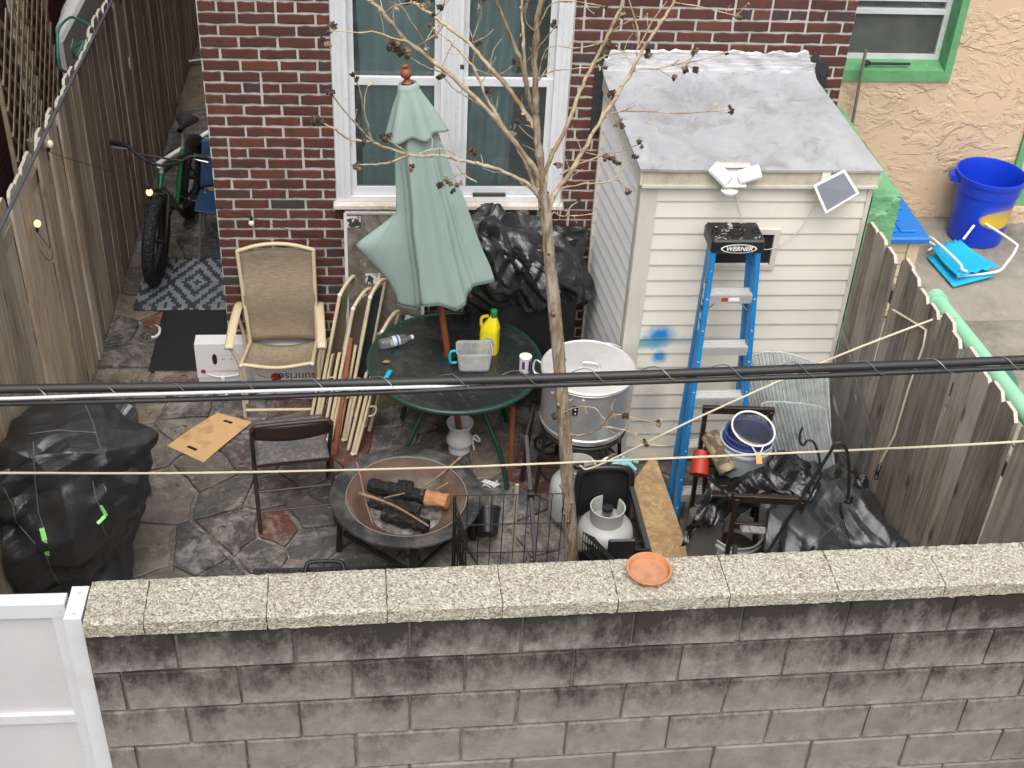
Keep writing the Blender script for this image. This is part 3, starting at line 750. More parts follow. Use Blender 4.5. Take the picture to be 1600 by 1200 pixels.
boards(fl, lambda k: (V((-.905+rnd.uniform(-.009,.007), -3.55+k*.1435, .0)), R(90)), 73, .1425, M_fenceL, M_endgrain, 1.845, 8, 'l')
for z in (.3,1.0,1.6): MB().bx(-.975,-.927,-3.6,7.0,z,z+.085).part('rail', M_fenceL, fl)
fr_ = thing('board_fence', 'grey weathered dog-eared board fence between shed and coping', 'fence', (3.68,-2.2,0))
FR0, FR1 = V((3.665,-.975,0)), V((3.775,-4.05,0)); fd = (FR1-FR0); FRL = fd.length; fd.normalize(); fra = math.atan2(fd.y, fd.x)
boards(fr_, lambda k: (FR0 + fd*(.07+k*.1435) + V((rnd.uniform(-.011,.009),0,lerp(-.06,.02,k/20))), fra), 22, .1425, M_fenceR, M_endgrain, 1.83, 8, 'rr')
for z in (.3,.95,1.5):
    MB().bar(FR0+V((.05,0,z)), FR1+V((.05,0,z)), .038, .085).part('rail', M_fenceR, fr_)
# ================================================================== white gate at the left end of the block wall
M_gate = mat('white_painted_panel', (.62,.61,.625), .45, layers=[('noise',(1,1,1),2,.4,.7,(.55,.535,.55),.6),('noise',(1,1,1),30,.66,.76,(.42,.40,.40),.5)], rand=False)
gt = thing('white_gate', 'white panel gate hung beside the end of the block wall', 'gate', (-.75,-3.78,0))
gy = lambda x: -3.675+.0265*x
MB().bx(-1.55,-.165,gy(-.8)+.012,gy(-.8)+.030,.06,1.66).part('panel', M_gate, gt)
fm = MB(); fm.bx(-1.6,-.112,gy(-.8)-.012,gy(-.8)+.045,1.655,1.72).bx(-.165,-.112,gy(-.8)-.008,gy(-.8)+.042,.04,1.654).bx(-1.6,-.166,gy(-.8)-.006,gy(-.8)+.042,1.08,1.125).bx(-1.6,-.166,gy(-.8)-.006,gy(-.8)+.042,.04,.10)
fm.part('frame', M_white, gt)
MB().bx(-.090,-.030,-3.815,-3.655,0,1.755).part('post', M_white, gt)
for y in (-3.79,-3.69): MB().lathe([(.001,.004),(.006,.003),(.007,0)], 8, (-.06,y,1.756)).part('screw', M_trim, gt)
# ================================================================== right-hand neighbour
SYW = 2.24
st = thing('stucco_house', 'tan stucco house with green trimmed window beyond the shed', 'house', (6,SYW,0))
wx0, wx1, wz0, wz1 = 4.52, 5.37, 1.30, 2.75
w = MB(); w.bx(3.72,wx0,SYW,SYW+.25,0,7).bx(wx1,6.17,SYW,SYW+.25,0,7).bx(wx0,wx1,SYW,SYW+.25,0,wz0).bx(wx0,wx1,SYW,SYW+.25,wz1,7)
w.bx(6.17,7.1,SYW,SYW+.25,2.15,7).bx(7.1,11,SYW,SYW+.25,0,7)
w.part('wall', M_stucco, st)
MB().bx(3.72,11,SYW+.26,8,6.9,7).bx(10.8,11,SYW+.25,8,0,6.9).bx(3.72,11,7.8,8,0,6.9).part('rear_wall', M_stucco, st)
# green reveal, sill and surround
g = MB(); g.bx(wx1-.004,wx1+.055,SYW-.022,SYW-.001,wz0-.085,wz1+.05).bx(wx0-.055,wx0+.004,SYW-.022,SYW-.001,wz0-.085,wz1+.05).bx(wx0+.0045,wx1-.0045,SYW-.022,SYW-.001,wz0-.085,wz0)
g.bx(wx1-.008,wx1,SYW,SYW+.20,wz0,wz1).bx(wx0,wx0+.008,SYW,SYW+.20,wz0,wz1)
tr_ = g.part('window_surround', M_green, st)
MB().add([(wx0+.009,SYW-.02,wz0+.001),(wx1-.009,SYW-.02,wz0+.001),(wx1-.009,SYW+.20,wz0+.05),(wx0+.009,SYW+.20,wz0+.05),(wx0+.009,SYW-.02,wz0-.004),(wx1-.009,SYW-.02,wz0-.004),(wx1-.009,SYW+.20,wz0-.004),(wx0+.009,SYW+.20,wz0-.004)],
   [(0,1,2,3),(7,6,5,4),(0,4,5,1),(1,5,6,2),(2,6,7,3),(3,7,4,0)]).part('window_sill', M_green, st)
f = MB(); yw = SYW+.13
f.bx(wx0+.009,wx0+.05,yw,yw+.06,wz0+.035,wz1).bx(wx1-.05,wx1-.009,yw,yw+.06,wz0+.035,wz1).bx(wx0+.05,wx1-.05,yw,yw+.06,wz0+.035,wz0+.075)
f.bx(wx0+.05,wx1-.05,yw-.012,yw+.05,1.70,1.735).bx(wx0+.05,wx1-.05,yw+.02,yw+.05,1.79,1.83)
wo = f.part('window', M_white, st)
M_screen = mat('dusty_screen', (.075,.08,.07), .6, layers=[('noise',(1,1,1),4,.4,.7,(.12,.125,.11),.8)], rand=False)
MB().bx(wx0+.05,wx1-.05,yw+.02,yw+.03,wz0+.075,1.70).part('screen', M_screen, wo)
MB().bx(wx0+.05,wx1-.05,yw+.03,yw+.036,1.735,wz1).part('pane', M_pane, wo)
M_lace = mat('white_lace', (.55,.55,.55), .8)
for k in range(5):
    a = 4.62+k*.16; MB().tube(spl([(a,yw+.09,1.86),(a+.05,yw+.09,1.80),(a+.10,yw+.09,1.87),(a+.13,yw+.09,1.81),(a+.16,yw+.09,1.90)],5), .011, 5).part('lace', M_lace, wo)
MB().bx(wx0,wx1,SYW+.6,SYW+.62,wz0-.3,wz1).part('room_back', M_dark, wo)
# back door at the far right
d = MB(); d.bx(6.172,6.23,SYW-.03,SYW+.1,0,2.15).part('door_frame', M_green, st)
dd = MB().bx(6.231,7.08,SYW+.02,SYW+.06,.12,2.1).part('door', mat('pale_grey_door', (.52,.53,.50), .5), st)
MB().bx(6.231,7.08,SYW-.005,SYW+.019,.12,.42).part('door_base', M_green, dd)
MB().bx(6.17,7.1,SYW-.10,SYW+.019,0,.115).part('door_step', M_stucco, st)
# low green wall beside the shed
gw = MB(); gw.grid(lambda u, v: (lerp(3.685,3.855,u), lerp(-.885,2.235,v), 1.845+.012*fbm((u*2,v*12,1),1,4)), 6, 60)
gw.bx(3.69,3.85,-.885,2.235,0,1.838)
gw.grid(lambda u, v: (lerp(3.687,3.853,u), -.889+.010*fbm((u*4,v*20,3),1,4), lerp(0,1.845,v)), 8, 60)
gw.grid(lambda u, v: (3.853+.006*fbm((u*20,v*12,5),1,4), lerp(-.889,2.235,u), lerp(0,1.845,v)), 60, 30)
gw.single('garden_wall', M_greenpeel, 'peeling green painted low wall between shed and tan house', 'wall', (3.77,.6,0), 50)
# pole and tool at the stucco window
M_grime = mat('weathered_pole_wood', (.20,.165,.13), .8, layers=[('noise',(8,8,1),3,.4,.7,(.11,.09,.07),.8)])
a, b_ = PY(1353,77,2.17), V((4.74,2.17,0)); b_ = PY(1333,185,2.12); dv = (b_-a); b_ = a + dv*(a.z/(-dv.z))*.995
MB().tube([a, a.lerp(b_,.5), b_], .013, 8).single('broom_pole', M_grime, 'grey wooden pole leaning below the green trimmed window', 'pole')
t = thing('hand_tool', 'black long-handled tool lying on the green window sill', 'tool', PY(1385,92,2.24))
p0, p1 = PY(1424,92,2.25), PY(1362,91,2.25); p0.z = p1.z = 1.345
M_black = mat('black_plastic', (.016,.016,.017), .42, layers=[('noise',(1,1,1),8,.5,.75,(.03,.03,.03),.6)])
M_blackm = mat('black_matte_metal', (.017,.017,.018), .5, layers=[('noise',(1,1,1),14,.55,.75,(.05,.048,.045),.5)])
MB().tube([p0, p1], .011, 8).part('handle', M_black, t)
MB().tube([p1, p1+V((-.03,0,.006)), p1+V((-.06,0,.0))], [.014,.024,.016], 8).part('head', M_black, t)
# blue bin ----------------------------------------------------------------
def bin_ex(mt, N, L, B):
    tc = N.new('ShaderNodeTexCoord'); c = (.006,.045,.58)
    for cx_, cz_, rx, rz, col, sft in ((.10,.27,.21,.09,(.78,.50,.01),.12),(.10,.33,.23,.08,(.25,.25,.22),.8)):
        sb = N.new('ShaderNodeVectorMath'); sb.operation = 'SUBTRACT'; L.new(tc.outputs['Object'], sb.inputs[0]); sb.inputs[1].default_value = (cx_,-.2,cz_)
        ml = N.new('ShaderNodeVectorMath'); ml.operation = 'MULTIPLY'; L.new(sb.outputs[0], ml.inputs[0]); ml.inputs[1].default_value = (1/rx,2.8,1/rz)
        ln = N.new('ShaderNodeVectorMath'); ln.operation = 'LENGTH'; L.new(ml.outputs[0], ln.inputs[0])
        c = mixc(N, L, ramp(N, L, ln.outputs['Value'], 1.0, 1.0-sft, 0, .95 if sft < .5 else .5), c, col)
    t = tex(N, L, tc.outputs['Object'], 'noise', 14, 6, .75, 1.); c = mixc(N, L, ramp(N, L, t, .58, .74, 0, .4), c, (.06,.10,.42)); t9 = tex(N, L, tc.outputs['Object'], 'noise', 4, 5, .7); c = mixc(N, L, ramp(N, L, t9, .55, .75, 0, .45), c, (.03,.06,.30))
    L.new(c, B.inputs['Base Color'])
M_bluebin = mat('blue_plastic_spray_marked', (.006,.045,.58), .35, extra=bin_ex)
M_blue = mat('blue_plastic', (.006,.045,.58), .35)
bc = V((5.83,1.92,0)); bn = thing('trash_bin', 'round blue plastic bin with a yellow spray patch by tan house', 'bin', (bc.x,bc.y,0))
bo = V((bc.x,bc.y,0))
MB().lathe([(.001,.0),(.20,.0),(.215,.012),(.243,.44),(.256,.445),(.260,.53),(.270,.54),(.277,.565),(.274,.585),(.262,.585),(.256,.565),(.246,.51),(.232,.42),(.205,.03),(.001,.03)], 48, bo).part('body', M_bluebin, bn, 40)
for s_ in (-1,1):
    M3 = Matrix.Rotation(R(-12) if s_ > 0 else R(168), 3, 'Z')
    MB().prism([bo+M3@V((.252,-.07,.50)), bo+M3@V((.252,.07,.50)), bo+M3@V((.315,.05,.50)), bo+M3@V((.315,-.05,.50))], (0,0,.05)).part('handle', M_blue, bn)
# toy chest with blue shingled lid -----------------------------------------
M_beigep = mat('beige_plastic', (.66,.535,.37), .5)
M_azure = mat('azure_plastic', (.012,.18,.62), .4)
tb = PZ(1452,372,.72); x1, y0 = tb.x, tb.y
ty = thing('toy_chest', 'beige plastic playhouse box with blue shingled roof lid behind fence', 'toy box', (x1-.3,y0+.35,0))
MB().cb((x1-.32,y0+.37,.34),(.56,.62,.66),.02).part('body', M_beigep, ty)
for k in range(6): MB().bx(x1-.52,x1-.12,y0+.047,y0+.058,.08+k*.1,.165+k*.1).part('clapboard', M_beigep, ty)
MB().bx(x1-.115,x1-.035,y0+.040,y0+.07,0,.67).part('corner_post', M_beigep, ty)
zt = .72
ld = MB(); ld.cb((x1-.32,y0+.37,zt-.02),(.66,.76,.05),.012)
ldo = ld.part('lid', M_azure, ty)
MB().add([(x1-.62,y0+.03,zt+.006),(x1-.05,y0+.03,zt+.006),(x1-.05,y0+.70,zt+.05),(x1-.62,y0+.70,zt+.05),(x1-.62,y0+.03,zt),(x1-.05,y0+.03,zt),(x1-.05,y0+.70,zt),(x1-.62,y0+.70,zt)],[(0,1,2,3),(0,4,5,1),(1,5,6,2),(2,6,7,3),(3,7,4,0)]).part('lid_slope', M_azure, ldo)
for r_ in range(4):
    for c_ in range(4):
        xx = x1-.60+c_*.135+(.06 if r_ % 2 else 0)
        if xx+.12 > x1-.06: continue
        yy = y0+.06+r_*.15; z_ = zt+.012+r_*.0100
        MB().cb((xx+.06,yy+.065,z_+.005),(.118,.125,.014),.006).part('shingle', M_azure, ldo)
# beach chair ---------------------------------------------------------------
M_turq = mat('turquoise_fabric', (.008,.42,.70), .75, bump=[('noise',(6,60,6),4,.3,.002)])
M_wtube = mat('white_tube', (.80,.80,.79), .35)
cq = [PZ(1455,385,.10), PZ(1500,374,.14), PZ(1562,415,.12), PZ(1497,432,.10)]
bch = thing('beach_chair', 'folded turquoise beach chair with white tube frame on concrete', 'chair', (cq[3].x,cq[3].y,0))
MB().grid(lambda u, v: (cq[0].lerp(cq[1],u)).lerp(cq[3].lerp(cq[2],u),v)+V((0,0,.01*math.sin(u*25)-.02*math.sin(PI*v))), 40, 12).part('seat_fabric', M_turq, bch, 60, thick=.004)
c2 = [p+V((-.03,-.03,-.075)) for p in cq]
MB().grid(lambda u, v: (c2[0].lerp(c2[1],u)).lerp(c2[3].lerp(c2[2],u),v), 12, 6).part('back_fabric', M_turq, bch, 60, thick=.004)
MB().tube(spl([PZ(1505,374,.12),PZ(1525,349,.22),PZ(1535,347,.24),PZ(1583,378,.24),PZ(1588,388,.23),PZ(1572,412,.14),PZ(1555,425,.08),PZ(1495,432,.05)],6), .011, 8).part('frame_tube', M_wtube, bch, 60)
MB().tube(spl([PZ(1448,378,.06),PZ(1456,372,.16),PZ(1498,410,.16),PZ(1503,420,.14),PZ(1510,424,.12)],6), .011, 8).part('frame_tube', M_wtube, bch, 60)
MB().tube(spl([PZ(1450,392,.03),PZ(1460,384,.05),PZ(1452,378,.05)],5), .010, 8).part('frame_tube', M_wtube, bch, 60)
# mint pipe rail ------------------------------------------------------------
M_mint = mat('mint_painted_pipe', (.28,.60,.40), .5, layers=[('noise',(1,1,1),6,.66,.70,(.12,.05,.025),.9,6),('noise',(1,1,1),4,.5,.7,(.36,.66,.47),.6)], rand=False)
pr_ = thing('pipe_rail', 'mint green painted pipe rail with end cap behind grey fence', 'railing', (4.05,-1.9,0))
a, b_ = PX(1462,468,4.0), PX(1615,660,4.02)
b_ = a + (b_-a)*1.35
MB().tube([a, a.lerp(b_,.5), b_], .045, 16).part('pipe', M_mint, pr_, 40)
dirp = (b_-a).normalized()
MB().tube([a-dirp*.02, a+dirp*.05], .056, 16).part('end_cap', M_mint, pr_, 40)
for t_ in (.98,): p = a.lerp(b_,t_); MB().tube([V((p.x,p.y,0)), p], .03, 10).part('post', M_mint, pr_, 40)
M_cord = mat('rope_cream', (.60,.54,.40), .85, bump=[('wave',(1,1,1),120,.4,.002)])
# green table ---------------------------------------------------------------
M_teal = mat('dark_green_plastic', (.045,.17,.145), .4)
c = PZ(1497,583,.70); gt2 = thing('round_side_table', 'round dark green plastic table behind the mint pipe', 'table', (c.x,c.y,0))
MB().lathe([(.001,.70),(.34,.70),(.352,.694),(.352,.672),(.34,.668),(.001,.668)], 40, (c.x,c.y,0)).part('table_top', M_teal, gt2, 40)
for k in range(4):
    an = PI/4+k*PI/2; MB().tube([(c.x+.24*math.cos(an),c.y+.24*math.sin(an),.668),(c.x+.30*math.cos(an),c.y+.30*math.sin(an),0)], .022, 8).part('leg', M_teal, gt2, 40)
# ================================================================== left-hand neighbour
ln = thing('red_brick_house', 'dark red brick neighbour house beyond the tan fence', 'house', (-2.3,2,0))
MB().bx(-3.2,-1.97,-6,12,0,5.5).part('wall', M_redbrick, ln)
M_red = mat('dark_red_door', (.105,.014,.013), .6)
p = PX(100,30,-1.965); MB().bx(-1.968,-1.93,p.y-.9,p.y+1.6,0,2.0).part('door', M_red, ln)
M_lat = mat('lattice_wood', (.36,.29,.20), .8, layers=[('noise',(4,4,4),3,.4,.7,(.22,.17,.115),.8)])
def lattice(y0, y1, z0, z1, x, label, grp=None):
    L_ = thing('lattice_panel', label, 'trellis', (x,(y0+y1)/2,z0))
    st_ = .105; dx = 0
    for fam in (1,-1):
        c_ = y0-(z1-z0) if fam > 0 else y0
        end = y1 if fam > 0 else y1+(z1-z0)
        while c_ < end:
            pts = []
            ta, tb_ = 0., (z1-z0)
            # y = c + fam*t ; z = z0 + t
            if fam > 0: ta = max(0, y0-c_); tb_ = min(tb_, y1-c_)
            else: ta = max(0, c_-y1); tb_ = min(tb_, c_-y0)
            if tb_-ta > .05:
                MB().bar((x+(.005 if fam > 0 else -.005), c_+fam*ta, z0+ta), (x+(.005 if fam > 0 else -.005), c_+fam*tb_, z0+tb_), .032, .008, up=(1,0,0), ch=.001).part('slat', M_lat, L_)
            c_ += st_*1.7
    for z_ in (z0,): MB().bar((x-.02,y0,z_),(x-.02,y1,z_),.02,.035).part('rail', M_lat, L_)
    for y_ in (y0,y1): MB().bar((x-.02,y_,0),(x-.02,y_,z1),.03,.03).part('post', M_lat, L_)
    return L_
lattice(.95,1.75,.95,2.0,-1.40,'diagonal wooden lattice panel nearest the tan fence corner')
lattice(1.95,2.80,.80,2.30,-1.52,'diagonal wooden lattice panel beside the white post')
MB().bx(-1.72,-1.66,2.46,2.56,0,2.4).single('white_post', M_white, 'white vinyl post behind the lattice panels', 'post')
M_pvc = mat('white_pvc', (.84,.86,.86), .35)
dp = thing('drain_pipe', 'fat white drain pipe with elbow beyond the tan fence', 'pipe', (-1.6,3.6,0))
a, b_, c_ = PX(126,-12,-1.6), PX(101,56,-1.6), PX(132,78,-1.45)
MB().tube([a, a.lerp(b_,.6), a.lerp(b_,.92), b_.lerp(c_,.12)+V((0,0,-.01)), b_.lerp(c_,.4), c_, c_+(c_-b_)*.6], .085, 16).part('pipe', M_pvc, dp, 60)
MB().tube([a.lerp(b_,.42), a.lerp(b_,.55)], .092, 14).part('coupling', M_pvc, dp, 60)
MB().tube([V((c_.x,c_.y,0)), c_+V((0,0,-.03))], .04, 10).part('support', M_pvc, dp, 60)
p = PX(150,30,-1.45); MB().bx(-1.47,-1.43,p.y-1.3,p.y+2.2,0,p.z+.30).single('lean_to_sheet', mat('pale_grey_panel', (.60,.61,.62), .5, layers=[('noise',(1,1,1),3,.4,.7,(.48,.48,.485),.8)]), 'pale grey panel standing behind the white drain pipe', 'panel')
M_hose = mat('green_hose', (.05,.24,.17), .45)
MB().tube(spl([PX(u,v,x) for u,v,x in [(116,113,-1.25),(95,108,-1.3),(90,75,-1.3),(92,45,-1.3),(108,28,-1.3),(122,30,-1.25),(142,40,-1.1)]],8), .010, 8).single('garden_hose', M_hose, 'green garden hose looped over the white drain pipe', 'hose', smooth=60)
MB().tube(spl([PX(u,v,-1.25) for u,v in [(114,62),(112,75),(118,90)]]+[PX(130,66,-1.2), PX(116,74,-1.28)],6), .009, 8).single('hose_loop', M_hose, 'short green hose end hanging at the pipe elbow', 'hose', smooth=60)
a = PX(50,218,-1.2); MB().tube([V((-1.2,a.y,0)), a], .035, 12).single('round_post', M_grime, 'weathered round post just behind the tan fence', 'post', smooth=40)
# panel added in near-black to make the alley end dark
MB().bx(-.9,0,7.15,7.2,0,2.2).single('alley_end_panel', mat('dark_alley_end', (.03,.026,.022), .8), 'dark panel added to darken the far end of the narrow alley', 'gate')
# cable clipped along the fence top
MB().tube(spl([(-.905,6,1.80),(-.885,3,1.80),(-.875,1.2,1.83),(-.868,0,1.86),(-.86,-1.2,1.87),(-.855,-3.4,1.89)],8), .011, 8).single('fence_cable', mat('grey_cable', (.10,.105,.115), .45), 'dark grey cable running along the top of the tan fence', 'cable', smooth=60)
# ================================================================== text helper
def text_mesh(txt, size, shear=0, bold=0):
    cu = bpy.data.curves.new('t', 'FONT'); cu.body = txt; cu.size = size; cu.align_x = 'CENTER'; cu.align_y = 'CENTER'; cu.shear = shear; cu.offset = bold
    ob = bpy.data.objects.new('t', cu); COL.objects.link(ob)
    dg = bpy.context.evaluated_depsgraph_get(); me = bpy.data.meshes.new_from_object(ob.evaluated_get(dg))
    bpy.data.objects.remove(ob); return me
def put_text(name, txt, size, mt, parent, origin, xdir, ydir, shear=0, bold=0):
    me = text_mesh(txt, size, shear, bold); xd, yd = V(xdir).normalized(), V(ydir).normalized(); o0 = V(origin)-ORG[parent.name]
    for vt in me.vertices: vt.co = o0 + xd*vt.co.x + yd*vt.co.y
    me.materials.clear(); me.materials.append(mt)
    o = bpy.data.objects.new(name, me); COL.objects.link(o); o.parent = parent; ORG[o.name] = ORG[parent.name]; return o
def ctl(p):
    if len(p) == 3: return PZ(*p)
    return PY(p[0], p[1], p[3])
def patch(rows, nu, nv, amp, sc, sd=0, clampx=None, ridge=0, zmin=.002, drape=0, fspan=5., soft=1.):
    """smooth surface through a net of control points, displaced along its normal by sharp creases"""
    P = [[ctl(p) if not isinstance(p, Vector) else p for p in r] for r in rows]
    def lin(pts, n):
        o = []
        for a, b in zip(pts, pts[1:]): o += [a.lerp(b, k/n) for k in range(n)]
        return o + [pts[-1].copy()]
    def crv(pts, n): return [a.lerp(b, soft) for a, b in zip(lin(pts, n), spl(pts, n))]     # soft 0: creased along the net, 1: rounded
    R_ = [crv(r, nu) for r in P]; cols = list(zip(*R_)); C_ = [crv(list(c), nv) for c in cols]
    n1, n2 = len(C_), len(C_[0])
    rr = random.Random(int(sd*10)+3); waves = []; NW = 11
    for w_i in range(NW):         # folded-paper waves: flat facets meeting in sharp creases, each fading in and out
        d_ = V((rr.uniform(-1,1),rr.uniform(-1,1),rr.uniform(-1,1))).normalized(); f_ = sc*(fspan**(w_i/(NW-1))); waves.append((d_, f_, rr.uniform(0,9)))
    def tri(x): return abs((x % 1)-.5)*4-1
    def crumple(p):
        h = 0
        for n_w, (d_, f_, ph) in enumerate(waves):
            loc_ = min(1.2, max(0., noise.noise(p*f_*.35+V((n_w*3.1,n_w*1.7,0)))*2.2+.25)); h += loc_*tri(p.dot(d_)*f_+ph+.25*noise.noise(p*f_*.4))/(4*f_)
        return h
    def crease(p, s_): return 1-2.2*abs(noise.noise(p*s_))
    mb = MB()
    for i in range(n1):
        for j in range(n2):
            p = C_[i][j]; du = C_[min(i+1,n1-1)][j]-C_[max(i-1,0)][j]; dv = C_[i][min(j+1,n2-1)]-C_[i][max(j-1,0)]
            n = du.cross(dv)
            n = n.normalized() if n.length > 1e-9 else V((0,0,1))
            if n.dot(CAM-p) < 0: n = -n
            q = p + V((sd,sd*.7,sd*.3)); w_ = V((noise.noise(q*sc*.6), noise.noise(q*sc*.6+V((9,3,1))), noise.noise(q*sc*.6+V((2,7,5)))))*.18/sc
            q = q + w_
            k = noise.noise(q*sc*.5); p = p + n*(ridge*crumple(q))
            if drape:      # long vertical folds that fade out towards the top
                kk = q.copy(); kk.z *= .12; k += drape*(crease(kk,sc*1.1)-.35)*(j/(n2-1))
            p = p + n*(amp*k)
            if clampx: p.x = max(p.x, clampx)
            p.z = max(p.z, zmin); mb.v.append(p)
    for i in range(n1-1):
        for j in range(n2-1): mb.f.append((i*n2+j, (i+1)*n2+j, (i+1)*n2+j+1, i*n2+j+1))
    return mb
# ------------------------------------------------------------------ materials
M_brown = mat('brown_steel', (.040,.024,.018), .45)
M_greyfab = mat('grey_patterned_fabric', (.115,.108,.105), .9, layers=[('noise',(1,1,1),45,.5,.6,(.20,.19,.185),.8)])
M_tan = mat('tan_enamel_frame', (.60,.51,.34), .42, layers=[('noise',(1,1,1),10,.55,.75,(.45,.37,.24),.5)])
def sling_ex(mt, N, L, B):
    v = coords(N, L, True, (1,1,1)); t = tex(N, L, coords(N, L, True, (8,8,60)), 'noise', 3, 5, .7); t2 = tex(N, L, v, 'noise', 5, 5, .6); t3 = tex(N, L, coords(N, L, True, (120,8,8)), 'noise', 3, 3, .6)
    c = mixc(N, L, ramp(N, L, t, .35, .65), (.21,.165,.11), (.32,.265,.185)); c = mixc(N, L, ramp(N, L, t2, .5, .7, 0, .55), c, (.14,.108,.07)); c = mixc(N, L, ramp(N, L, t3, .55, .7, 0, .3), c, (.36,.31,.225))
    L.new(c, B.inputs['Base Color'])
M_sling = mat('tan_sling_mesh', (.2,.16,.1), .85, extra=sling_ex)
M_carton = mat('white_carton', (.70,.70,.72), .7, layers=[('noise',(1,1,1),4,.45,.7,(.58,.575,.58),.6)])
M_card = mat('brown_cardboard', (.56,.34,.155), .85, layers=[('noise',(1,1,1),7,.56,.66,(.30,.165,.075),.75,6),('noise',(1,1,1),2.5,.4,.7,(.62,.40,.20),.6)])
M_redprint = mat('red_print', (.42,.02,.03), .6); M_blackprint = mat('black_print', (.03,.03,.035), .6); M_orangeprint = mat('orange_print', (.55,.30,.14), .6); M_greyprint = mat('grey_print', (.35,.35,.37), .6); M_pinkprint = mat('pink_print', (.62,.42,.42), .6)
def plastic_black(name, rough, crink, sc=14, base=(.012,.012,.013), dist=.03):
    def ex(mt, N, L, B):
        v = coords(N, L, False); t = tex(N, L, v, 'vor', sc); t2 = tex(N, L, v, 'noise', sc*.6, 6, .65, 1.0)
        n = bumpn(N, L, t2, crink, dist); n = bumpn(N, L, t, crink*.45, dist*.5, n); L.new(n, B.inputs['Normal'])
        t3 = tex(N, L, v, 'noise', 5, 6, .7); L.new(mixc(N, L, ramp(N, L, t3, .55, .75, 0, .5), base, (.045,.045,.045)), B.inputs['Base Color'])
    return mat(name, base, rough, extra=ex, spec=.85)
M_tarp = plastic_black('black_poly_tarp', .26, .55, 9)
M_bag = plastic_black('crinkled_black_bag', .20, .4, 16)
M_cover = plastic_black('black_nylon_cover', .38, .35, 6, (.020,.021,.023), .03)
M_cover2 = plastic_black('charcoal_nylon_cover', .42, .4, 5, (.028,.030,.034), .03)
M_alu = mat('aluminium', (.72,.73,.74), .34, metal=.75, layers=[('noise',(1,1,1),6,.45,.7,(.58,.58,.57),.6)], rvar=(8,.28,.5))
M_alumatte = mat('dull_aluminium', (.66,.66,.645), .48, metal=.35, layers=[('noise',(1,1,1),7,.42,.68,(.52,.505,.47),.8,7)])
M_wood_u = mat('umbrella_wood', (.26,.075,.028), .45, layers=[('noise',(20,20,1),3,.4,.65,(.17,.045,.018),.7)])
M_canopy = mat('sage_canvas', (.285,.372,.335), .9, layers=[('noise',(1,1,.4),3,.42,.7,(.235,.32,.285),.6),('noise',(1,1,1),2,.56,.75,(.35,.43,.395),.5)], rand=False, bump=[('noise',(1,1,.5),11,.45,.012),('noise',(1,1,1),160,.25,.001)])
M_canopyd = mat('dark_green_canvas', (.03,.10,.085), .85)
M_gframe = mat('dark_green_frame', (.012,.048,.035), .35, layers=[('noise',(1,1,1),40,.62,.7,(.09,.16,.13),.5)])
def tglass_ex(mt, N, L, B):
    v = coords(N, L, False); t = tex(N, L, v, 'noise', 5, 8, .75, .8); t2 = tex(N, L, v, 'noise', 30, 5, .7, .5)
    c = mixc(N, L, ramp(N, L, t, .50, .74, 0, .4), (.020,.024,.023), (.13,.125,.105)); L.new(mixc(N, L, ramp(N, L, t2, .62, .75, 0, .4), c, (.2,.19,.16)), B.inputs['Base Color'])
    L.new(ramp(N, L, t, .4, .7, .14, .45), B.inputs['Roughness'])
    L.new(bumpn(N, L, t2, .15, .002), B.inputs['Normal'])
M_tglass = mat('dark_wet_table_glass', (.014,.018,.017), .15, extra=tglass_ex, spec=.6)
M_porc = mat('white_ceramic', (.76,.76,.75), .28, layers=[('noise',(1,1,1),6,.58,.75,(.6,.59,.57),.5)])
M_yellow = mat('yellow_plastic', (.80,.66,.012), .35)
M_gcap = mat('green_cap', (.01,.24,.05), .4)
M_label = mat('grey_label', (.38,.45,.43), .5, layers=[('noise',(1,1,1),30,.5,.6,(.12,.15,.15),.6)])
M_cyan = mat('cyan_plastic', (.006,.42,.55), .4)
M_clear = glassmat('clear_plastic', (.93,.95,.95), .16, (.85,.87,.88), .08, 1.4)
M_milky = glassmat('milky_plastic', (.94,.96,.97), .45, (.95,.97,.98), .2, 1.45)
M_purple = mat('purple_print', (.10,.012,.20), .5)
M_wplast = mat('white_plastic', (.78,.78,.76), .4)
M_stonep = None
def slab_ex(mt, N, L, B):
    v = coords(N, L, False); t = tex(N, L, v, 'noise', 4, 8, .75, 2.0); t2 = tex(N, L, v, 'noise', 12, 6, .7, 1)
    c = mixc(N, L, ramp(N, L, t, .40, .62), (.085,.072,.052), (.205,.19,.165)); L.new(mixc(N, L, ramp(N, L, t2, .60, .68, 0, .6), c, (.40,.38,.34)), B.inputs['Base Color'])
M_slab = mat('mottled_stone_print', (.15,.14,.12), .45, extra=slab_ex)
M_rust = mat('rusty_bowl', (.115,.068,.047), .75, layers=[('noise',(1,1,1),6,.42,.62,(.05,.036,.030),.8,7),('noise',(1,1,1),3,.50,.66,(.22,.195,.165),.8,7),('noise',(1,1,1),14,.52,.7,(.22,.095,.045),.4)], rand=False, bump=[('noise',(1,1,1),30,.3,.003)])
M_iron = mat('hammered_black_iron', (.030,.030,.031), .42, layers=[('noise',(1,1,1),7,.45,.66,(.13,.125,.12),.75,7),('noise',(1,1,1),3,.52,.7,(.19,.165,.135),.6,7),('noise',(1,1,1),45,.62,.72,(.30,.30,.30),.45)], rand=False, bump=[('vor',(1,1,1),38,.5,.006)])
M_char = mat('charred_log', (.010,.010,.010), .85, layers=[('noise',(1,1,1),30,.58,.7,(.13,.125,.12),.7)], bump=[('vor',(1,1,1),45,1.0,.012)])
M_logend = mat('split_log_wood', (.50,.26,.12), .8, layers=[('noise',(6,6,30),3,.4,.65,(.36,.13,.05),.8)])
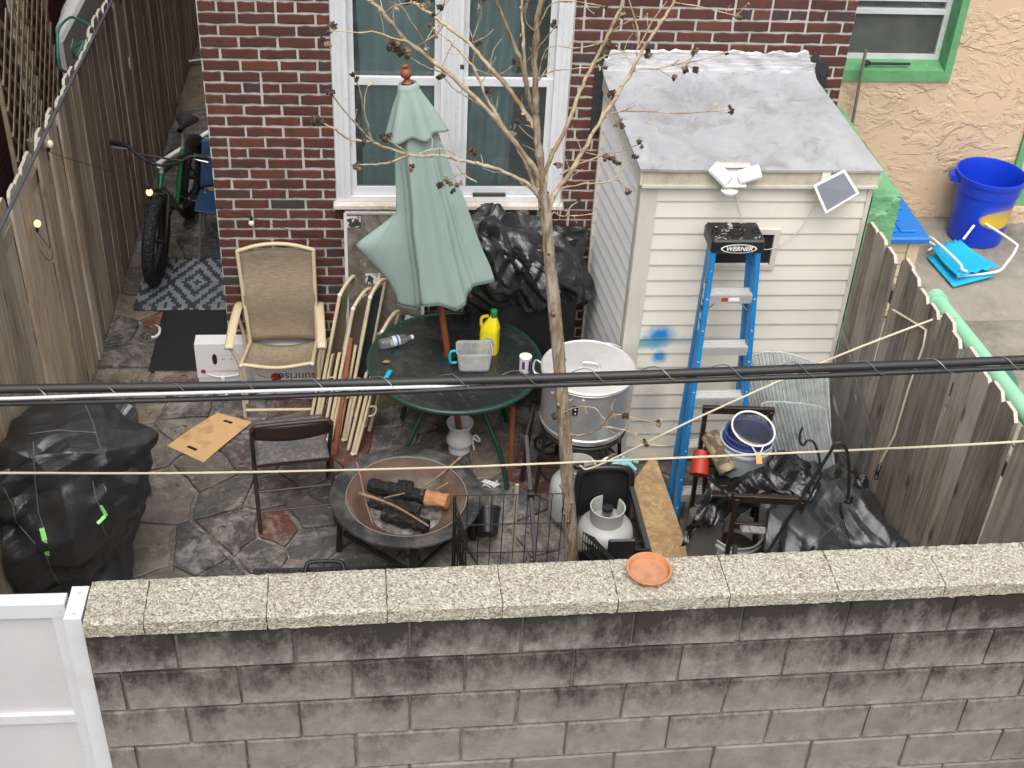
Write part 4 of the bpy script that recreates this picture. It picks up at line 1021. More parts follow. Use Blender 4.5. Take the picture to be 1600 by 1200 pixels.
M_ash = mat('ash', (.20,.19,.18), .95, layers=[('noise',(1,1,1),20,.45,.6,(.05,.045,.042),.9),('noise',(1,1,1),6,.55,.7,(.45,.44,.42),.8)], bump=[('noise',(1,1,1),60,1,.01)])
M_stick = mat('dry_stick', (.30,.20,.115), .85, layers=[('noise',(6,6,6),5,.45,.65,(.15,.095,.06),.8)])
def bark_ex(mt, N, L, B):
    v = coords(N, L, False, (30,30,3.2)); t = tex(N, L, v, 'noise', 2, 7, .7, .8); t2 = tex(N, L, coords(N, L, False, (8,8,2.2)), 'noise', 2, 6, .7, .6); t3 = tex(N, L, coords(N, L, False, (1,1,1)), 'noise', 40, 5, .7)
    c = mixc(N, L, ramp(N, L, t, .36, .64), (.15,.095,.055), (.47,.37,.25)); c = mixc(N, L, ramp(N, L, t2, .50, .64, 0, .75), c, (.56,.51,.43)); c = mixc(N, L, ramp(N, L, t2, .44, .34, 0, .6), c, (.26,.15,.07)); c = mixc(N, L, ramp(N, L, t3, .64, .72, 0, .7), c, (.07,.045,.03))
    L.new(c, B.inputs['Base Color']); L.new(bumpn(N, L, t, 1.0, .012, bumpn(N, L, t2, .8, .012)), B.inputs['Normal'])
M_bark = mat('pale_bark', (.40,.295,.185), .85, extra=bark_ex, spec=.3)
M_twig = mat('straw_twig', (.50,.41,.275), .85, layers=[('noise',(1,1,1),10,.45,.62,(.25,.165,.095),.85),('noise',(1,1,1),34,.56,.68,(.14,.09,.055),.7)], rand=False, bump=[('noise',(1,1,1),60,.8,.006)])
M_pod = mat('dried_seed_pod', (.070,.040,.024), .9, stops=[(0,(.035,.022,.016)),(.4,(.07,.045,.028)),(.7,(.13,.085,.05)),(1,(.34,.26,.16))], bump=[('noise',(1,1,1),120,1,.004)])
M_chairwood = mat('espresso_wood', (.022,.013,.009), .4, layers=[('noise',(1,1,1),14,.60,.72,(.10,.07,.05),.5)])

# ================================================================== alley things
# rug
def rug_ex(mt, N, L, B):
    tc = N.new('ShaderNodeTexCoord'); sp = N.new('ShaderNodeSeparateXYZ'); L.new(tc.outputs['Object'], sp.inputs[0])
    PX_, PY_ = .185, .32; cell = .026
    def snap(s_, c_): return mathn(N, L, 'MULTIPLY', mathn(N, L, 'FLOOR', mathn(N, L, 'DIVIDE', s_, c_), 0), c_)
    X, Y = snap(sp.outputs['X'], cell*.8), snap(sp.outputs['Y'], cell)
    fx = mathn(N, L, 'PINGPONG', X, PX_/1); fy = mathn(N, L, 'PINGPONG', Y, PY_/1)
    s_ = mathn(N, L, 'ADD', mathn(N, L, 'DIVIDE', fx, PX_), mathn(N, L, 'DIVIDE', fy, PY_))
    b = mathn(N, L, 'GREATER_THAN', mathn(N, L, 'PINGPONG', mathn(N, L, 'MULTIPLY', s_, 2.0), .5), .25)
    t = tex(N, L, tc.outputs['Object'], 'noise', 9, 5); c = mixc(N, L, b, (.030,.036,.045), (.20,.215,.235)); c = mixc(N, L, ramp(N, L, t, .5, .75, 0, .5), c, (.06,.06,.062))
    L.new(c, B.inputs['Base Color'])
M_rug = mat('woven_rug_pattern', (.1,.1,.1), .8, extra=rug_ex, bump=[('wave',(1,1,1),160,.3,.001)])
rg = MB(); rg.grid(lambda u, v: (lerp(-.77,-.005,u), lerp(.845,1.56,v), .012+.004*fbm((u*4,v*4,2),1,3)+(.016*(1-u*14) if u < .07 else 0)), 30, 24)
rg.single('outdoor_rug', M_rug, 'grey and charcoal stepped-diamond outdoor rug under the bicycle', 'rug', (-.38,1.2,0), 60, thick=.008)
MB().cb((-.285,.475,.008),(.56,.74,.010),.004).single('rubber_mat', mat('black_rubber', (.012,.012,.013), .75, layers=[('noise',(1,1,1),25,.6,.75,(.035,.034,.033),.6)]), 'plain black rubber mat in front of the patterned rug', 'mat')
dr = PZ(231,526,0); dn = thing('drain_cover', 'small round perforated drain cover set in the alley paving', 'drain', (dr.x,dr.y,0))
MB().lathe([(.001,.007),(.064,.007),(.068,.003)], 24, (dr.x,dr.y,0)).part('plate', mat('dull_drain_metal', (.10,.098,.092), .5), dn, 40)
for k in range(9):
    an = k*2*PI/8; rr = .04 if k < 8 else 0
    MB().lathe([(.0001,.0085),(.008,.0085),(.009,.0070)], 8, (dr.x+rr*math.cos(an), dr.y+rr*math.sin(an), 0)).part('hole', M_dark, dn)
MB().tube(spl([PZ(243,508,.02),PZ(249,512,.03),PZ(249,520,.03),PZ(244,526,.02),PZ(237,527,.015)],5), [.006]*5+[.010]*16, 6).single('plastic_scrap', M_wplast, 'curled white plastic scrap lying on the drain', 'litter', smooth=60)
# bicycle
FW, RW = V((-.635,1.27,.335)), V((-.50,2.27,.335)); bd = (FW-RW).normalized(); lean = V((.10,0,1)).normalized()
side = bd.cross(lean).normalized()    # pointing to bike's right
bk = thing('bicycle', 'green framed bicycle with fat black tyres parked in the alley', 'bicycle', (FW.x,FW.y+.5,0))
M_tyre = mat('black_tyre', (.014,.014,.015), .7, bump=[('vor',(1,1,1),55,1.0,.01)])
M_gpaint = mat('green_bike_paint', (.006,.13,.045), .28, coat=.5)
def wheel(c, nm, yaw=0):
    ax = (Matrix.Rotation(yaw, 3, 'Z')@side).normalized(); f_ = lean.cross(ax).normalized(); up = ax.cross(f_).normalized()
    def ring(r): return [c + (f_*math.cos(a_)+up*math.sin(a_))*r for a_ in [2*PI*k/48 for k in range(48)]]
    hubo = MB().tube([c-ax*.055, c+ax*.055], .022, 10).part(nm, M_blackm, bk, 40)
    MB().tube(ring(.288), .046, 12, closed=True).part('tyre', M_tyre, hubo, 60)
    MB().tube(ring(.238), .014, 8, closed=True).part('rim', M_blackm, hubo, 60)
    sp = MB()
    for k in range(18):
        a_ = 2*PI*k/18; b2 = a_+(.5 if k % 2 else -.5)
        sp.tube([c + ax*(.03 if k % 4 < 2 else -.03) + (f_*math.cos(b2)+up*math.sin(b2))*.022, c + (f_*math.cos(a_)+up*math.sin(a_))*.236], .0013, 4)
    sp.part('spokes', mat('steel_spoke', (.3,.3,.3), .35, metal=.8) if nm == 'front_wheel' else bpy.data.materials['steel_spoke'], hubo)
wheel(FW, 'front_wheel', R(4)); wheel(RW, 'rear_wheel')
UP = lean
head_t, head_b = FW - bd*.155 + UP*.46, FW - bd*.10 + UP*.355
BB = RW + bd*.44 - UP*.03; seat_t = BB - bd*.17 + UP*.40
fmB = MB(); fmB.tube([head_b, head_t], .021, 10).tube([head_b.lerp(head_t,.3), BB], .024, 10).tube([BB, seat_t], .019, 10)
fmB.part('frame', M_gpaint, bk, 60)
fm2 = MB(); fm2.tube([head_t, seat_t.lerp(BB,.12)], .017, 8)
for s_ in (-1,1):
    fm2.tube([seat_t.lerp(BB,.15), RW+side*.06*s_], .009, 8).tube([BB+side*.03*s_, RW+side*.065*s_], .010, 8)
fm2.part('rear_stays', M_blackm, bk, 60)
fk = MB(); fk.tube([head_b+UP*.02, head_b-UP*.01], .026, 8)
for s_ in (-1,1): fk.tube([head_b-UP*.0+side*.0, head_b+side*.065*s_-UP*.02, FW+side*.068*s_], [.018,.017,.012], 8)
fk.part('fork', M_blackm, bk, 60)
stem = head_t + UP*.07; MB().tube([head_t, stem, stem+bd*.05+UP*.02], [.018,.018,.022], 10).part('stem', M_wplast, bk, 60)
hb = stem + bd*.05+UP*.02
MB().tube(spl([hb+side*.35+UP*.085-bd*.06, hb+side*.22+UP*.095-bd*.02, hb+side*.13+UP*.04, hb, hb-side*.13+UP*.04, hb-side*.22+UP*.095-bd*.02, hb-side*.35+UP*.085-bd*.06],6), .012, 8).part('handlebar', M_blackm, bk, 60)
MB().tube([hb+side*.16+UP*.06, hb-side*.16+UP*.06], .008, 8).part('crossbar', M_blackm, bk, 60)
for s_ in (-1,1):
    gp = hb+side*.36*s_+UP*.085-bd*.062; MB().tube([gp, gp-side*.13*s_+UP*.004+bd*.012], .017, 10).part('grip', M_black, bk, 60)
    lv = gp-side*.12*s_; MB().tube(spl([lv, lv+bd*.035-UP*.01, lv+side*.10*s_+bd*.045-UP*.015],4), .005, 6).part('brake_lever', M_alu, bk, 60)
MB().tube([seat_t, seat_t+UP*.16-bd*.02], .013, 8).part('seat_post', M_alu, bk, 60)
sc_ = seat_t+UP*.18-bd*.03
def sad(u, v):
    t = u; wdt = lerp(.020,.085, max(0,min(1,(1-t-.25)/.55))**1.3) if True else 0
    an = v*2*PI; return sc_ + bd*(t*.26-.13) + side*(wdt*math.cos(an)) + UP*(.026*math.sin(an)*(1 if math.sin(an) > 0 else .5) + .012*abs(t-.5))
MB().grid(sad, 14, 16, cv=True).part('saddle', M_black, bk, 60)
MB().tube([BB-side*.05, BB+side*.05], .03, 10).part('crank_hub', M_blackm, bk, 40)
for s_ in (-1,1):
    e = BB+side*.075*s_+(bd*.16 if s_ > 0 else -bd*.16); MB().tube([BB+side*.06*s_, e], .010, 6).part('crank_arm', M_blackm, bk)
    MB().cb(e+side*.05*s_, (.09,.085,.022), .005).part('pedal', M_black, bk)
MB().lathe([(.06,-.002),(.088,-.002),(.088,.002),(.06,.002)], 28, BB+side*.05, Matrix((bd, UP, side)).transposed()).part('chainring', M_blackm, bk)
MB().tube(spl([hb+side*.1+UP*.05, hb+bd*.07-UP*.02, head_b+bd*.06, FW+UP*.30+side*.05],6), .0035, 5).part('brake_cable', M_black, bk)
# blue plastic chair
M_navy = mat('navy_plastic', (.012,.045,.115), .5, layers=[('noise',(1,1,1),7,.55,.7,(.10,.12,.14),.6)])
M_chrome = mat('worn_chrome', (.45,.43,.40), .3, metal=.85)
bcx, bcy = -.205, 1.50
bl = thing('plastic_chair', 'blue plastic shell chair beside the bicycle at the brick corner', 'chair', (bcx,bcy+.2,0))
MB().grid(lambda u, v: (bcx+(u-.5)*.36*(1+.06*math.sin(v*PI)), bcy+.02+v*.38, .43-.02*math.sin(u*PI)-.015*v + (.01 if v < .1 else 0)), 14, 10).part('seat', M_navy, bl, 60, thick=.008)
MB().grid(lambda u, v: (bcx+(u-.5)*(.36-.07*v)+.0, bcy+.40+.09*v+.03*math.sin(u*PI), .43+v*.36), 14, 12).part('backrest', M_navy, bl, 60, thick=.008)
MB().bx(bcx-.03,bcx+.02,bcy+.425,bcy+.44,.50,.64).part('back_slot', M_black, bl)
for sx in (-1,1):
    for sy in (0,1):
        MB().tube([(bcx+sx*.14,bcy+.05+sy*.3,.42),(bcx+sx*.185,bcy-.01+sy*.42,0)], .011, 8).part('leg', M_chrome, bl, 60)
a, b_ = PY(262,246,2.35), PY(331,203,2.55); MB().tube([a+(a-b_)*.25, b_], .018, 8).tube([a+(a-b_)*.2, V((a.x-.1,2.6,.0))], .012, 8).single('white_pole', M_wplast, 'white plastic pole leaning behind the bicycle saddle', 'pole', smooth=40)
p = PZ(322,240,.55); q_ = MB(); q_.cb((p.x+.02,p.y+.15,.30),(.12,.10,.60),.02); q_.single('yellow_tub', mat('pale_yellow_plastic', (.55,.48,.16), .5), 'pale yellow plastic tub behind the blue chair', 'tub')
p = PZ(305,104,0); MB().tube([p+V((-.1,0,.05)), p+V((.22,.05,.08))], .015, 8).single('metal_bar', M_chrome, 'dull metal bar lying far back in the alley', 'bar', smooth=40)

# ================================================================== cartons under the recliner
def carton(name, x0, x1, y0, y1, z1, label):
    t = thing(name, label, 'box', ((x0+x1)/2,(y0+y1)/2,0)); zs = z1*.30
    MB().bx(x0+.004,x1-.004,y0+.004,y1-.004,0,zs).part('lower_band', mat('grey_white_carton', (.60,.60,.615), .7) if 'grey_white_carton' not in bpy.data.materials else bpy.data.materials['grey_white_carton'], t)
    MB().bx(x0,x1,y0,y1,zs,z1).part('shell', M_carton, t)
    return t, zs
ca, zs = carton('produce_carton', -.205, .165, -.125, -.015, .375, 'white produce carton with hand hole against the brick corner')
yf = -.126
hh = MB(); hh.prism([V((-.085+.016*math.cos(a_), yf, .26+.042*math.sin(a_))) for a_ in [2*PI*k/16 for k in range(16)]], (0,-.001,0)); hh.part('hand_hole', M_dark, ca)
MB().lathe([(.0001,0),(.016,0)], 16, (-.165,yf-.001,.165), Matrix.Rotation(R(90),3,'X')).part('red_dot', M_redprint, ca)
for (x_, z_, w_, h_) in [(.0,.165,.16,.006),(.02,.175,.13,.003),(-.10,.168,.05,.004),(-.0,.292,.19,.003)]: MB().bx(x_-w_/2,x_+w_/2,yf-.001,yf-.0003,z_,z_+h_).part('print_line', M_pinkprint, ca)
for x_ in (-.03,.02): MB().bx(x_-.01,x_+.01,yf-.001,yf-.0003,.255,.265).part('print_mark', M_greyprint, ca)
MB().tube([V((-.115+.04*math.cos(a_), yf+.001, .055+.02*math.sin(a_))) for a_ in [2*PI*k/20 for k in range(20)]], .003, 5, closed=True).part('print_oval', M_pinkprint, ca)
MB().tube(spl([(-.14,yf-.004,.145),(-.07,yf-.006,.125),(.0,yf-.006,.13),(.06,yf-.004,.14)],5), .004, 6).part('handle_cord', M_wplast, ca)
MB().tube(spl([(-.045,yf-.006,.128),(-.04,yf-.012,.08),(-.035,yf-.018,.03),(-.02,yf-.03,.004)],5), [.014]*10+[.017]*6, 6).part('ribbon', M_wplast, ca, 60)
cb2, zs = carton('produce_carton', .17, .60, -.215, -.015, .365, 'white produce carton with upside-down red printed name beneath the recliner')
yf = -.216
put_text('lettering', 'sunrise', .085, M_blackprint, cb2, (.44,yf-.001,.185), (-1,0,0), (0,0,-1))
MB().lathe([(.0001,0),(.034,0)], 22, (.305,yf-.001,.178), Matrix.Rotation(R(90),3,'X')).part('red_dot', M_redprint, cb2)
for s_ in (-1,1): MB().tube(spl([(.385+s_*.20,yf-.001,.205),(.385+s_*.15,yf-.001,.18),(.385+s_*.09,yf-.001,.172)],5), .0035, 5).part('swoosh', M_orangeprint, cb2)
put_text('lettering', 'sunrise', .085, M_blackprint, cb2, (.44,yf-.001,.30), (-1,0,0), (0,0,-1))
put_text('lettering', 'magic', .05, M_orangeprint, cb2, (.43,yf-.001,.342), (-1,0,0), (0,0,-1))
MB().lathe([(.0001,0),(.028,0)], 22, (.29,yf-.001,.295), Matrix.Rotation(R(90),3,'X')).part('red_dot', M_redprint, cb2)

# ================================================================== recliner
rcn = thing('recliner_chair', 'tan sling patio chair with arms unfolded facing the camera', 'chair', (.35,-.25,0))
TL, TR = V((.115,-.10,1.045)), V((.575,-.085,1.045)); BL, BR = V((.155,-.17,.425)), V((.575,-.16,.425)); FL, FR_ = V((.125,-.47,.46)), V((.56,-.46,.46))
MB().grid(lambda u, v: TL.lerp(TR,u).lerp(BL.lerp(BR,u),v)+V((0,.035*math.sin(PI*u)*.6+.012*math.sin(v*9),0)), 14, 16).part('back_sling', M_sling, rcn, 60, thick=.004)
MB().grid(lambda u, v: BL.lerp(BR,u).lerp(FL.lerp(FR_,u),v)+V((0,0,-.035*math.sin(PI*u)-.012*math.sin(PI*v))), 14, 10).part('seat_sling', M_sling, rcn, 60, thick=.004)
MB().tube([BL,TL], .013, 8).tube([BR,TR], .013, 8).tube(spl([TL,TL.lerp(TR,.25)+V((0,0,.035)),TL.lerp(TR,.5)+V((0,0,.047)),TL.lerp(TR,.75)+V((0,0,.035)),TR],6), .013, 8).part('back_frame', M_tan, rcn, 60)
MB().tube([BL,FL], .013, 8).tube([BR,FR_], .013, 8).tube(spl([FL,FL.lerp(FR_,.5)+V((0,0,-.03)),FR_],6), .012, 8).part('seat_frame', M_tan, rcn, 60)
for s_, (xa, xs_) in ((-1,(.075,.13)),(1,(.615,.585))):
    def arm(u, v, xa=xa):
        y = lerp(-.49,-.06,u); z = .595+.05*math.sin(u*PI*.75)+.02*u; x = xa+(.035*(u-.3) if xa < .3 else -.03*(u-.3))
        return (x+(v-.5)*.052, y, z-.006*abs(v-.5)*2)
    MB().grid(arm, 14, 4).part('armrest', M_tan, rcn, 60, thick=.016)
    xg = .115 if s_ < 0 else .595
    MB().tube(spl([(xa+.005*s_,-.47,.59),(xg,-.44,.42),(xg,-.42,.2),(xg-.0,-.415,.01)],5), .011, 8).part('leg', M_tan, rcn, 60)
    MB().tube(spl([(xa,-.10,.62),(xg,-.12,.42),(xg,-.2,.2),(xg,-.27,.01)],5), .011, 8).part('leg', M_tan, rcn, 60)
MB().tube([(.115,-.418,.07),(.595,-.418,.07)], .010, 8).part('foot_bar', M_tan, rcn, 60)
for p in (BL, BR, FL, FR_): MB().ball(p+V((0,-.014,0)), .009, 6).part('bolt', M_wplast, rcn, 60)

# ================================================================== folded sling chairs
def folded(name, foot, top, wv, fab, label, metal=M_tan, arm=True):
    """flat folded chair leaning on the wall: foot->top is its length, wv its width"""
    foot, top, wv = V(foot), V(top), V(wv); ax = (top-foot); nrm = ax.cross(wv).normalized(); t = thing(name, label, 'chair', (foot.x,foot.y,0), group='folded sling chairs leaning on the brick wall')
    if nrm.dot(CAM-foot) > 0: nrm = -nrm                     # nrm points away from the viewer's side
    a0, a1, b0, b1 = foot, top, foot+wv, top+wv
    MB().tube([a0,a1], .012, 8).tube([b0,b1], .012, 8).tube(spl([a1,a1+ax*.03+wv*.25,a1+ax*.04+wv*.5,a1+ax*.03+wv*.75,b1],4), .012, 8).part('back_frame', metal, t, 60)
    MB().grid(lambda u, v: a0.lerp(b0,u).lerp(a1.lerp(b1,u),lerp(.22,.97,v))+nrm*(.015*math.sin(PI*u)), 10, 12).part('back_sling', fab, t, 60, thick=.004)
    c0, c1, d0, d1 = [p+nrm*.035 for p in (a0.lerp(a1,.02), a0.lerp(a1,.66), b0.lerp(b1,.02), b0.lerp(b1,.66))]
    MB().tube([c0,c1], .011, 8).tube([d0,d1], .011, 8).part('seat_frame', metal, t, 60)
    MB().grid(lambda u, v: c0.lerp(d0,u).lerp(c1.lerp(d1,u),lerp(.1,.98,v)), 8, 8).part('seat_sling', fab, t, 60, thick=.004)
    MB().tube([a0-nrm*.02, a0.lerp(a1,.45)-nrm*.028], .011, 8).part('leg', metal, t, 60)
    if arm:
        q0, q1 = a0.lerp(a1,.28)-nrm*.03, a0.lerp(a1,.58)-nrm*.03; MB().bar(q0, q1, .032, .012, up=nrm).part('armrest', metal, t)
        m0 = a0.lerp(a1,.40)-nrm*.03; MB().tube(spl([m0, m0-nrm*.045+ax*.02, m0-nrm*.05-ax*.04, m0-nrm*.015-ax*.07],5), .006, 6).part('latch', metal, t, 60)
    for p in (a0, a1): MB().ball(p, .015, 6).part('foot_cap', M_wplast, t, 60)
    return t
M_slate = mat('slate_blue_sling', (.035,.048,.062), .85)
folded('folded_chair', (.555,-.55,.012), (.735,-.28,.84), (.105,.20,.02), M_sling, 'folded tan sling chair leaning on the wall, nearest the recliner')
folded('folded_chair', (.645,-.66,.012), (.815,-.36,.79), (.105,.20,.02), M_sling, 'folded tan sling chair, second from the recliner')
folded('folded_chair', (.74,-.66,.012), (.92,-.34,.86), (.09,.17,.02), M_slate, 'folded slate blue sling chair between the tan ones', arm=False)
folded('folded_chair', (.80,-.80,.012), (.99,-.48,.70), (.10,.20,.02), M_sling, 'folded tan sling chair nearest the glass table')
# red-brown bar among the folded chairs
MB().bar((.69,-.80,.004),(.80,-.42,.62),.028,.018).single('wood_strut', M_wood_u, 'red-brown wooden strut standing among the folded chairs', 'strut')
# framed slab against the wall
sl = thing('framed_panel', 'grey mottled stone-look panel in white frame leaning under window', 'panel', (1.0,-.10,0))
def pan(u, v): return V((lerp(.775,1.245,u), lerp(-.20,-.045,v), lerp(.50,1.285,v)))
MB().grid(pan, 2, 2).part('panel', M_slab, sl, thick=.012)
for (u0,v0,u1,v1) in ((0,0,1,0),(0,1,1,1),(0,0,0,1),(1,0,1,1)): MB().bar(pan(u0,v0)+V((0,-.006,0)), pan(u1,v1)+V((0,-.006,0)), .020, .020, up=(0,1,.2)).part('edge_trim', mat('scuffed_white_edge', (.55,.55,.54), .6) if 'scuffed_white_edge' not in bpy.data.materials else bpy.data.materials['scuffed_white_edge'], sl)
M_stick1 = mat('printed_sticker', (.55,.54,.52), .6, layers=[('noise',(1,1,1),22,.5,.55,(.03,.03,.03),1.0,2)])
for (u_, v_) in ((.10,.93),(.34,.47),(.27,.30),(.80,.12),(.09,.10)):
    c0 = pan(u_,v_)+V((0,-.010,0)); up_ = (pan(0,1)-pan(0,0)).normalized(); MB().prism([c0+V((-.045,0,0))-up_*.035, c0+V((.045,0,0))-up_*.035, c0+V((.045,0,0))+up_*.035, c0+V((-.045,0,0))+up_*.035], (0,-.0015,0)).part('sticker', M_stick1, sl)
MB().bx(.80,1.25,-.30,-.06,0,.49).single('low_crate', mat('mossy_plaster_box', (.30,.27,.17), .85, layers=[('noise',(1,1,1),9,.45,.65,(.16,.12,.06),.8)]), 'stained pale box standing under the framed panel', 'box')
# ================================================================== umbrella, table and what stands on it
U0, U1 = V((1.470,-.765,.06)), V((1.142,-.75,2.42)); ua = (U1-U0).normalized()
ux = V((1,0,0)); ux = (ux-ua*ux.dot(ua)).normalized(); uy = ua.cross(ux)      # uy points away from the camera
um = thing('patio_umbrella', 'closed sage green patio umbrella tilting above the glass table', 'umbrella', (U0.x,U0.y,0))
MB().tube([U0, U1], .019, 12).part('pole', M_wood_u, um, 40)
fin = [(.001,-.01),(.026,-.01),(.028,.0),(.016,.012),(.014,.02),(.030,.036),(.033,.05),(.024,.066),(.014,.074),(.016,.082),(.018,.09),(.001,.098)]
MB().lathe(fin, 20, U1+ua*.004, Matrix((ux,uy,ua)).transposed()).part('finial', M_wood_u, um, 50)
def uaxis(t): return U1 - ua*(t*1.25)
def canopy(u, v):
    th = u*2*PI; t = v
    R0 = lerp(.045, .245, t**.82)
    fold = .17*(1-1.9*abs(math.sin(3.5*th+.3+.5*t)))+.08*math.cos(4*th+2.0-1.3*t)+.05*(1-2*abs(math.sin(5.5*th+1.)))
    r = R0*(1+fold*min(1,t*2.2)*.85)
    d = (th-R(186)+PI) % (2*PI) - PI                      # loose fold poking out on the left
    r += .235*math.exp(-(d/.20)**2)*max(0, 1-abs(t-.70)/(.13 if t < .70 else .28))**1.25
    hem = .022*math.cos(5*th+.6)+.016*math.cos(3*th+2.2) - .075*max(0,math.cos(th-.2)) + .01
    t2 = t*(1+ (hem if t > .6 else 0)*((t-.6)/.4 if t > .6 else 0))
    p = uaxis(t2*.99+.0) + ux*(r*math.cos(th)) + uy*(r*math.sin(th)*.8)
    p += ux*(.035*t*t)                                      # hangs straighter than the tilted pole
    p += V((0,0,-.02))*t
    return p + V((fbm((p.x*5,p.y*5,p.z*5),1,3),0,0))*.006
MB().grid(lambda u, v: canopy(u, v), 150, 46, cu=True).part('canopy', M_canopy, um, 70, thick=.003)
sm_ = MB()
for k in range(8): sm_.tube([canopy((k+.35)/8, j/40)+(canopy((k+.35)/8, j/40)-uaxis(j/40)).normalized()*.002 for j in range(3,41)], .0013, 4)
sm_.part('seams', mat('sage_seam', (.20,.30,.26), .9), um)
MB().tube([canopy(k/150, 1.0) for k in range(150)], .0025, 4, closed=True).part('hem', bpy.data.materials['sage_seam'], um)
def vent(u, v):
    th = u*2*PI; R0 = lerp(.036, .148, v**.9); r = R0*(1+(.14*math.cos(6*th+.9)+.08*math.cos(3*th+1))*min(1,v*1.6))
    hem = .03*math.cos(6*th+.9)
    return U1 - ua*(.002+v*.27*(1+hem*(v > .5))) + ux*(r*math.cos(th)) + uy*(r*math.sin(th)*.85)
MB().grid(vent, 110, 16, cu=True).part('vent_canopy', M_canopy, um, 70, thick=.003)
for th, t1, r_ in ((R(-20),1.05,.10),(R(-60),1.0,.07),(R(200),1.0,.06),(R(40),1.02,.06)):
    a = uaxis(.35); b_ = uaxis(t1)+ux*(r_*math.cos(th)*1.6+.03)+uy*(r_*math.sin(th)); MB().bar(a, b_, .016, .012, up=uy).part('rib', M_wood_u, um)
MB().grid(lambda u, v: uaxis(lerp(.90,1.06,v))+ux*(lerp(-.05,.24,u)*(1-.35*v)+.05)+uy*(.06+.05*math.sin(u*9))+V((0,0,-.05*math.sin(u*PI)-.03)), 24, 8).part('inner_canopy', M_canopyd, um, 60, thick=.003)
TC = V((1.42,-.80,0)); TH, TRr = .715, .505
tb = thing('patio_table', 'round dark glass patio table with green metal rim', 'table', TC)
MB().lathe([(.026,TH-.006),(.026,TH),(TRr-.012,TH),(TRr-.012,TH-.006)], 72, TC, cap0=False).part('glass_top', M_tglass, tb, 30)
MB().tube([TC+V((TRr*math.cos(a_),TRr*math.sin(a_),TH-.010)) for a_ in [2*PI*k/72 for k in range(72)]], .0165, 10, closed=True).part('rim', M_gframe, tb, 60)
MB().tube([TC+V((.30*math.cos(a_),.30*math.sin(a_),TH-.028)) for a_ in [2*PI*k/48 for k in range(48)]], .010, 8, closed=True).part('support_ring', M_gframe, tb, 60)
MB().lathe([(.024,TH-.03),(.042,TH-.012),(.042,TH+.004),(.026,TH+.004)], 20, TC+V((-.037,.05,0))).part('collar', M_gframe, tb, 40)
for k in range(4):
    an = R(45+90*k-4); d = V((math.cos(an),math.sin(an),0))
    MB().tube(spl([TC+d*.49+V((0,0,TH-.012)), TC+d*.30+V((0,0,TH-.03)), TC+d*.16+V((0,0,TH-.10)), TC+d*.25+V((0,0,.46)), TC+d*.40+V((0,0,.24)), TC+d*.475+V((0,0,.012))],6), .0155, 8).part('leg', M_gframe, tb, 60)
ur = thing('urn_base', 'white ceramic urn holding the umbrella pole under the table', 'urn', (1.462,-.76,0))
MB().lathe([(.001,.0),(.066,.0),(.068,.014),(.058,.03),(.06,.04),(.082,.065),(.084,.09),(.070,.118),(.062,.135),(.063,.16),(.078,.20),(.084,.215),(.080,.218),(.072,.205),(.056,.16),(.05,.12),(.001,.11)], 36, (1.462,-.76,0)).part('body', M_porc, ur, 50)
MB().tube(spl([(1.535,-.80,.135),(1.57,-.83,.12),(1.58,-.84,.14),(1.555,-.82,.16),(1.54,-.81,.11),(1.55,-.83,.05)],5), .006, 6).part('tie', M_porc, ur, 60)
# bottle
a, b_ = PZ(594,538,.75), PZ(641,527,.75); a.z = b_.z = .749; d = (b_-a).normalized()
bt = thing('water_bottle', 'clear plastic water bottle lying on the glass table', 'bottle', ((a+b_)/2).xy.to_3d()+V((0,0,.716)))
Lb = .205; Mq = Matrix((V((0,0,1)).cross(d).normalized(), V((0,0,1)), d)).transposed()
MB().lathe([(.001,0),(.028,0),(.032,.006),(.032,.125),(.029,.15),(.016,.182),(.012,.19),(.012,.195)], 20, a, Mq).part('body', M_clear, bt, 50)
MB().lathe([(.0325,.075),(.0328,.077),(.0328,.118),(.0325,.12)], 20, a, Mq).part('label', mat('bottle_label', (.62,.66,.70), .5), bt, 50)
MB().lathe([(.0332,.098),(.0332,.108)], 20, a, Mq).part('label_stripe', mat('blue_stripe', (.02,.10,.40), .5), bt)
MB().lathe([(.001,.212),(.014,.212),(.0145,.195),(.001,.195)], 16, a, Mq).part('cap', M_wplast, bt, 40)
# yellow jug
jb = PZ(764,548,.717); jg = thing('yellow_jug', 'yellow plastic jug with green cap on the glass table', 'jug', jb)
jd = V((.92,-.38,0)).normalized(); jn = V((.38,.92,0)).normalized()
def jug(u, v):
    th = u*2*PI; ct, st_ = math.cos(th), math.sin(th); n_ = 4
    sx = abs(ct)**(2/n_)*(1 if ct > 0 else -1); sy = abs(st_)**(2/n_)*(1 if st_ > 0 else -1)
    z = v*.265; k = 1 if v < .60 else max(.16, 1-((v-.60)/.40)**1.3*.86)
    sh = .028*max(0,(v-.55)/.45)
    return jb + jd*(sx*.055*k+sh*.7) + jn*(sy*.045*k) + V((0,0,z))
MB().grid(jug, 36, 24, cu=True).part('body', M_yellow, jg, 60)
tp = jb+jd*.020+V((0,0,.265)); MB().lathe([(.017,-.02),(.017,.0),(.020,.002),(.020,.026),(.018,.028),(.001,.028)], 18, tp).part('cap', M_gcap, jg, 40)
hA = jb-jd*.015+V((0,0,.245)); MB().tube(spl([hA, jb-jd*.05+V((0,0,.225)), jb-jd*.056+V((0,0,.19)), jb-jd*.05+V((0,0,.155))],6), .010, 8).part('handle', M_yellow, jg, 60)
nf = -jn
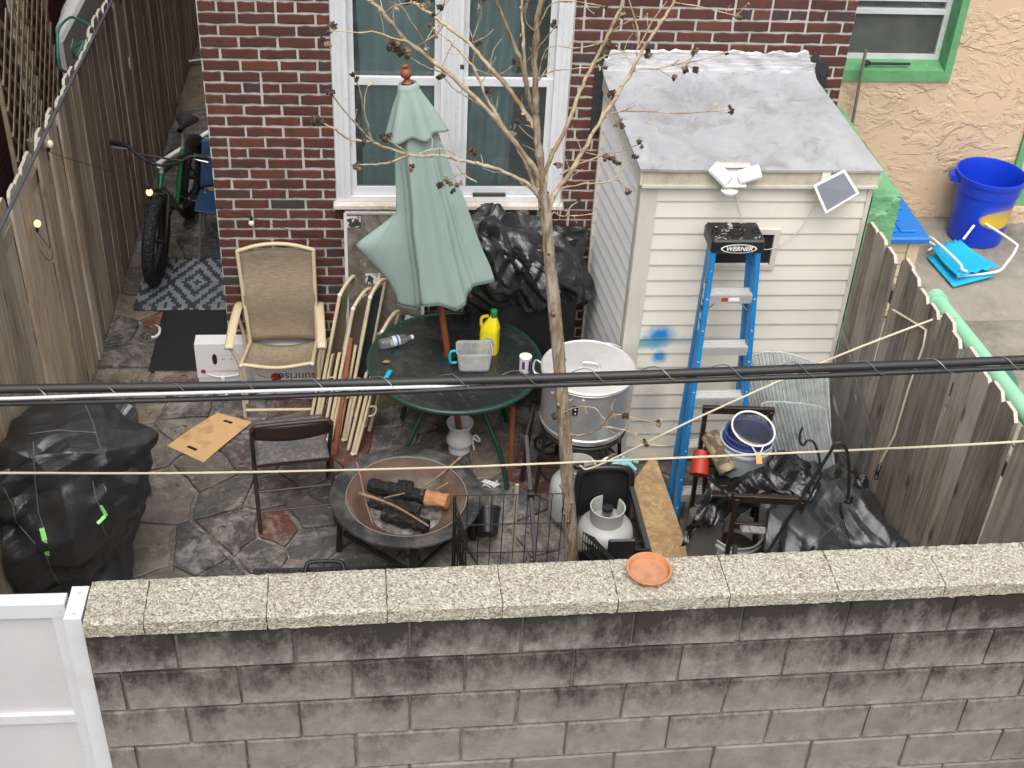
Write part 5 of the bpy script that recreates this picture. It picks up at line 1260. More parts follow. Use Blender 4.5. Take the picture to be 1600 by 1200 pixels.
for nm, w_, z0, z1, mt_ in (('label_top',.068,.07,.125,M_label),('label_bottom',.066,.025,.075,mat('white_label', (.7,.68,.5), .5, layers=[('noise',(1,1,1),45,.5,.56,(.12,.12,.12),.8,2)]))):
    c0 = jb+nf*.0462+jd*.012
    pts = [c0-jd*w_/2*.9+V((0,0,z0)), c0+jd*w_/2*.9+V((0,0,z0)), c0+jd*w_/2*.9+V((0,0,z1-.015)), c0+jd*w_/4+V((0,0,z1)), c0-jd*w_/4+V((0,0,z1)), c0-jd*w_/2*.9+V((0,0,z1-.015))]
    MB().prism(pts, nf*.0008).part(nm, mt_, jg)
# clear container with cyan handle
c0 = PZ(738,572,.717); ct = thing('plastic_container', 'clear square plastic container with cyan handle on the table', 'container', c0)
def cont(u, v):
    th = u*2*PI; n_ = 7; a_, b2 = math.cos(th), math.sin(th); sx = abs(a_)**(2/n_)*(1 if a_ > 0 else -1); sy = abs(b2)**(2/n_)*(1 if b2 > 0 else -1)
    k = lerp(.088,.103,v); return c0 + V((sx*k+.008, sy*k*.72, .003+v*.125)) 
MB().grid(cont, 44, 8, cu=True).part('body', M_milky, ct, 50, thick=.002)
MB().tube([cont(k/44,1)+V((0,0,.0)) for k in range(44)], .0045, 6, closed=True).part('rim', M_milky, ct, 60)
MB().grid(lambda u, v: cont(u,0).lerp(c0+V((.008,0,.003)),v), 44, 2, cu=True).part('bottom', M_milky, ct)
hx = c0+V((-.098,-.01,0)); MB().tube(spl([hx+V((.004,0,.115)),hx+V((-.028,0,.112)),hx+V((-.036,0,.07)),hx+V((-.028,0,.035)),hx+V((.006,0,.035))],5), .0085, 8).part('handle', M_cyan, ct, 60)
c1 = PZ(820,579,.717); cn = thing('paper_tub', 'white tub with purple print on the glass table', 'tub', c1)
MB().lathe([(.001,0),(.034,0),(.035,.003),(.035,.095),(.001,.095)], 28, c1).part('body', M_wplast, cn, 40)
MB().lathe([(.0362,.092),(.0372,.094),(.0372,.104),(.034,.106),(.001,.106)], 28, c1).part('lid', M_wplast, cn, 40)
MB().lathe([(.0353,.010),(.0353,.085)], 10, c1, a0=R(-62), a1=R(-32)).part('purple_band', M_purple, cn)
MB().lathe([(.0353,.030),(.0353,.085)], 10, c1, a0=R(-128), a1=R(-100)).part('purple_patch', M_purple, cn)
c2 = PZ(603,592,.72); c3 = PZ(610,580,.72); MB().bar(c2+V((0,0,.004)), c3+V((0,0,.004)), .026, .012).single('cyan_lighter', M_cyan, 'small cyan plastic piece at the left edge of the table', 'lighter')
p = PZ(604,566,.718); MB().grid(lambda u, v: p+V(((u-.5)*.05,(v-.5)*.03*math.sin(PI*(u*.9+.05)),.006*math.sin(u*3))), 8, 4).single('dry_leaf', M_stick, 'tiny dry leaf lying on the dark table glass', 'leaf', thick=.001)
# ================================================================== tarp covered grill under the window
gr = thing('covered_grill', 'grill under a shiny black tarp against wall below the window', 'grill', (1.82,-.3,0))
tp = patch([[(700,352,0,-.03),(712,330,0,-.05),(785,326,0,-.05),(850,338,0,-.05),(912,352,0,-.05),(920,362,0,-.04)],
            [(703,372,0,-.16),(716,350,0,-.20),(765,340,0,-.26),(835,358,0,-.24),(905,378,0,-.18),(916,400,0,-.10)],
            [(708,398,0,-.34),(722,372,0,-.44),(775,358,0,-.46),(850,388,0,-.44),(908,420,0,-.32),(920,440,0,-.22)],
            [(718,430,0,-.44),(735,410,0,-.56),(790,400,0,-.58),(855,428,0,-.56),(905,450,0,-.42),(922,462,0,-.28)],
            [(722,470,0,-.46),(738,455,0,-.54),(800,446,0,-.56),(860,455,0,-.54),(900,462,0,-.40),(914,466,0,-.26)],
            [(722,500,0,-.40),(742,492,0,-.46),(800,478,0,-.48),(858,470,0,-.46),(894,468,0,-.34),(908,470,0,-.2)]], 30, 30, .02, 2.6, 3, ridge=.62, fspan=6.)
tp.part('tarp', M_tarp, gr, 20, thick=.002)
MB().bx(1.53,2.18,-.42,-.10,.45,1.0).part('grill_body', M_black, gr)
for x_ in (1.55,2.14):
    for y_ in (-.40,-.13): MB().bx(x_,x_+.03,y_,y_+.03,0,.45).part('leg', M_blackm, gr)
MB().bx(1.53,2.18,-.42,-.10,.20,.215).part('shelf', M_blackm, gr)
p = PY(800,500,-.2); MB().ball((1.72,-.28,.29), .07, 8, (1.3,1,.9)).single('purple_bag', mat('purple_bag', (.03,.008,.11), .5), 'dark purple bag on the grill shelf behind the jug', 'bag', smooth=60)
MB().lathe([(.001,0),(.115,0),(.145,.30),(.15,.31),(.14,.31),(.11,.02),(.001,.02)], 28, PZ(900,575,0)+V((.02,.22,0))).single('dark_bucket', mat('dark_grey_plastic', (.05,.05,.053), .5), 'dark grey tub behind the aluminium pot', 'tub', smooth=40)
# ================================================================== big pot on burner
PC = V((2.165,-1.10,0)); pr2 = .272
pt = thing('stock_pot', 'large aluminium stock pot with lid beside the shrub trunk', 'pot', PC+V((0,0,.47)))
MB().lathe([(.001,.475),(.235,.475),(.250,.485),(.254,.505),(.262,.512),(.264,.525),(.258,.532),(.258,.83),(.270,.845),(.274,.852),(.268,.858),(.25,.85)], 56, PC).part('body', M_alu, pt, 30)
MB().lathe([(.273,.853),(.275,.866),(.268,.872),(.262,.866),(.16,.876),(.001,.882)], 56, PC).part('lid', M_alumatte, pt, 30)
MB().tube(spl([PC+V((-.05,-.01,.879)),PC+V((-.045,-.01,.905)),PC+V((0,-.02,.912)),PC+V((.05,-.03,.905)),PC+V((.055,-.03,.879))],5), .007, 8).part('lid_handle', M_alu, pt, 60)
for an in (R(52),R(232),R(170)):
    d = V((math.cos(an),math.sin(an),0)); s_ = V((-d.y,d.x,0)); b0 = PC+d*.265+V((0,0,.82))
    MB().tube(spl([b0+s_*.055, b0+s_*.055+d*.045+V((0,0,.02)), b0-s_*.055+d*.045+V((0,0,.02)), b0-s_*.055],5), .0065, 8).part('handle', M_alu, pt, 60)
p = PC+V((-.10,-.243,.74)); MB().cb(p,(.030,.02,.062),.004).part('tag', M_black, pt)
for k in (-1,1): MB().ball(p+V((0,-.011,k*.014)), .006, 5).part('rivet', M_alu, pt)
bs = thing('burner_stand', 'black iron propane burner stand under the stock pot', 'burner', PC)
MB().tube([PC+V((.24*math.cos(a_),.24*math.sin(a_),.455)) for a_ in [2*PI*k/40 for k in range(40)]], .013, 8, closed=True).part('ring', M_blackm, bs, 60)
for k in range(4):
    an = R(20+90*k); d = V((math.cos(an),math.sin(an),0)); MB().bar(PC+d*.245+V((0,0,.46)), PC+d*.29+V((0,0,.0)), .03, .012, up=d).part('leg', M_blackm, bs)
MB().lathe([(.02,.30),(.09,.34),(.10,.40),(.07,.42),(.001,.42)], 24, PC).part('burner_head', M_blackm, bs, 40)
MB().tube([PC+V((.25*math.cos(a_),.25*math.sin(a_),.15)) for a_ in [2*PI*k/40 for k in range(40)]], .008, 6, closed=True).part('brace_ring', M_blackm, bs, 60)
MB().tube(spl([PC+V((.02,-.16,.36)),PC+V((.03,-.30,.40)),PC+V((.10,-.31,.45)),PC+V((.16,-.25,.42)),PC+V((.13,-.34,.35))],6), .008, 6).part('gas_pipe', M_chrome, bs, 60)
# teal glove
gl = thing('work_glove', 'pale teal work glove lying below the pot', 'glove', PZ(975,725,.40))
g0 = PZ(972,722,.46)
MB().ball(g0, .045, 8, (1.3,.8,.5)).part('palm', mat('teal_glove', (.22,.46,.50), .8, layers=[('noise',(1,1,1),20,.5,.65,(.10,.24,.28),.7)]), gl, 60)
for k in range(5):
    an = R(-150+k*55); MB().tube(spl([g0, g0+V((.05*math.cos(an),.04*math.sin(an),.005)), g0+V((.095*math.cos(an),.075*math.sin(an),-.02))],4), [.016]*4+[.013]*5, 7).part('finger', bpy.data.materials['teal_glove'], gl, 60)
# black rubber ring
rc = PZ(857,693,.03); MB().tube([rc+V((.085*math.cos(a_),.075*math.sin(a_),.02*math.sin(a_))) for a_ in [2*PI*k/32 for k in range(32)]], .010, 8, closed=True).single('rubber_ring', M_black, 'black ring lying on the paving left of the pot', 'ring', smooth=60)
# ================================================================== propane tanks, black cart
def tank(name, c, label, rot=0, letters=None):
    t = thing(name, label, 'gas tank', c); c = V(c)
    M_tank = mat('white_tank_paint', (.42,.43,.41), .4, layers=[('noise',(1,1,1),9,.58,.72,(.48,.46,.41),.6)]) if 'white_tank_paint' not in bpy.data.materials else bpy.data.materials['white_tank_paint']
    MB().lathe([(.001,.03),(.11,.035),(.145,.06),(.155,.09),(.155,.25),(.148,.285),(.125,.315),(.08,.335),(.001,.342)], 40, c).part('body', M_tank, t, 50)
    MB().lathe([(.10,.0),(.105,0),(.105,.05),(.10,.05)], 28, c).part('foot_ring', M_tank, t, 40)
    MB().lathe([(.072,.325),(.092,.335),(.094,.415),(.098,.428),(.090,.428),(.086,.415),(.084,.335)], 24, c, a0=R(rot+40), a1=R(rot+340)).part('collar', M_tank, t, 40)
    MB().lathe([(.02,.33),(.022,.38),(.03,.382),(.03,.40),(.001,.405)], 14, c).part('valve', M_chrome, t, 40)
    MB().lathe([(.028,.405),(.032,.41),(.03,.425),(.001,.428)], 10, c).part('knob', M_black, t, 40)
    if letters: put_text('lettering', letters, .055, M_blackprint, t, c+V((-.075,-.1385,.19)), (.87,-.48,0), (0,0,1), bold=.001)
    return t
tank('propane_tank', (2.215,-1.80,.0), 'white propane tank standing inside the black frame', 60)
tank('propane_tank', (2.10,-1.43,.0), 'white propane tank half hidden behind the shrub trunk', 200, 'LP')
ck = thing('black_cart', 'black plastic cart frame standing around the propane tank', 'cart', (2.25,-1.85,0))
MB().tube(spl([(2.07,-1.62,.02),(2.07,-1.62,.44),(2.09,-1.62,.52),(2.16,-1.62,.55),(2.29,-1.62,.55),(2.35,-1.62,.52),(2.37,-1.62,.44),(2.38,-1.62,.02)],6), .020, 8).part('frame_loop', M_black, ck, 60)
MB().bx(2.075,2.37,-1.615,-1.605,.20,.53).part('back_panel', M_black, ck)
bxm = MB(); x0,x1,y0,y1 = 2.02,2.44,-2.38,-1.98
bxm.bx(x0,x1,y0,y1,0,.02).bx(x0,x0+.015,y0,y1,.02,.28).bx(x1-.015,x1,y0,y1,.02,.28).bx(x0+.015,x1-.015,y1-.015,y1,.02,.28).bx(x0+.015,x1-.015,y0,y0+.015,.02,.28); bxm.part('tray', M_black, ck)
MB().bar((2.37,-1.62,.42),(2.43,-2.0,.25),.03,.03).part('side_rail', M_black, ck)
MB().cb((2.36,-2.12,.19),(.11,.015,.22),.003,Matrix.Rotation(R(-12),3,'X')).single('cardboard_piece', M_card, 'small brown cardboard piece standing in the black tray', 'cardboard')
MB().cb((2.26,-2.06,.26),(.15,.02,.30),.02,Matrix.Rotation(R(-8),3,'X')).single('black_board', M_black, 'rounded black plastic board in front of the propane tank', 'board')
# brick edging beside the plywood
ed = thing('brick_edging', 'row of small red scalloped edging bricks beside the plywood', 'edging', (2.52,-1.8,0))
for k in range(8):
    MB().cb((2.50+.004*k,-1.30-k*.105,.03),(.075,.098,.07),.016).part('brick', mat('dull_red_paver', (.16,.075,.068), .9, layers=[('noise',(1,1,1),14,.45,.7,(.10,.055,.05),.8)]) if k == 0 else bpy.data.materials['dull_red_paver'], ed)
# wire crate panels
M_wire = mat('black_wire', (.012,.012,.012), .45)
def wires(o, du, dv, nu, nv, r=.0022, mb=None):
    mb = mb or MB(); o, du, dv = V(o), V(du), V(dv)
    for i in range(nu+1): a = o+du*(i/nu); mb.tube([a, a+dv], r, 5)
    for j in range(nv+1): a = o+dv*(j/nv); mb.tube([a, a+du], r*1.25, 5)
    return mb
cr = thing('wire_pen', 'black wire pet pen panel standing in front of the fire pit', 'pet pen', (1.68,-2.1,0))
a, b_ = PY(712,776,-2.12), PY(882,770,-2.12); h = (a.z+b_.z)/2
wires((a.x,-2.12,.01), (b_.x-a.x,0.0,0), (0,0,h-.01), 9, 4, .0026).part('wire_panel', M_wire, cr)
for k in range(4): wires((a.x-.01,-2.12-.02*k,.01), (.045,-.30,0), (0,0,h-.02*k-.01), 5, 4, .0026).part('folded_panel', M_wire, cr)
wc = thing('wire_crate', 'collapsed black wire crate leaning beside the shrub trunk', 'crate', (2.1,-2.3,0))
for k in range(5):
    o = V((2.055+.012*k,-1.99-.01*k,.42)); wires(o, (.27,-.48,-.03), (.0,-.10+.01*k,-.38), 12, 7, .0026).part('wire_panel', M_wire, wc)
# stake, pot, wrapper, stands
a, b_ = PY(808,757,-2.0), PY(800,880,-2.02); MB().tube([a, b_, V((b_.x-.005,-2.02,0))], .011, 8).single('wooden_stake', mat('pale_stake', (.42,.36,.27), .85), 'pale wooden stake standing behind the wire pen', 'stake', smooth=40)
pc = PZ(760,838,0); pb = thing('plant_pot', 'empty black plastic plant pot lying tipped beside the fire pit', 'pot', pc)
Mt = Matrix.Rotation(R(-55),3,'X')
MB().lathe([(.001,0),(.055,0),(.06,.004),(.078,.135),(.083,.137),(.083,.155),(.078,.155),(.056,.01),(.001,.01)], 28, pc+V((0,-.05,.06)), Mt.to_3x3()).part('body', M_black, pb, 40)
p = PZ(766,758,.0); MB().grid(lambda u, v: p+V(((u-.5)*.11+.01*math.sin(v*5), (v-.5)*.06, .012+.012*math.sin(u*8+v*5))), 12, 8).single('snack_wrapper', mat('green_white_foil', (.7,.7,.68), .35, layers=[('noise',(3,1,1),6,.5,.53,(.01,.25,.15),1.0,2)]), 'crumpled green and white wrapper beside the fire pit', 'litter', smooth=40, thick=.001)
MB().ball(PZ(680,667,.02), .022, 7).single('reddish_ball', mat('dull_red_ball', (.13,.035,.035), .5), 'small dull red ball under the glass table', 'ball', smooth=60)
a, b_ = PZ(796,750,0), V((1.79,-.93,.60)); b_ = PY(792,636,-1.0); MB().bar((1.755,-1.055,.004), (1.755,-1.0,.52), .026, .026).single('wooden_post', M_wood_u, 'red-brown square post standing right of the green table', 'post')
kf = thing('folding_stand', 'black folded metal stand leaning beside the pot', 'stand', (1.86,-1.2,0))
a, b_ = PY(834,632,-1.05), PZ(815,752,0); MB().bar(a, b_+V((0,0,.004)), .026, .018).part('leg', M_blackm, kf)
a2, b2 = PY(822,680,-1.25), V((1.83,-2.02,.02)); MB().bar(a2, V((1.835,-1.95,.02)), .024, .018).part('leg', M_blackm, kf)
MB().tube([a, a2], .010, 8).part('crossbar', M_blackm, kf, 60)
MB().cb(a2.lerp(V((1.835,-1.95,.02)),.42),(.04,.04,.06),.006).part('clamp', M_black, kf)
# plywood
A_, B_, C_, D_ = PY(1022,706,-1.12), PY(1078,868,-1.85), PY(1010,872,-1.85), PY(986,758,-1.32)
B_ = A_ + (B_-A_)*1.12; C_ = D_ + (C_-D_)*1.12; nn = (B_-A_).cross(D_-A_).normalized()
B_.z = max(B_.z,.004); C_.z = max(C_.z,.004)
def plyw_ex(mt, N, L, B):
    v = coords(N, L, False, (3,3,14)); t = tex(N, L, v, 'noise', 4, 6, .65, 1.5); t2 = tex(N, L, coords(N, L, False), 'noise', 6, 6, .7)
    c = mixc(N, L, ramp(N, L, t, .38, .62), (.33,.195,.085), (.50,.345,.17)); L.new(mixc(N, L, ramp(N, L, t2, .56, .70, 0, .6), c, (.22,.17,.12)), B.inputs['Base Color'])
MB().prism([A_,B_,C_,D_], nn*.014).single('plywood_sheet', mat('weathered_plywood', (.4,.27,.13), .8, extra=plyw_ex), 'weathered plywood sheet leaning between propane tank and ladder', 'plywood')
# ================================================================== fire pit
PT = V((1.12,-1.61,0)); RZ = .375
fp = thing('fire_pit', 'round black fire pit bowl with rusty inside', 'fire pit', PT)
MB().lathe([(.325,RZ-.020),(.335,RZ-.004),(.345,RZ),(.405,RZ+.004),(.420,RZ),(.422,RZ-.012),(.415,RZ-.018),(.345,RZ-.024),(.33,RZ-.03)], 72, PT).part('rim', M_iron, fp, 50)
MB().lathe([(.001,RZ-.155),(.10,RZ-.150),(.20,RZ-.125),(.28,RZ-.075),(.330,RZ-.012)], 64, PT).part('bowl', M_rust, fp, 60, thick=.004)
MB().tube([PT+V((.333*math.cos(a_),.333*math.sin(a_),RZ-.006)) for a_ in [2*PI*k/64 for k in range(64)]], .004, 6, closed=True).part('inner_lip', mat('worn_lip', (.26,.22,.18), .5), fp, 60)
for k in range(4):
    an = R(185+90*k); d = V((math.cos(an),math.sin(an),0)); MB().bar(PT+d*.362+V((0,0,RZ-.03)), PT+d*.385+V((0,0,.0)), .045, .03, up=d, ch=.004).part('leg', M_blackm, fp)
    d2 = V((math.cos(an+PI/2),math.sin(an+PI/2),0)); MB().bar(PT+d*.35+V((0,0,.12)), PT+d2*.35+V((0,0,.12)), .02, .02).part('leg_brace', M_blackm, fp)
ash = MB().grid(lambda u, v: PT+V((.20*u*math.cos(v*2*PI), .20*u*math.sin(v*2*PI), RZ-.150+.020*u*u*1.3+.022*(1-u*u)*max(0,fbm((u*math.cos(v*2*PI)*4,u*math.sin(v*2*PI)*4,2),1,4))+.004)), 20, 40, cv=True)
ash.single('ash_bed', M_ash, 'pale ash and cinders in the fire pit', 'ash', kind='stuff')
def log(name, a, b_, r, label, mt_=M_char, endlen=0):
    a, b_ = V(a), V(b_); t = thing(name, label, 'log', a.lerp(b_,.5), group='logs in the fire pit'); n = 22
    def lf(u, v):
        p = a.lerp(b_,u); d = (b_-a).normalized(); s_ = d.cross(V((0,0,1))).normalized(); up = s_.cross(d); an = v*2*PI
        rr = r*(1+.28*fbm((u*9,math.cos(an)*1.5,math.sin(an)*1.5+r*50),1,4))
        return p + (s_*math.cos(an)+up*math.sin(an))*rr
    cut = int(n*(1-endlen))
    body = MB().grid(lambda u, v: lf(u*cut/n, v), cut, 14, cv=True); body.f.append(tuple(range(14))); body.f.append(tuple(cut*14+k for k in range(14))[::-1])
    body.part('charred_body', mt_, t, 50)
    if endlen:
        e = MB().grid(lambda u, v: lf(cut/n+u*(1-cut/n), v)+V((0,0,.002)), 8, 14, cv=True); e.f.append(tuple(8*14+k for k in range(14))[::-1]); e.part('bare_wood_end', M_logend, t, 40)
    return t
log('fire_log', PZ(578,758,.31), PZ(700,784,.345), .040, 'long charred log with bare orange end in the fire pit', endlen=.25)
log('fire_log', PZ(600,803,.285), PZ(668,822,.315), .036, 'shorter fully charred log at the front of the pit')
log('fire_log', PZ(575,785,.26), PZ(655,800,.27), .032, 'half buried black log in the middle of the pit')
log('fire_log', PZ(622,757,.27), PZ(645,760,.27), .028, 'small black charred lump at the back of pit')
def stick(pts, r, label, mt_=M_stick): 
    P_ = spl([PZ(*p) for p in pts], 6); MB().tube(P_, [lerp(r,r*.6,k/(len(P_)-1)) for k in range(len(P_))], 6).single('stick', mt_, label, 'stick', smooth=60, group='sticks in the fire pit')
stick([(560,770,.40),(615,790,.37),(670,822,.34)], .009, 'thick pale stick crossing the pit diagonally')
stick([(721,713,.40),(690,740,.37),(655,764,.35),(600,778,.35)], .007, 'long thin stick reaching out over the far rim')
stick([(700,754,.36),(680,766,.34),(665,772,.33)], .005, 'short dark twig by the long log')
stick([(557,722,.42),(562,740,.40),(572,785,.34),(582,818,.30)], .006, 'thin twig leaning on the left side of the pit')
# ================================================================== brown folding chair (seen from behind)
bc_ = thing('folding_chair', 'brown metal folding chair with grey padded seat beside the fire pit', 'chair', (.5,-1.4,0))
fL, fR = V((.290,-1.495,.012)), V((.715,-1.435,.012)); sd_ = (fR-fL).normalized(); fwd_ = V((-sd_.y, sd_.x, 0)); upv = V((0,0,1))
tL, tR = fL+fwd_*(-.02)+upv*.775, fR+fwd_*(-.02)+upv*.775
kL, kR = fL+fwd_*.14+upv*.43, fR+fwd_*.14+upv*.43
for f_, k_, t_ in ((fL,kL,tL),(fR,kR,tR)):
    # rear support leg, and front leg that runs up to the back
    MB().tube([f_, f_+fwd_*.12+upv*.40], .0125, 8).part('leg', M_brown, bc_, 60)
    MB().tube(spl([f_+fwd_*.43, f_+fwd_*.24+upv*.36, f_+fwd_*.09+upv*.58, t_-upv*.02],5), .0125, 8).part('leg', M_brown, bc_, 60)
MB().tube(spl([tL-upv*.03, tL+sd_*.015-upv*.006, tL+sd_*.04, tR-sd_*.04, tR-sd_*.015-upv*.006, tR-upv*.03],4), .0135, 8).part('top_rail', M_brown, bc_, 60)
MB().grid(lambda u, v: (tL+sd_*.012).lerp(tR-sd_*.012,u)+fwd_*(.045*v-.012*math.sin(PI*u))-upv*(.005+v*.115+.018*math.sin(PI*u)*v), 14, 6).part('back_panel', M_brown, bc_, 60, thick=.012)
sq = [fL+fwd_*.06+sd_*.015, fR+fwd_*.06-sd_*.015]
MB().grid(lambda u, v: sq[0].lerp(sq[1],u)+fwd_*(v*.40)+upv*(.447+.022*math.sin(PI*u)**.5*math.sin(PI*min(1,v*1.0+.0001))**.5), 16, 14).part('seat_pad', M_greyfab, bc_, 60, thick=.006)
MB().prism([sq[0]+upv*.425, sq[1]+upv*.425, sq[1]+fwd_*.40+upv*.425, sq[0]+fwd_*.40+upv*.425], upv*.020).part('seat_pan', M_brown, bc_)
for z_, o_ in ((.12,.036),(.24,.072)): MB().tube([fL+fwd_*o_+upv*z_, fR+fwd_*o_+upv*z_], .007, 6).part('crossbar', M_brown, bc_, 60)
# ================================================================== cardboard sheet
k4 = [PZ(261,697,.006), PZ(340,645,.03), PZ(394,660,.02), PZ(318,723,.006)]
cs = thing('cardboard_sheet', 'flat brown cardboard sheet with two hand slots on the paving', 'cardboard', k4[0].lerp(k4[2],.5))
MB().grid(lambda u, v: k4[0].lerp(k4[1],u).lerp(k4[3].lerp(k4[2],u),v)+V((0,0,.006*math.sin(u*PI))), 10, 6).part('sheet', M_card, cs, thick=.006)
def onk(u, v): return k4[0].lerp(k4[1],u).lerp(k4[3].lerp(k4[2],u),v)+V((0,0,.0045+.006*math.sin(u*PI)))
for (u_) in (.14,.86): MB().prism([onk(u_-.022,.38),onk(u_+.022,.38),onk(u_+.022,.62),onk(u_-.022,.62)], (0,0,.0012)).part('hand_slot', M_dark, cs)
# ================================================================== black tray at the bottom
ty2 = thing('black_grate', 'black perforated tray with raised handle just behind the coping', 'tray', PZ(510,905,.0))
a, b_ = PZ(395,892,.02), PZ(632,880,.02)
o = a+V((0,-.22,0)); 
MB().cb(((a.x+b_.x)/2,a.y-.10,.015),(b_.x-a.x,.24,.02),.008).part('plate', mat('worn_black_plate', (.035,.035,.036), .5, layers=[('noise',(1,1,1),10,.5,.7,(.10,.10,.10),.6)]), ty2)
for k in range(26):
    for j in range(2): MB().cb((a.x+.05+k*(b_.x-a.x-.1)/25,a.y-.012-j*.022,.0262),(.013,.009,.003),.001).part('slot', M_dark, ty2)
hc = PZ(508,885,.05); MB().tube(spl([hc+V((-.11,-.06,-.02)),hc+V((-.10,-.02,.02)),hc+V((-.07,0,.035)),hc+V((.07,0,.035)),hc+V((.10,-.02,.02)),hc+V((.11,-.06,-.02))],6), .012, 8).part('handle', M_blackm, ty2, 60)
# ================================================================== covered thing on the left
cv = thing('covered_barbecue', 'barbecue under black nylon cover with lime straps by left fence', 'barbecue', (-.55,-1.75,0))
net = patch([[V((-.88,-1.34,.42)),V((-.78,-1.30,.42)),V((-.62,-1.28,.42)),V((-.48,-1.30,.42)),V((-.40,-1.34,.40)),V((-.44,-1.34,.3))],
             [(6,672,.88),(56,640,.94),(108,624,.98),(158,626,.98),(196,643,.90),V((-.42,-1.38,.45))],
             [(-8,700,.92),(44,668,1.00),(104,648,1.04),(165,644,1.03),(216,660,.91),V((-.40,-1.40,.50))],
             [(-20,722,.98),(38,692,1.06),(105,672,1.08),(165,668,1.05),(234,676,.92),V((-.38,-1.42,.45))],
             [(-30,760,.90),(42,715,1.05),(110,706,1.07),(170,706,1.02),(236,692,.88),V((-.36,-1.45,.40))],
             [(-40,830,.62),(50,790,.80),(115,785,.80),(170,785,.76),(222,770,.66),V((-.36,-1.42,.30))],
             [(-45,900,.32),(52,868,.50),(112,866,.50),(165,862,.47),(206,850,.38),V((-.36,-1.50,.15))],
             [(-50,980,.01),(50,965,.06),(110,960,.06),(160,950,.05),(194,935,.02),V((-.37,-1.52,.01))]], 28, 26, .012, 1.5, 17, clampx=-.885, ridge=.34, fspan=7., drape=0, soft=.35)
co = net.part('cover', M_cover, cv, 14, thick=.003)
M_piping = mat('grey_piping', (.10,.10,.105), .7); M_lime = mat('lime_strap', (.30,.80,.20), .55)
bpy.context.view_layer.update()
def surf(u, v, dz=.012):
    d = ray(u, v); best = None
    hit, loc, nrm, idx = co.ray_cast(CAM-ORG[co.name], d.normalized())
    return (loc + ORG[co.name] - d.normalized()*dz) if hit else PZ(u, v, .7)
for pts in ([(46,678),(90,672),(152,676)],[(133,632),(145,660),(158,705)],[(52,690),(54,740),(60,800),(68,825)],[(145,752),(150,780),(157,795)],[(72,868),(80,890),(95,918)],[(158,815),(165,835),(172,850)],[(5,762),(20,790),(25,815),(55,850)]):
    P_ = []
    for (p, q2) in zip(pts, pts[1:]):
        for k in range(6): P_.append(surf(lerp(p[0],q2[0],k/6), lerp(p[1],q2[1],k/6), .004))
    P_.append(surf(*pts[-1], .004)); MB().tube(P_, .0035, 5).part('piping', M_piping, co, 60)
for pts in ([(65,825),(70,845),(74,868)],[(157,790),(163,800),(166,806)],[(152,818),(158,813),(164,806)]):
    P_ = [surf(*p, .008) for p in pts]; mbx = MB()
    for p, q2 in zip(P_, P_[1:]): mbx.bar(p, q2, .026 if pts[0][0] < 100 else .018, .004, up=-CF)
    mbx.part('strap', M_lime, co)
MB().bx(-.80,-.42,-1.80,-1.42,0,.75).part('barbecue_body', M_black, cv)
# ================================================================== step ladder
M_fib = mat('blue_fibreglass', (.008,.17,.43), .38, layers=[('noise',(1,1,1),30,.68,.74,(.6,.62,.62),.7),('noise',(2,2,.5),6,.55,.75,(.02,.25,.55),.6)], rand=False)
M_step = mat('ladder_aluminium', (.68,.68,.66), .36, metal=.55, layers=[('noise',(1,1,1),20,.6,.72,(.45,.44,.42),.6)])
la = thing('step_ladder', 'blue fibreglass step ladder with black top leaning on the shed', 'ladder', (2.85,-1.3,0))
th = R(12); ld_ = V((0,-math.sin(th),-math.cos(th))); S0y, S0z = -1.235, 1.452
def lrow(i): return V((0, S0y, S0z)) + ld_*(.305*i)
xl1, xr1 = PY(1103,462,S0y).x, PY(1176,462,S0y).x
y5 = lrow(4).y; xl5, xr5 = PY(1060,765,y5).x, PY(1178,765,y5).x
xr5 = xr1+(xl1-xl5)*.55
def LX(i, s_): return lerp(xl1,xl5,i/4) if s_ < 0 else lerp(xr1,xr5,i/4)
fn_ = V((0,-math.cos(th),math.sin(th)))           # out of the ladder's face
zend = lrow(0).z/(.305*math.cos(th)); 
for s_ in (-1,1):
    top = lrow(-.80)+V((LX(-.80,s_),0,0)); bot = lrow(zend)+V((LX(zend,s_),0,.004))
    MB().bar(top, bot, .030, .070, up=fn_, ch=.005).part('front_rail', M_fib, la)
    b2 = bot+V((0,.0,0)); MB().cb((bot.x,bot.y,.012),(.05,.09,.024),.006).part('foot', M_black, la)
    tb2 = lrow(-.80)+V((LX(-.55,s_)*.985+.03,0,0))-fn_*.10; bb2 = V((LX(zend,s_)+s_*.01, lrow(zend).y+.14, .01))
    tb2 = V((LX(-.7,s_)-s_*.012, lrow(-.7).y+.10, lrow(-.7).z))
    MB().bar(tb2, bb2, .026, .045, up=fn_, ch=.004).part('rear_rail', M_fib, la)
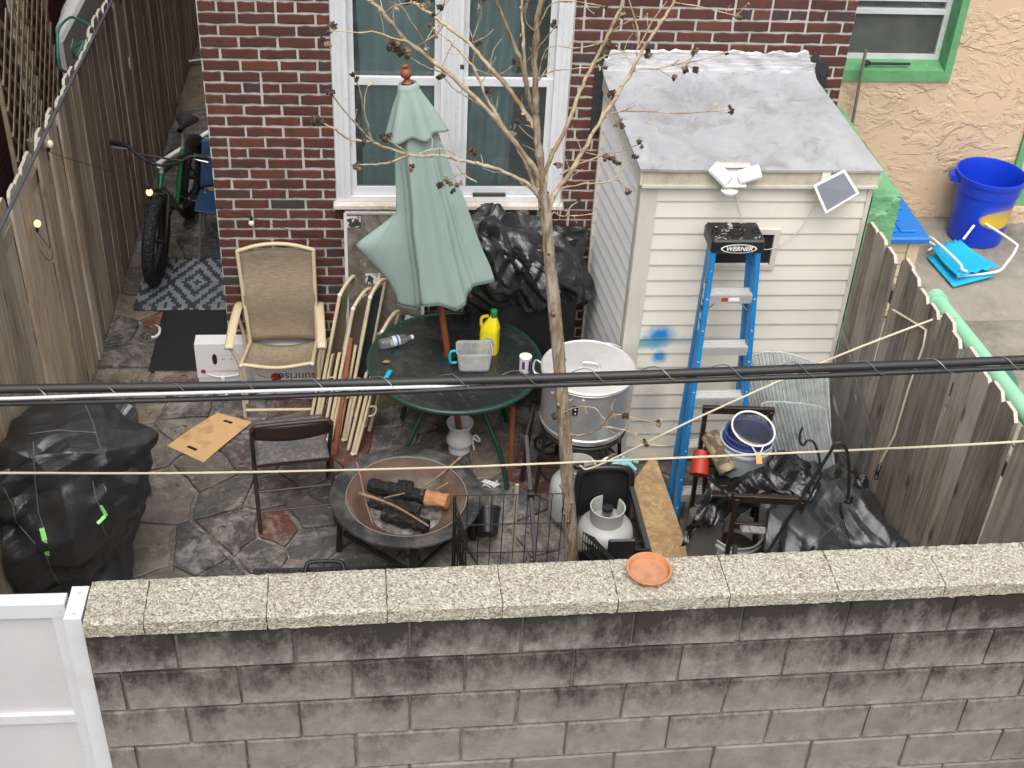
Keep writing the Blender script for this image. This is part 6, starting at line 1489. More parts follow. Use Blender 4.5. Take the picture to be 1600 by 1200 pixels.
for i in range(5):
    a, b_ = lrow(i)+V((LX(i,-1)+.012,0,0)), lrow(i)+V((LX(i,1)-.012,0,0))
    so = MB().bx(a.x,b_.x,a.y-.035,a.y+.045,a.z-.006,a.z).part('step', M_step, la)
    for k in range(4): MB().bx(a.x+.001,b_.x-.001,a.y-.033+k*.02,a.y-.023+k*.02,a.z+.0005,a.z+.005).part('tread_rib', M_step, so)
    MB().bx(a.x,b_.x,a.y-.038,a.y-.0355,a.z-.050,a.z+.002).part('step_front', M_step, so)
    if i in (0,):
        MB().bx(lerp(a.x,b_.x,.28),lerp(a.x,b_.x,.43),a.y-.0395,a.y-.0384,a.z-.036,a.z-.014).part('red_label', mat('danger_red', (.45,.03,.02), .5), so)
        MB().bx(lerp(a.x,b_.x,.45),lerp(a.x,b_.x,.70),a.y-.0395,a.y-.0384,a.z-.036,a.z-.014).part('white_label', M_wplast, so)
        for s2, xx in ((-1,a.x),(1,b_.x)): MB().bar((xx-s2*.07,a.y,a.z-.05),(xx,a.y+.01,a.z-.125),.012,.006).part('brace', M_step, la)
for i in range(8):
    zz = lrow(i*.6+.1)
    for s_ in (-1,1): MB().ball(zz+V((LX(i*.6+.1,s_),0,0))+fn_*.036, .005, 5).part('rivet', M_step, la)
cp = lrow(-.88); cx0, cx1 = LX(-.9,-1)-.022, LX(-.9,1)+.028
M_captop = mat('black_cap_paint_splattered', (.014,.014,.015), .4, layers=[('noise',(1,1,1),24,.58,.63,(.48,.47,.44),.85,3)], rand=False)
cpo = MB().cb(((cx0+cx1)/2,cp.y+.05,cp.z+.01),(cx1-cx0,.20,.085),.012).part('top_cap', M_black, la)
MB().bx(cx0+.012,cx1-.012,cp.y-.04,cp.y+.14,cp.z+.0526,cp.z+.0545).part('cap_top_tray', M_captop, cpo)
for (dx, r_) in ((0,.042),(-.11,.018),(.11,.018)):
    MB().tube([V(((cx0+cx1)/2+dx+r_*math.cos(a_), cp.y+.05+r_*math.sin(a_)*1.2, cp.z+.056)) for a_ in [2*PI*k/20 for k in range(20)]], .006, 6, closed=True).part('cap_ring', M_captop, cpo, 60)
yb = cp.y-.0505; cxm = (cx0+cx1)/2+.005
MB().prism([V((cxm+.098*math.cos(a_), yb, cp.z+.002+.027*math.sin(a_))) for a_ in [2*PI*k/32 for k in range(32)]], (0,-.001,0)).part('badge_white', M_wplast, cpo)
MB().prism([V((cxm+.088*math.cos(a_), yb-.0015, cp.z+.002+.022*math.sin(a_))) for a_ in [2*PI*k/32 for k in range(32)]], (0,-.001,0)).part('badge_black', M_black, cpo)
put_text('lettering', 'WERNER', .036, M_wplast, cpo, (cxm, yb-.0032, cp.z+.002), (1,0,0), (0,0,1), shear=.25, bold=.0012)
# label strips on the left rail
mid = lambda i: lrow(i)+V((LX(i,-1)-.0165,0,0))
MB().bar(mid(-.25)-V((.001,0,0)), mid(.72)-V((.001,0,0)), .002, .030, up=fn_, ch=.0004).part('rail_label', M_stick1, la)
f_off = fn_*.0358
put_text('lettering', '07', .05, M_wplast, la, lrow(1.55)+V((LX(1.55,-1),0,0))+f_off, -ld_+V((.16,0,0)), (-1,0,.2))
# ================================================================== shed fittings
fl_ = thing('flood_light', 'white twin-head solar flood light on the shed fascia', 'light', (2.84,-.99,1.95))
c = V((2.86,-.985,2.00))
MB().lathe([(.001,-.035),(.03,-.03),(.045,-.01),(.046,.0),(.001,.012)], 20, c+V((-.02,-.03,-.05))).part('sensor', M_wplast, fl_, 40)
MB().cb(c+V((-.0,.012,.0)),(.07,.06,.07),.01).part('bracket', M_wplast, fl_)
MB().cb(c+V((.0,.0,-.02)),(.13,.10,.018),.006).part('base_plate', M_wplast, fl_)
M_led = mat('pale_led_panel', (.55,.60,.64), .25)
for s_, rz_ in ((-1,R(38)),(1,R(-14))):
    M3 = Matrix.Rotation(-rz_*.6,3,'Z')@Matrix.Rotation(rz_,3,'Y')@Matrix.Rotation(R(-35),3,'X')
    hd = MB().cb(c+V((s_*.078,-.02,.038)),(.125,.022,.075),.008,M3).part('lamp_head', M_wplast, fl_)
    MB().cb(c+V((s_*.078,-.02,.038))+M3@V((0,-.0122,0)),(.11,.002,.06),.0008,M3).part('lens', M_led, hd)
MB().cb((2.87,-.935,2.055),(.17,.05,.012),.003).part('roof_bracket', M_trim, fl_)
sp_ = thing('solar_panel', 'tilted grey solar panel on a white bracket at the shed corner', 'solar panel', (3.42,-1.0,1.9))
k4 = [PY(1271,290,-1.02), PY(1320,265,-.985), PY(1343,302,-1.035), PY(1290,334,-1.07)]
cc = sum(k4, V((0,0,0)))/4; nrm = (k4[1]-k4[0]).cross(k4[3]-k4[0]).normalized(); nrm = nrm if nrm.y < 0 else -nrm
MB().prism(k4, -nrm*.014).part('frame', M_wplast, sp_)
MB().prism([cc+(p-cc)*.86+nrm*.0008 for p in k4], nrm*.001).part('cells', mat('solar_cells', (.17,.18,.215), .3, layers=[('noise',(1,1,1),3,.4,.7,(.20,.21,.24),.5)]), sp_)
MB().tube([cc-nrm*.01, cc-nrm*.03+V((-.03,.03,.03)), V((3.40,-.95,2.0))], .010, 8).part('arm', M_wplast, sp_, 60)
MB().cb((3.375,-.952,2.0),(.05,.012,.085),.003).part('mount', M_wplast, sp_)
M_wcord = mat('white_cord', (.58,.56,.52), .6)
MB().tube(spl([V((2.845,-1.0,1.93)),PY(1147,300,-.935),PY(1153,322,-.93),PY(1166,360,-.935),PY(1176,385,-.94)],6), .0025, 5).part('lead', M_wcord, fl_, 60)
MB().tube(spl([V((3.42,-.98,1.85)),PY(1275,318,-.935),PY(1255,352,-.93),PY(1235,372,-.93),PY(1215,385,-.935),PY(1197,390,-.94),PY(1188,385,-.93)],6), .0025, 5).part('lead', M_wcord, sp_, 60)
# ================================================================== clutter on the right
M_bub = glassmat('clear_ribbed_plastic', (.95,.98,.98), .32, (.95,.98,.99), .10, 1.5)
M_rib = glassmat('bright_plastic_rib', (.95,.98,.98), .80, (.96,.98,.98), .1, 1.5)
def wellcover(name, base_l, base_r, top_l, top_r, arch, label, depth, n=46):
    base_l, base_r, top_l, top_r = [V(p) for p in (base_l, base_r, top_l, top_r)]
    t = thing(name, label, 'plastic cover', base_l.lerp(base_r,.5), group='clear ribbed plastic covers')
    up = (top_l-base_l).normalized(); nrm = (base_r-base_l).cross(up).normalized(); nrm = nrm if nrm.y < 0 else -nrm
    def fn(u, v):
        s_ = math.sin(PI*u)
        b = base_l.lerp(base_r,u); tp = top_l.lerp(top_r,u)+up*arch*(s_**.6 if s_ > 0 else 0)
        p = b.lerp(tp, v); rib = .006*math.cos(u*n*2*PI/2) if v > .0 else 0
        cr = .006*fbm((u*9,v*12,depth*7),1,4)
        return p + nrm*(depth*s_*(1-.25*v) + rib + cr)
    MB().grid(fn, n*4, 24).part('sheet', M_bub, t, 40, thick=.002)
    MB().tube([fn(k/40,1) for k in range(41)], .0045, 6).tube([fn(0,k/20) for k in range(21)], .0045, 6).tube([fn(1,k/20) for k in range(21)], .0045, 6).part('rolled_edge', M_rib, t, 60)
    rb = MB()
    for k in range(1, n//3): rb.tube([fn(k*3/n,j/18)+nrm*.002 for j in range(19)], .0014, 4)
    rb.part('ribs', M_rib, t)
    return t
wellcover('window_well_cover', PY(1192,725,-1.12), PY(1302,735,-1.30), PY(1154,582,-1.0), PY(1294,588,-1.05), .18, 'larger clear ribbed plastic cover with rounded top against the shed', .06)
wellcover('window_well_cover', PY(1222,738,-1.34), PY(1306,742,-1.40), PY(1190,632,-1.30), PY(1290,640,-1.30), .05, 'smaller clear ribbed plastic cover in front of the rounded one', .03, 30)
# grey screen mesh on the fence
def scr_ex(mt, N, L, B):
    pass
M_mesh = glassmat('grey_screen_mesh', (.93,.93,.92), .10, (.30,.30,.295), .5, 1.05)
sm = MB().grid(lambda u, v: V((3.655-.02+.003*u+.004*fbm((u*6,v*6,1),1,3), lerp(-1.0,-1.75,u), lerp(.42,1.10-.25*u,v))), 20, 16)
sm.single('screen_mesh', M_mesh, 'piece of grey window screen hanging on the fence by the shed', 'screen', smooth=60, thick=.001)
# buckets
def bucket(c, r0, r1, h, mt_, label, rimcol=None, tilt=None, name='bucket', content=None):
    t = thing(name, label, 'bucket', c); c = V(c); M3 = tilt
    MB().lathe([(.001,.0),(r0,.0),(r0+.003,.004),(r1,h-.05),(r1+.010,h-.046),(r1+.010,h-.032),(r1+.002,h-.030),(r1+.005,h-.004),(r1+.009,h),(r1,h+.002),(r1-.006,h-.004),(r0-.004,.006),(.001,.006)], 36, c, M3).part('body', mt_, t, 40)
    if content: p = V((0,0,h*.55)); MB().lathe([(.001,h*.45),(lerp(r0,r1,.45)-.006,h*.45)], 30, c, M3).part('contents', content, t)
    return t
M_wbucket = mat('white_bucket', (.62,.63,.62), .45, layers=[('noise',(1,1,1),9,.5,.7,(.42,.41,.38),.6)])
M_mud = mat('dark_muck', (.035,.026,.018), .6, layers=[('noise',(1,1,1),14,.5,.7,(.10,.07,.045),.8)])
M_bbucket = mat('royal_blue_bucket', (.035,.05,.20), .4); M_gbucket = mat('grey_blue_bucket', (.36,.40,.42), .45)
M_rim = mat('pale_bucket_rim', (.55,.60,.66), .4)
cq = PZ(1150,700,.42)
cq = V((2.945,-1.72,.62))
bucket(cq, .115, .135, .21, M_gbucket, 'grey-blue bucket holding the blue bucket on the dark chair', content=M_mud)
bucket(cq+V((.008,0,.045)), .105, .122, .205, M_bbucket, 'royal blue bucket nested in a grey one on the chair', content=M_mud)
sv = thing('hand_sieve', 'white-rimmed sieve with orange handle resting on the blue bucket', 'sieve', cq+V((0,0,.26)))
sc_ = cq+V((.022,-.015,.285)); tl = Matrix.Rotation(R(14),3,'X')@Matrix.Rotation(R(6),3,'Y')
MB().tube([sc_+tl@V((.118*math.cos(a_),.118*math.sin(a_),0)) for a_ in [2*PI*k/40 for k in range(40)]], .0055, 8, closed=True).part('rim', M_wplast, sv, 60)
MB().lathe([(.001,-.035),(.05,-.031),(.09,-.018),(.116,0)], 32, sc_, tl).part('mesh', glassmat('sieve_mesh', (.80,.80,.80), .22, (.25,.24,.24), .4, 1.1), sv, 60)
for s_ in (-1,1): MB().tube([sc_+tl@V((s_*.035,-.112,0)), sc_+tl@V((s_*.012,-.155,-.012))], .004, 6).part('neck', M_wplast, sv, 60)
MB().bar(sc_+tl@V((0,-.15,-.012)), sc_+tl@V((.0,-.215,-.03)), .032, .012).part('handle', mat('orange_handle', (.80,.30,.10), .5), sv)
c = PZ(1150,836,.20); bucket((c.x,c.y,.0), .125, .145, .235, M_wbucket, 'white bucket with dirty water under the front dark chair', content=M_mud)
# red can and log on the back chair
ca = V((2.76,-1.75,.55)); t = thing('red_can', 'orange-red plastic cone lying on the dark chair', 'can', ca)
a, b_ = PY(1096,705,-1.70), PY(1092,742,-1.80)
MB().tube([a, a.lerp(b_,.5), b_], [.040,.048,.052], 20).part('body', mat('orange_red_plastic', (.36,.030,.008), .5), t, 40)
MB().lathe([(.001,0),(.025,0),(.047,.002)], 20, b_+(b_-a).normalized()*.002, (b_-a).to_track_quat('Z','Y').to_matrix()).part('base_cap', mat('deep_red_plastic', (.30,.022,.008), .5), t)
a, b_ = PY(1108,678,-1.66), PY(1138,738,-1.84); MB().tube([a, a.lerp(b_,.5)+V((.005,0,.004)), b_], [.05,.055,.05], 14).single('split_log', mat('flaking_bark', (.32,.25,.16), .85, layers=[('noise',(3,3,3),5,.46,.56,(.07,.05,.035),.9)]), 'short flaking log lying across the dark chair', 'log', smooth=60)
p = PZ(1098,778,.2); MB().lathe([(.001,0),(.05,0),(.06,.10),(.063,.10),(.052,-.003)], 20, PZ(1090,800,.05)).single('glass_jar', M_clear, 'clear jar standing under the dark chair by the plywood', 'jar', smooth=40)
MB().cb(V((2.78,-1.80,.18)), (.18,.16,.36), .02).single('grey_planter', mat('grey_concrete_planter', (.14,.135,.13), .85), 'grey block standing under the dark wooden chair', 'block')
# dark wooden chairs
def wchair(o, w, d, h, seat, rz, label, slats=True):
    t = thing('wooden_chair', label, 'chair', o, local=True, rz=rz, group='dark wooden chairs by the shed')
    for sx in (-1,1):
        MB().bar((sx*w/2,0,0),(sx*w/2,.06,h), .036, .022, up=(1,0,0)).part('back_leg', M_chairwood, t)
        MB().bar((sx*(w/2-.03),-d,0),(sx*(w/2-.03),.02,seat+.05), .034, .022, up=(1,0,0)).part('front_leg', M_chairwood, t)
    MB().bar((-w/2-.018,.06,h),(w/2+.018,.06,h), .024, .045).part('top_rail', M_chairwood, t)
    MB().bar((-w/2,.04,h-.17),(w/2,.04,h-.17), .02, .04).part('back_slat', M_chairwood, t)
    MB().bar((-w/2,.012,.14),(w/2,.012,.14), .018, .03).part('stretcher', M_chairwood, t)
    if slats:
        for k in range(4): MB().bar((-w/2+.02,-.06-k*.085,seat),(w/2-.02,-.06-k*.085,seat), .07, .016).part('seat_slat', M_chairwood, t)
    return t
wchair((2.93,-1.60,0), .36, .34, .88, .605, R(-4), 'dark wooden chair carrying the buckets beside the blue ladder')
wc2 = wchair((2.98,-2.18,0), .34, .34, .74, .40, R(-6), 'dark wooden chair frame nearest the block wall', slats=False)
MB().bar((-.14,-.02,.60),(.14,-.02,.59), .05, .012).part('torn_slat', mat('torn_grey_slat', (.26,.25,.24), .7, layers=[('noise',(3,1,1),12,.5,.6,(.05,.04,.04),.8)]), wc2)
# crinkled bag sheet over the clutter
bgp = patch([[(1118,745,.60),(1163,716,.63),(1215,712,.64),(1262,719,.64),(1315,735,.62),(1360,748,.58)],
             [(1100,772,.58),(1142,745,.65),(1205,738,.67),(1262,743,.67),(1315,754,.65),(1358,766,.57)],
             [(1082,812,.47),(1122,778,.60),(1200,764,.66),(1252,772,.65),(1305,780,.62),(1348,784,.54)],
             [(1062,854,.30),(1100,828,.40),(1165,796,.54),(1236,798,.57),(1298,800,.56),(1338,798,.50)]], 34, 36, .02, 3.2, 5, ridge=.62, fspan=7.)
bgp.single('bin_bag_sheet', M_bag, 'crumpled shiny black bag sheet over the clutter by the fence', 'plastic sheet', smooth=14, thick=.002)
# large charcoal cover on the right
cv2 = thing('covered_kettle', 'large round barbecue under a charcoal cover beside the right fence', 'barbecue', (3.35,-2.2,0))
n2 = patch([[V((3.02,-1.72,.20)),V((3.15,-1.55,.40)),V((3.33,-1.50,.48)),V((3.50,-1.52,.45)),V((3.65,-1.6,.4))],
            [(1212,772,.56),(1255,754,.66),(1295,748,.70),(1330,752,.70),PX(1350,760,3.655)],
            [(1206,812,.58),(1258,796,.68),(1305,788,.72),(1350,788,.72),PX(1382,796,3.655)],
            [(1196,862,.50),(1258,850,.64),(1320,840,.68),(1372,834,.68),PX(1408,832,3.655)],
            [(1186,930,.26),(1260,925,.44),(1335,910,.50),(1400,890,.50),PX(1440,876,3.655)],
            [(1180,985,.02),(1260,1010,.08),(1345,1000,.12),(1425,960,.15),PX(1468,935,3.655)]], 28, 26, .02, 1.8, 21, ridge=.42, fspan=6.)
for p_ in n2.v: p_.x = min(p_.x, 3.655)
n2.part('cover', M_cover2, cv2, 22, thick=.003)
MB().lathe([(.001,0),(.2,0),(.24,.25),(.22,.42),(.001,.5)], 24, (3.34,-2.05,0)).part('kettle', M_black, cv2, 40)
# shepherd hooks and hanging basket
def hook(pts, r, label, foot):
    t = thing('shepherd_hook', label, 'plant hook', foot); P_ = [V(foot)] + [PY(u, v, y) for u, v, y in pts]
    MB().tube([P_[0], P_[1]], r, 8).part('pole', M_blackm, t, 60); MB().tube(spl(P_[1:],7), r, 8).part('hook', M_blackm, t, 60); return t
hook([(1282,745,-2.2),(1280,715,-2.2),(1272,692,-2.2),(1262,688,-2.2),(1255,696,-2.2),(1250,690,-2.2),(1250,678,-2.2),(1254,668,-2.2)], .006, 'thin black shepherd hook with small crook behind the cover', (2.98,-2.2,0))
hook([(1298,705,-2.42),(1304,695,-2.42),(1312,692,-2.42),(1320,697,-2.42),(1325,712,-2.42),(1327,740,-2.42),(1325,775,-2.42),(1318,782,-2.42)], .0085, 'tall black shepherd hook carrying the hanging basket', (2.72,-2.42,0))
hbk = thing('hanging_basket', 'black hanging basket with three wires under the tall hook', 'basket', PY(1320,870,-2.45))
a = PY(1317,810,-2.44); MB().tube(spl([PY(1332,776,-2.42),PY(1328,786,-2.42),PY(1316,784,-2.43),PY(1313,796,-2.44),a],5), .007, 8).part('hanger', M_black, hbk, 60)
for (u, v, dy) in ((1262,858,-.08),(1302,862,-.16),(1332,865,0)): MB().tube([a, PY(u,v,-2.44+dy)], .0022, 5).part('wire', M_wire, hbk)
bcn = PY(1298,872,-2.5); MB().lathe([(.001,-.14),(.07,-.13),(.10,-.02),(.112,.0),(.105,.0),(.09,-.02)], 28, bcn).part('bowl', M_black, hbk, 40)
# ================================================================== ropes and cables
MB().tube(spl([PX(-60,739,-.86),PX(0,739,-.70),PY(300,739,-2.05),PY(640,732,-2.06),V((1.9,-2.065,PY(888,722,-2.06).z)),PY(1250,707,-2.3),PY(1450,698,-2.7),PX(1592,690,3.728),PX(1599,688,3.80)],10), .0058, 6).single('clothes_line', M_cord, 'cream clothes line stretched across the yard between the fences', 'rope', smooth=60)
MB().tube(spl([PY(905,728,-2.05),PY(935,727,-2.05),PY(1100,648,-2.0),PY(1300,560,-1.96),PX(1462,500,3.705)+V((0,0,.01)),PX(1470,497,3.80),PX(1493,497,3.97)],8), .0055, 6).single('tie_rope', M_cord, 'cream rope running from the trunk up over the fence to the pipe', 'rope', smooth=60)
MB().tube([PX(1395,484,3.665), PX(1422,500,3.672), PX(1447,516,3.68), PX(1443,540,3.685), PX(1420,605,3.68), PX(1398,680,3.678), PX(1376,722,3.67)], .0065, 6).single('fence_rope', M_cord, 'cream cord hanging down the grey fence', 'rope', smooth=60)
p = PX(1374,735,3.655); MB().tube(spl([p+V((0,.01,.03)),p+V((-.012,-.01,.0)),p+V((.0,.015,-.03)),p+V((-.01,-.01,-.055))],5), .012, 8).single('black_plug', M_black, 'black plug end hanging from the cream cord', 'plug', smooth=60)
M_cable = mat('black_cable', (.018,.016,.016), .5); M_cable2 = mat('grey_white_cable', (.50,.53,.55), .5)
def cab(pts, d, r, nm, mt_, label, n=10):
    P_ = [CAM + ray(u, v)*dd for u, v, dd in pts]; MB().tube(spl(P_, n), r, 10).single(nm, mt_, label, 'cable', smooth=60)
D0 = 3.0
cab([(-220,616,D0),(0,608,D0),(400,602,D0),(800,592,D0),(1200,578,D0),(1600,562,D0),(1820,551,D0)], D0, .0112, 'utility_cable', M_cable, 'thick black utility cable crossing in the foreground')
cab([(-220,637,D0),(0,631,D0),(300,624,D0),(600,613,D0),(800,604,D0),(1200,590,D0),(1600,574,D0),(1820,564,D0)], D0, .0066, 'utility_cable', M_cable, 'thinner black utility cable lashed below the thick one')
cab([(-220,627,D0-.02),(0,623,D0-.02),(150,618,D0-.02),(300,614,D0-.02),(520,608,D0-.02),(700,603,D0),(790,597,D0+.03)], D0, .0042, 'drop_wire', M_cable2, 'pale grey drop wire running along the lower cable')
lash = []
for k in range(0, 640):
    u = -200+k*3; s_ = (u+200)/2020; vmid = 614-(u/1600)*47+ (4 if u < 700 else 1)*1.0; ph = k*2*PI/36
    rr = 13*math.sin(ph); dp = D0 + .017*math.cos(ph); lash.append(CAM + ray(u+6*math.sin(ph), vmid-rr*.95)*(dp))
MB().tube(lash, .0012, 4).single('lashing_wire', mat('steel_lashing', (.22,.22,.215), .4, metal=.6), 'thin steel lashing wire spiralling round the utility cables', 'wire')
# ================================================================== string lights
M_bulb, N_, L_, B_2 = newmat('warm_glass_bulb'); B_2.inputs['Base Color'].default_value = (.75,.68,.50,1); B_2.inputs['Roughness'].default_value = .12
M_bulbon, N_, L_, B_2 = newmat('lit_warm_bulb'); B_2.inputs['Base Color'].default_value = (.9,.6,.3,1); B_2.inputs['Emission Color'].default_value = (1,.62,.25,1); B_2.inputs['Emission Strength'].default_value = 1.2
slt = thing('string_lights', 'string of warm bulbs sagging from the fence to the brick wall', 'string light', (-.4,-.2,1.2))
P_ = [PX(60,228,-.885), PX(84,240,-.86), PZ(140,258,1.60), PZ(232,288,1.42), PZ(310,316,1.36), PY(392,340,-.03), PY(470,365,-.03), PY(540,380,-.03)]
MB().tube(spl(P_,8), .0022, 5).part('wire', M_black, slt)
def bulb(p, up, mt_, r=.019):
    so = MB().tube([p, p+up*.028], .0085, 8).part('socket', M_black, slt, 40); c_ = p+up*.045
    MB().ball(c_, r, 8, (1,1,1.1)).part('bulb', mt_, so, 60)
bulb(PX(76,236,-.86), V((.3,0,1)).normalized(), M_bulb, .022); bulb(PZ(232,290,1.42), V((0,0,-1)), M_bulbon, .020); bulb(PY(392,338,-.03), V((0,-.1,-1)).normalized(), M_bulb, .018)
s2 = thing('string_light_end', 'single lit bulb on a curled lead against the tan fence', 'string light', PX(57,355,-.88))
pb_ = PX(58,362,-.875); so = MB().tube([pb_, pb_+V((.005,0,.03))], .0085, 8).part('socket', M_black, s2, 40); MB().ball(pb_+V((.01,0,.05)), .019, 8, (1,1,1.15)).part('bulb', M_bulbon, so, 60)
MB().tube(spl([pb_, PX(68,375,-.88), PX(82,395,-.885), PX(80,406,-.885), PX(73,405,-.885), PX(62,390,-.887)],6), .0022, 5).part('lead', M_black, s2)
# ================================================================== saucer on the coping
sc0 = V((1.968,-3.70,1.792)); ts = thing('terracotta_saucer', 'terracotta plant saucer standing on the wall coping', 'saucer', sc0)
M_terra = mat('terracotta', (.50,.215,.10), .8, layers=[('noise',(1,1,1),30,.5,.7,(.42,.17,.085),.7),('noise',(1,1,1),60,.66,.74,(.62,.38,.25),.7)])
MB().lathe([(.001,.0),(.066,.0),(.070,.004),(.081,.024),(.085,.027),(.083,.031),(.076,.030),(.068,.010),(.064,.008)], 44, sc0).part('dish', M_terra, ts, 40)
MB().lathe([(.001,.0085),(.066,.0085)], 40, sc0).part('damp_floor', mat('damp_terracotta', (.48,.235,.13), .55, layers=[('noise',(1,1,1),24,.45,.65,(.36,.16,.09),.7)]), ts)
# ================================================================== bare shrub
sh = thing('bare_shrub', 'tall leafless shrub with pale branches and dried seed heads', 'shrub', (2.02,-2.0,0))
def br(pts, r0, r1, name='branch', y0=-2.0, y1=None, mt_=None, n=6, seg=7):
    y1 = y0 if y1 is None else y1; N_p = len(pts)
    P_ = [PY(u, v, lerp(y0,y1,i/(N_p-1))) for i, (u, v) in enumerate(pts)]; Q = spl(P_, n); K = len(Q)
    r0 *= .72; r1 *= .72
    rr = [lerp(r0,r1,(k/(K-1))**.8)*(1+.16*fbm((k*.45,r0*99,pts[0][0]*.1),1,3)+(.30 if (k*7+int(pts[0][0])) % 9 == 0 else 0)) for k in range(K)]
    for k in range(1, K-1): Q[k] += V((fbm((k*.55,pts[0][1]*.13,1),1,3),fbm((k*.55,pts[0][1]*.13,5),1,3),.5*fbm((k*.55,pts[0][1]*.13,8),1,3)))*(r0*.55+.003)
    MB().tube(Q, rr, seg).part(name, mt_ or M_twig, sh, 60); ALLQ.append((Q, r1)); return Q
ALLQ = []
tr = PY(893,870,-2.0); P_ = [V((tr.x+.005,-2.0,0)), tr] + [PY(u,v,-2.0) for u,v in [(890,800),(885,720),(880,640),(873,560),(868,500),(863,450),(858,400),(853,340),(848,300)]]
Q = spl(P_,8); K = len(Q); Q = spl(P_,24); K = len(Q)
def trunkf(u, v):
    k = min(int(round(u*(K-1))),K-1); p = Q[k]; an = v*2*PI; c_, s_ = math.cos(an), math.sin(an); z_ = p.z
    r = lerp(.037,.0245,u)*(1+.10*fbm((c_*1.5,s_*1.5,z_*2.2),1,3)) + .0045*fbm((c_*4,s_*4,z_*3.5),1,4) + .0035*max(0,noise.noise(V((c_*3,s_*3,z_*11))))
    return p + V((c_*r, s_*r, 0))
MB().grid(trunkf, K-1, 26, cv=True).part('trunk', M_bark, sh, 60)
Q = spl(P_,8); K = len(Q)
for k in sorted(rnd.sample(range(4, K-4), 22)):      # knots where side shoots broke off
    an = rnd.uniform(0,6.28); p = Q[k]+V((math.cos(an),math.sin(an),0))*lerp(.034,.023,k/K); MB().tube([Q[k], p, p+V((math.cos(an)*.012,math.sin(an)*.012,.016))], [.016,rnd.uniform(.008,.014),rnd.uniform(.003,.007)], 6).part('knot', M_bark, sh, 60)
tips = []
def B(pts, r0, r1, y1=-2.0, y0=-2.0, tip=True, mt_=None, seg=7):
    q = br(pts, r0, r1, y0=y0, y1=y1, mt_=mt_, seg=seg)
    if tip: tips.append(q[-1])
    return q
B([(849,305),(844,240),(838,180),(835,130),(838,60),(843,-5),(846,-50)],.026,.013,-2.05,tip=False,mt_=M_bark,seg=10)
B([(840,200),(826,150),(815,100),(800,62),(776,0),(765,-40)],.016,.008,-2.15,tip=False,mt_=M_bark)
B([(828,160),(820,100),(817,40),(814,-20)],.012,.007,-1.9,tip=False)
B([(842,290),(834,262),(797,215),(760,170),(707,120),(672,92),(637,65),(600,22),(562,-12)],.017,.009,-2.3,tip=False)
B([(840,300),(812,237),(785,195),(762,155),(740,107),(720,82),(700,62),(672,40)],.014,.004,-1.85)
B([(836,200),(822,177),(792,135),(765,105),(737,72),(707,47),(680,27),(645,3),(620,-20)],.015,.008,-1.7,tip=False)
B([(845,310),(832,297),(820,285),(785,267),(750,257),(717,250),(692,243),(662,243),(637,241),(580,222),(545,217),(520,200),(497,191)],.013,.005,-2.35)
B([(642,242),(607,254),(580,257),(560,257)],.006,.004,-2.4,-2.28)
B([(580,220),(571,180),(562,140),(553,120)],.005,.0035,-2.4,-2.32)
B([(584,224),(560,198),(540,175),(517,147)],.006,.004,-2.45,-2.32)
B([(640,242),(622,228),(605,217)],.004,.003,-2.3,-2.28); B([(655,243),(660,238),(690,232),(712,241)],.004,.003,-2.2,-2.26,tip=False)
B([(640,243),(643,255),(646,266)],.003,.003,-2.3,-2.28)
B([(717,250),(716,262),(728,275),(745,285)],.005,.004,-2.3,-2.2,tip=False); B([(730,270),(712,275),(700,284)],.003,.003,-2.3,-2.25); B([(748,258),(738,245),(737,236)],.003,.002,-2.25,-2.2)
B([(852,300),(852,272),(865,237),(887,195),(907,140),(927,100),(950,55),(972,5),(988,-30)],.015,.008,-1.8,tip=False)
B([(856,330),(870,297),(892,270),(920,220),(950,170),(982,120),(1000,85),(1030,40),(1055,0),(1070,-30)],.017,.008,-1.75,tip=False)
B([(995,87),(997,50),(985,7),(980,-20)],.005,.004,-1.7,-1.78,tip=False); B([(998,75),(1020,32),(1042,2)],.005,.004,-1.8,-1.78,tip=False)
B([(985,115),(1000,108),(1025,107),(1062,100),(1090,95),(1137,81)],.005,.004,-1.65,-1.78); B([(1025,107),(1040,115),(1051,122)],.003,.002,-1.7,-1.72); B([(1075,98),(1082,90),(1086,83)],.003,.002,-1.7,-1.7); B([(1072,100),(1075,106)],.003,.002,-1.7,-1.7)
B([(945,185),(962,175),(1012,174),(1067,177),(1143,171)],.005,.004,-1.6,-1.78)
B([(1052,3),(1095,11),(1135,21),(1155,27)],.004,.003,-1.7,-1.75)
B([(868,296),(912,287),(950,284),(970,267),(994,244)],.006,.004,-1.6,-1.85); B([(957,282),(970,284),(979,297)],.003,.003,-1.65,-1.68)
B([(875,272),(907,255),(950,240),(975,235),(998,224)],.005,.003,-1.65,-1.85); B([(948,172),(962,185),(967,195)],.003,.003,-1.75,-1.77); B([(915,238),(935,243),(948,248)],.003,.002,-1.75,-1.77); B([(960,240),(964,252)],.003,.003,-1.7,-1.7)
B([(855,345),(865,332),(875,337),(900,337),(932,334)],.006,.003,-1.85,tip=False); B([(885,337),(890,325),(905,313)],.004,.003,-1.9,-1.92); B([(897,338),(902,350)],.003,.002,-1.9,-1.9,tip=False)
B([(882,677),(900,680),(920,677),(940,667),(957,640)],.009,.005,-2.15,tip=False,mt_=M_bark); B([(872,648),(900,637),(927,637),(945,655)],.004,.003,-2.2,-2.02,tip=False); B([(940,667),(975,672),(1010,692),(1040,697)],.005,.004,-2.2,-2.13,tip=False); B([(947,655),(965,648),(985,652),(1030,662)],.004,.003,-2.1,-2.12); B([(945,660),(952,672),(965,680),(968,692)],.003,.002,-2.12,-2.12,tip=False)
tips.append(PY(866,648,-2.1)); tips.append(PY(958,650,-2.13)); tips.append(PY(1008,692,-2.18)); tips.append(PY(979,650,-2.12))
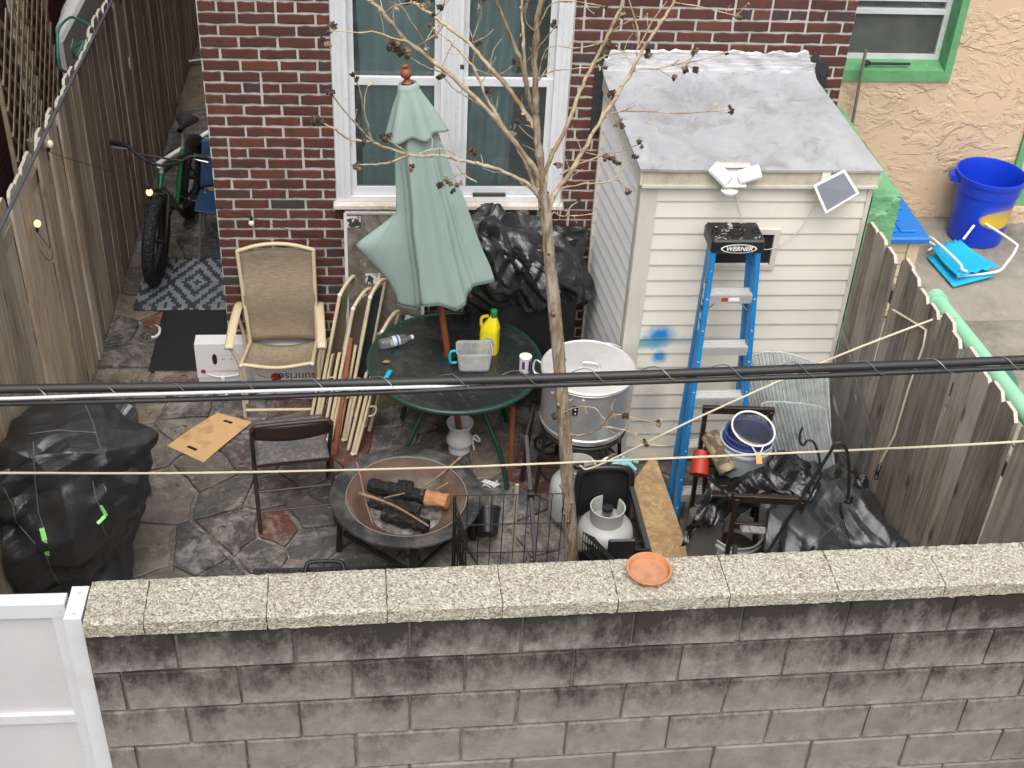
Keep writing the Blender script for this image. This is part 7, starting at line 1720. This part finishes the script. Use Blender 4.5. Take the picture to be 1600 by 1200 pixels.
# upper left and crown twigs
for pts, y1 in (([(672,92),(660,60),(640,30),(617,-10)],-2.2),([(650,75),(690,45),(682,28)],-2.1),([(707,120),(680,110),(655,98),(633,84)],-2.3),([(637,65),(616,60),(585,50),(560,51),(515,48)],-2.5),([(737,72),(740,55),(750,25),(755,-10)],-1.8),
    ([(737,105),(742,80),(739,60),(750,30),(752,0)],-1.8),([(760,170),(735,155),(712,140),(690,118)],-2.1),([(785,195),(770,165),(763,140)],-1.95),([(740,107),(775,118),(808,98)],-1.9),([(797,215),(808,190),(812,186)],-2.0),
    ([(838,130),(850,85),(865,72),(900,75),(938,68)],-1.85),([(840,125),(860,112),(890,108),(945,103)],-1.85),([(842,40),(860,8),(890,2),(945,10)],-1.9),([(843,10),(856,-5),(880,-20)],-1.9),([(836,50),(820,30),(825,0)],-1.95),
    ([(927,100),(945,88),(975,82),(1010,85)],-1.75),([(950,55),(970,40),(1000,25)],-1.75),([(820,100),(845,70),(868,40)],-2.0),([(765,105),(752,88),(745,70)],-1.75),([(680,27),(692,10),(695,-10)],-1.7),([(600,22),(620,8),(655,3)],-2.4)):
    B(pts, .0045, .0028, y1, y1+.08)
for (u, v, y) in [(630,78,-2.25),(682,55,-2.0),(686,12,-1.75),(640,3,-2.3),(626,62,-2.3),(612,70,-2.35),(676,2,-1.8),(718,100,-1.95),(797,205,-2.0),(716,290,-2.25),(620,75,-2.3),(1085,105,-1.7),(870,255,-1.8),(975,22,-1.75),(957,150,-1.75),(952,62,-1.75),(555,262,-2.4),(490,188,-2.4),(497,195,-2.4),(508,62,-2.45),(520,44,-2.5),(605,213,-2.3),(645,266,-2.3),(572,227,-2.35),(712,292,-2.25),(690,286,-2.3),(961,250,-1.7)]: tips.append(PY(u, v, y))
# fine side twigs, buds and papery remains of last year's leaves
ft = MB(); rt = random.Random(77); pap = MB()
for (q, r1) in ALLQ:
    Lq = sum((b-a).length for a, b in zip(q, q[1:]))
    for k in range(int(Lq/.16)):
        i_ = rt.randrange(2, len(q)-1); p = q[i_]; d = (q[i_]-q[i_-1]).normalized(); o_ = (d.orthogonal()*rt.uniform(-1,1) + d.cross(d.orthogonal())*rt.uniform(-1,1)).normalized()
        L_t = rt.uniform(.015,.11); d2 = (d*rt.uniform(.2,.9)+o_+V((0,0,.35))).normalized(); e = p+d2*L_t*.6+V((0,0,.01)); e2 = e+(d2+V((rt.uniform(-.6,.6),rt.uniform(-.6,.6),rt.uniform(-.2,.8)))).normalized()*L_t*.5
        ft.tube([p, e, e2], [.0023,.0017,.0011], 4)
        if rt.random() < .5: ft.ball(e2, .0035, 3)
        if rt.random() < .28:
            w_ = V((rt.uniform(-1,1),rt.uniform(-1,1),rt.uniform(-1,.2))).normalized(); s_ = w_.orthogonal().normalized()*rt.uniform(.003,.006); n_ = w_.cross(s_).normalized()
            pts_ = [e2+w_*(t_*.028)+n_*(.008*math.sin(t_*3.5)) for t_ in (0,.33,.66,1)]
            pap.add([x_ for p_ in pts_ for x_ in (p_-s_, p_+s_)], [(0,2,3,1),(2,4,5,3),(4,6,7,5)])
ft.part('fine_twigs', M_twig, sh, 60, kind='stuff'); pap.part('dry_leaves', mat('papery_leaf', (.48,.38,.25), .9), sh, kind='stuff')
PODM = []
for i in range(6):
    r = random.Random(i+40); b = MB()
    for k in range(16):
        d = V((r.uniform(-1,1),r.uniform(-1,1),r.uniform(-1,1))).normalized(); c_ = d*r.uniform(.008,.013); s_ = d.orthogonal().normalized()*r.uniform(.004,.008); t_ = d.cross(s_)
        b.add([c_-s_-t_*.4, c_+s_-t_*.5, c_+s_*.6+t_+d*.006, c_-s_*.7+t_+d*.003, c_+d*.010], [(0,1,4),(1,2,4),(2,3,4),(3,0,4)])
    b.ball((0,0,0), .0105, 4); me = b.mesh(); me.materials.append(M_pod); PODM.append(me)
for p in tips:
    for k in range(rnd.choice((1,2,2,3))): inst(rnd.choice(PODM), 'seed_pod', sh, p+V((rnd.uniform(-1,1),rnd.uniform(-1,1),rnd.uniform(-1,1)))*.014, (rnd.uniform(0,6),rnd.uniform(0,6),0), [rnd.uniform(.45,1.05) for _ in range(3)])

# ================================================================== leaf litter and grit on the paving
lt = MB(); rl = random.Random(5)
for k in range(1800):
    x, y = rl.uniform(-.88,3.6), rl.uniform(-2.1,.0) if rl.random() < .72 else rl.uniform(0,4)
    if y > -.02 and x > -.03: x = rl.uniform(-.88,-.04)
    if rl.random() < .30: x = -.88+abs(rl.gauss(0,.05)) if rl.random() < .5 else x
    a_ = rl.uniform(0,6.28); sz = rl.choice((.004,.005,.006,.008,.014)); c_ = V((x,y,.0075)); d = V((math.cos(a_),math.sin(a_),rl.uniform(-.1,.3)))*sz*rl.uniform(1,2.2); e = V((-math.sin(a_),math.cos(a_),rl.uniform(-.1,.3)))*sz*.6
    lt.add([c_-d, c_+e+V((0,0,.003)), c_+d, c_-e], [(0,1,2),(0,2,3)])
lt.single('leaf_litter', mat('leaf_litter', (.10,.065,.035), .9, layers=[('noise',(1,1,1),7,.48,.6,(.30,.26,.20),.9)], rand=False), None, None, loc=(0,0,0), kind='stuff')
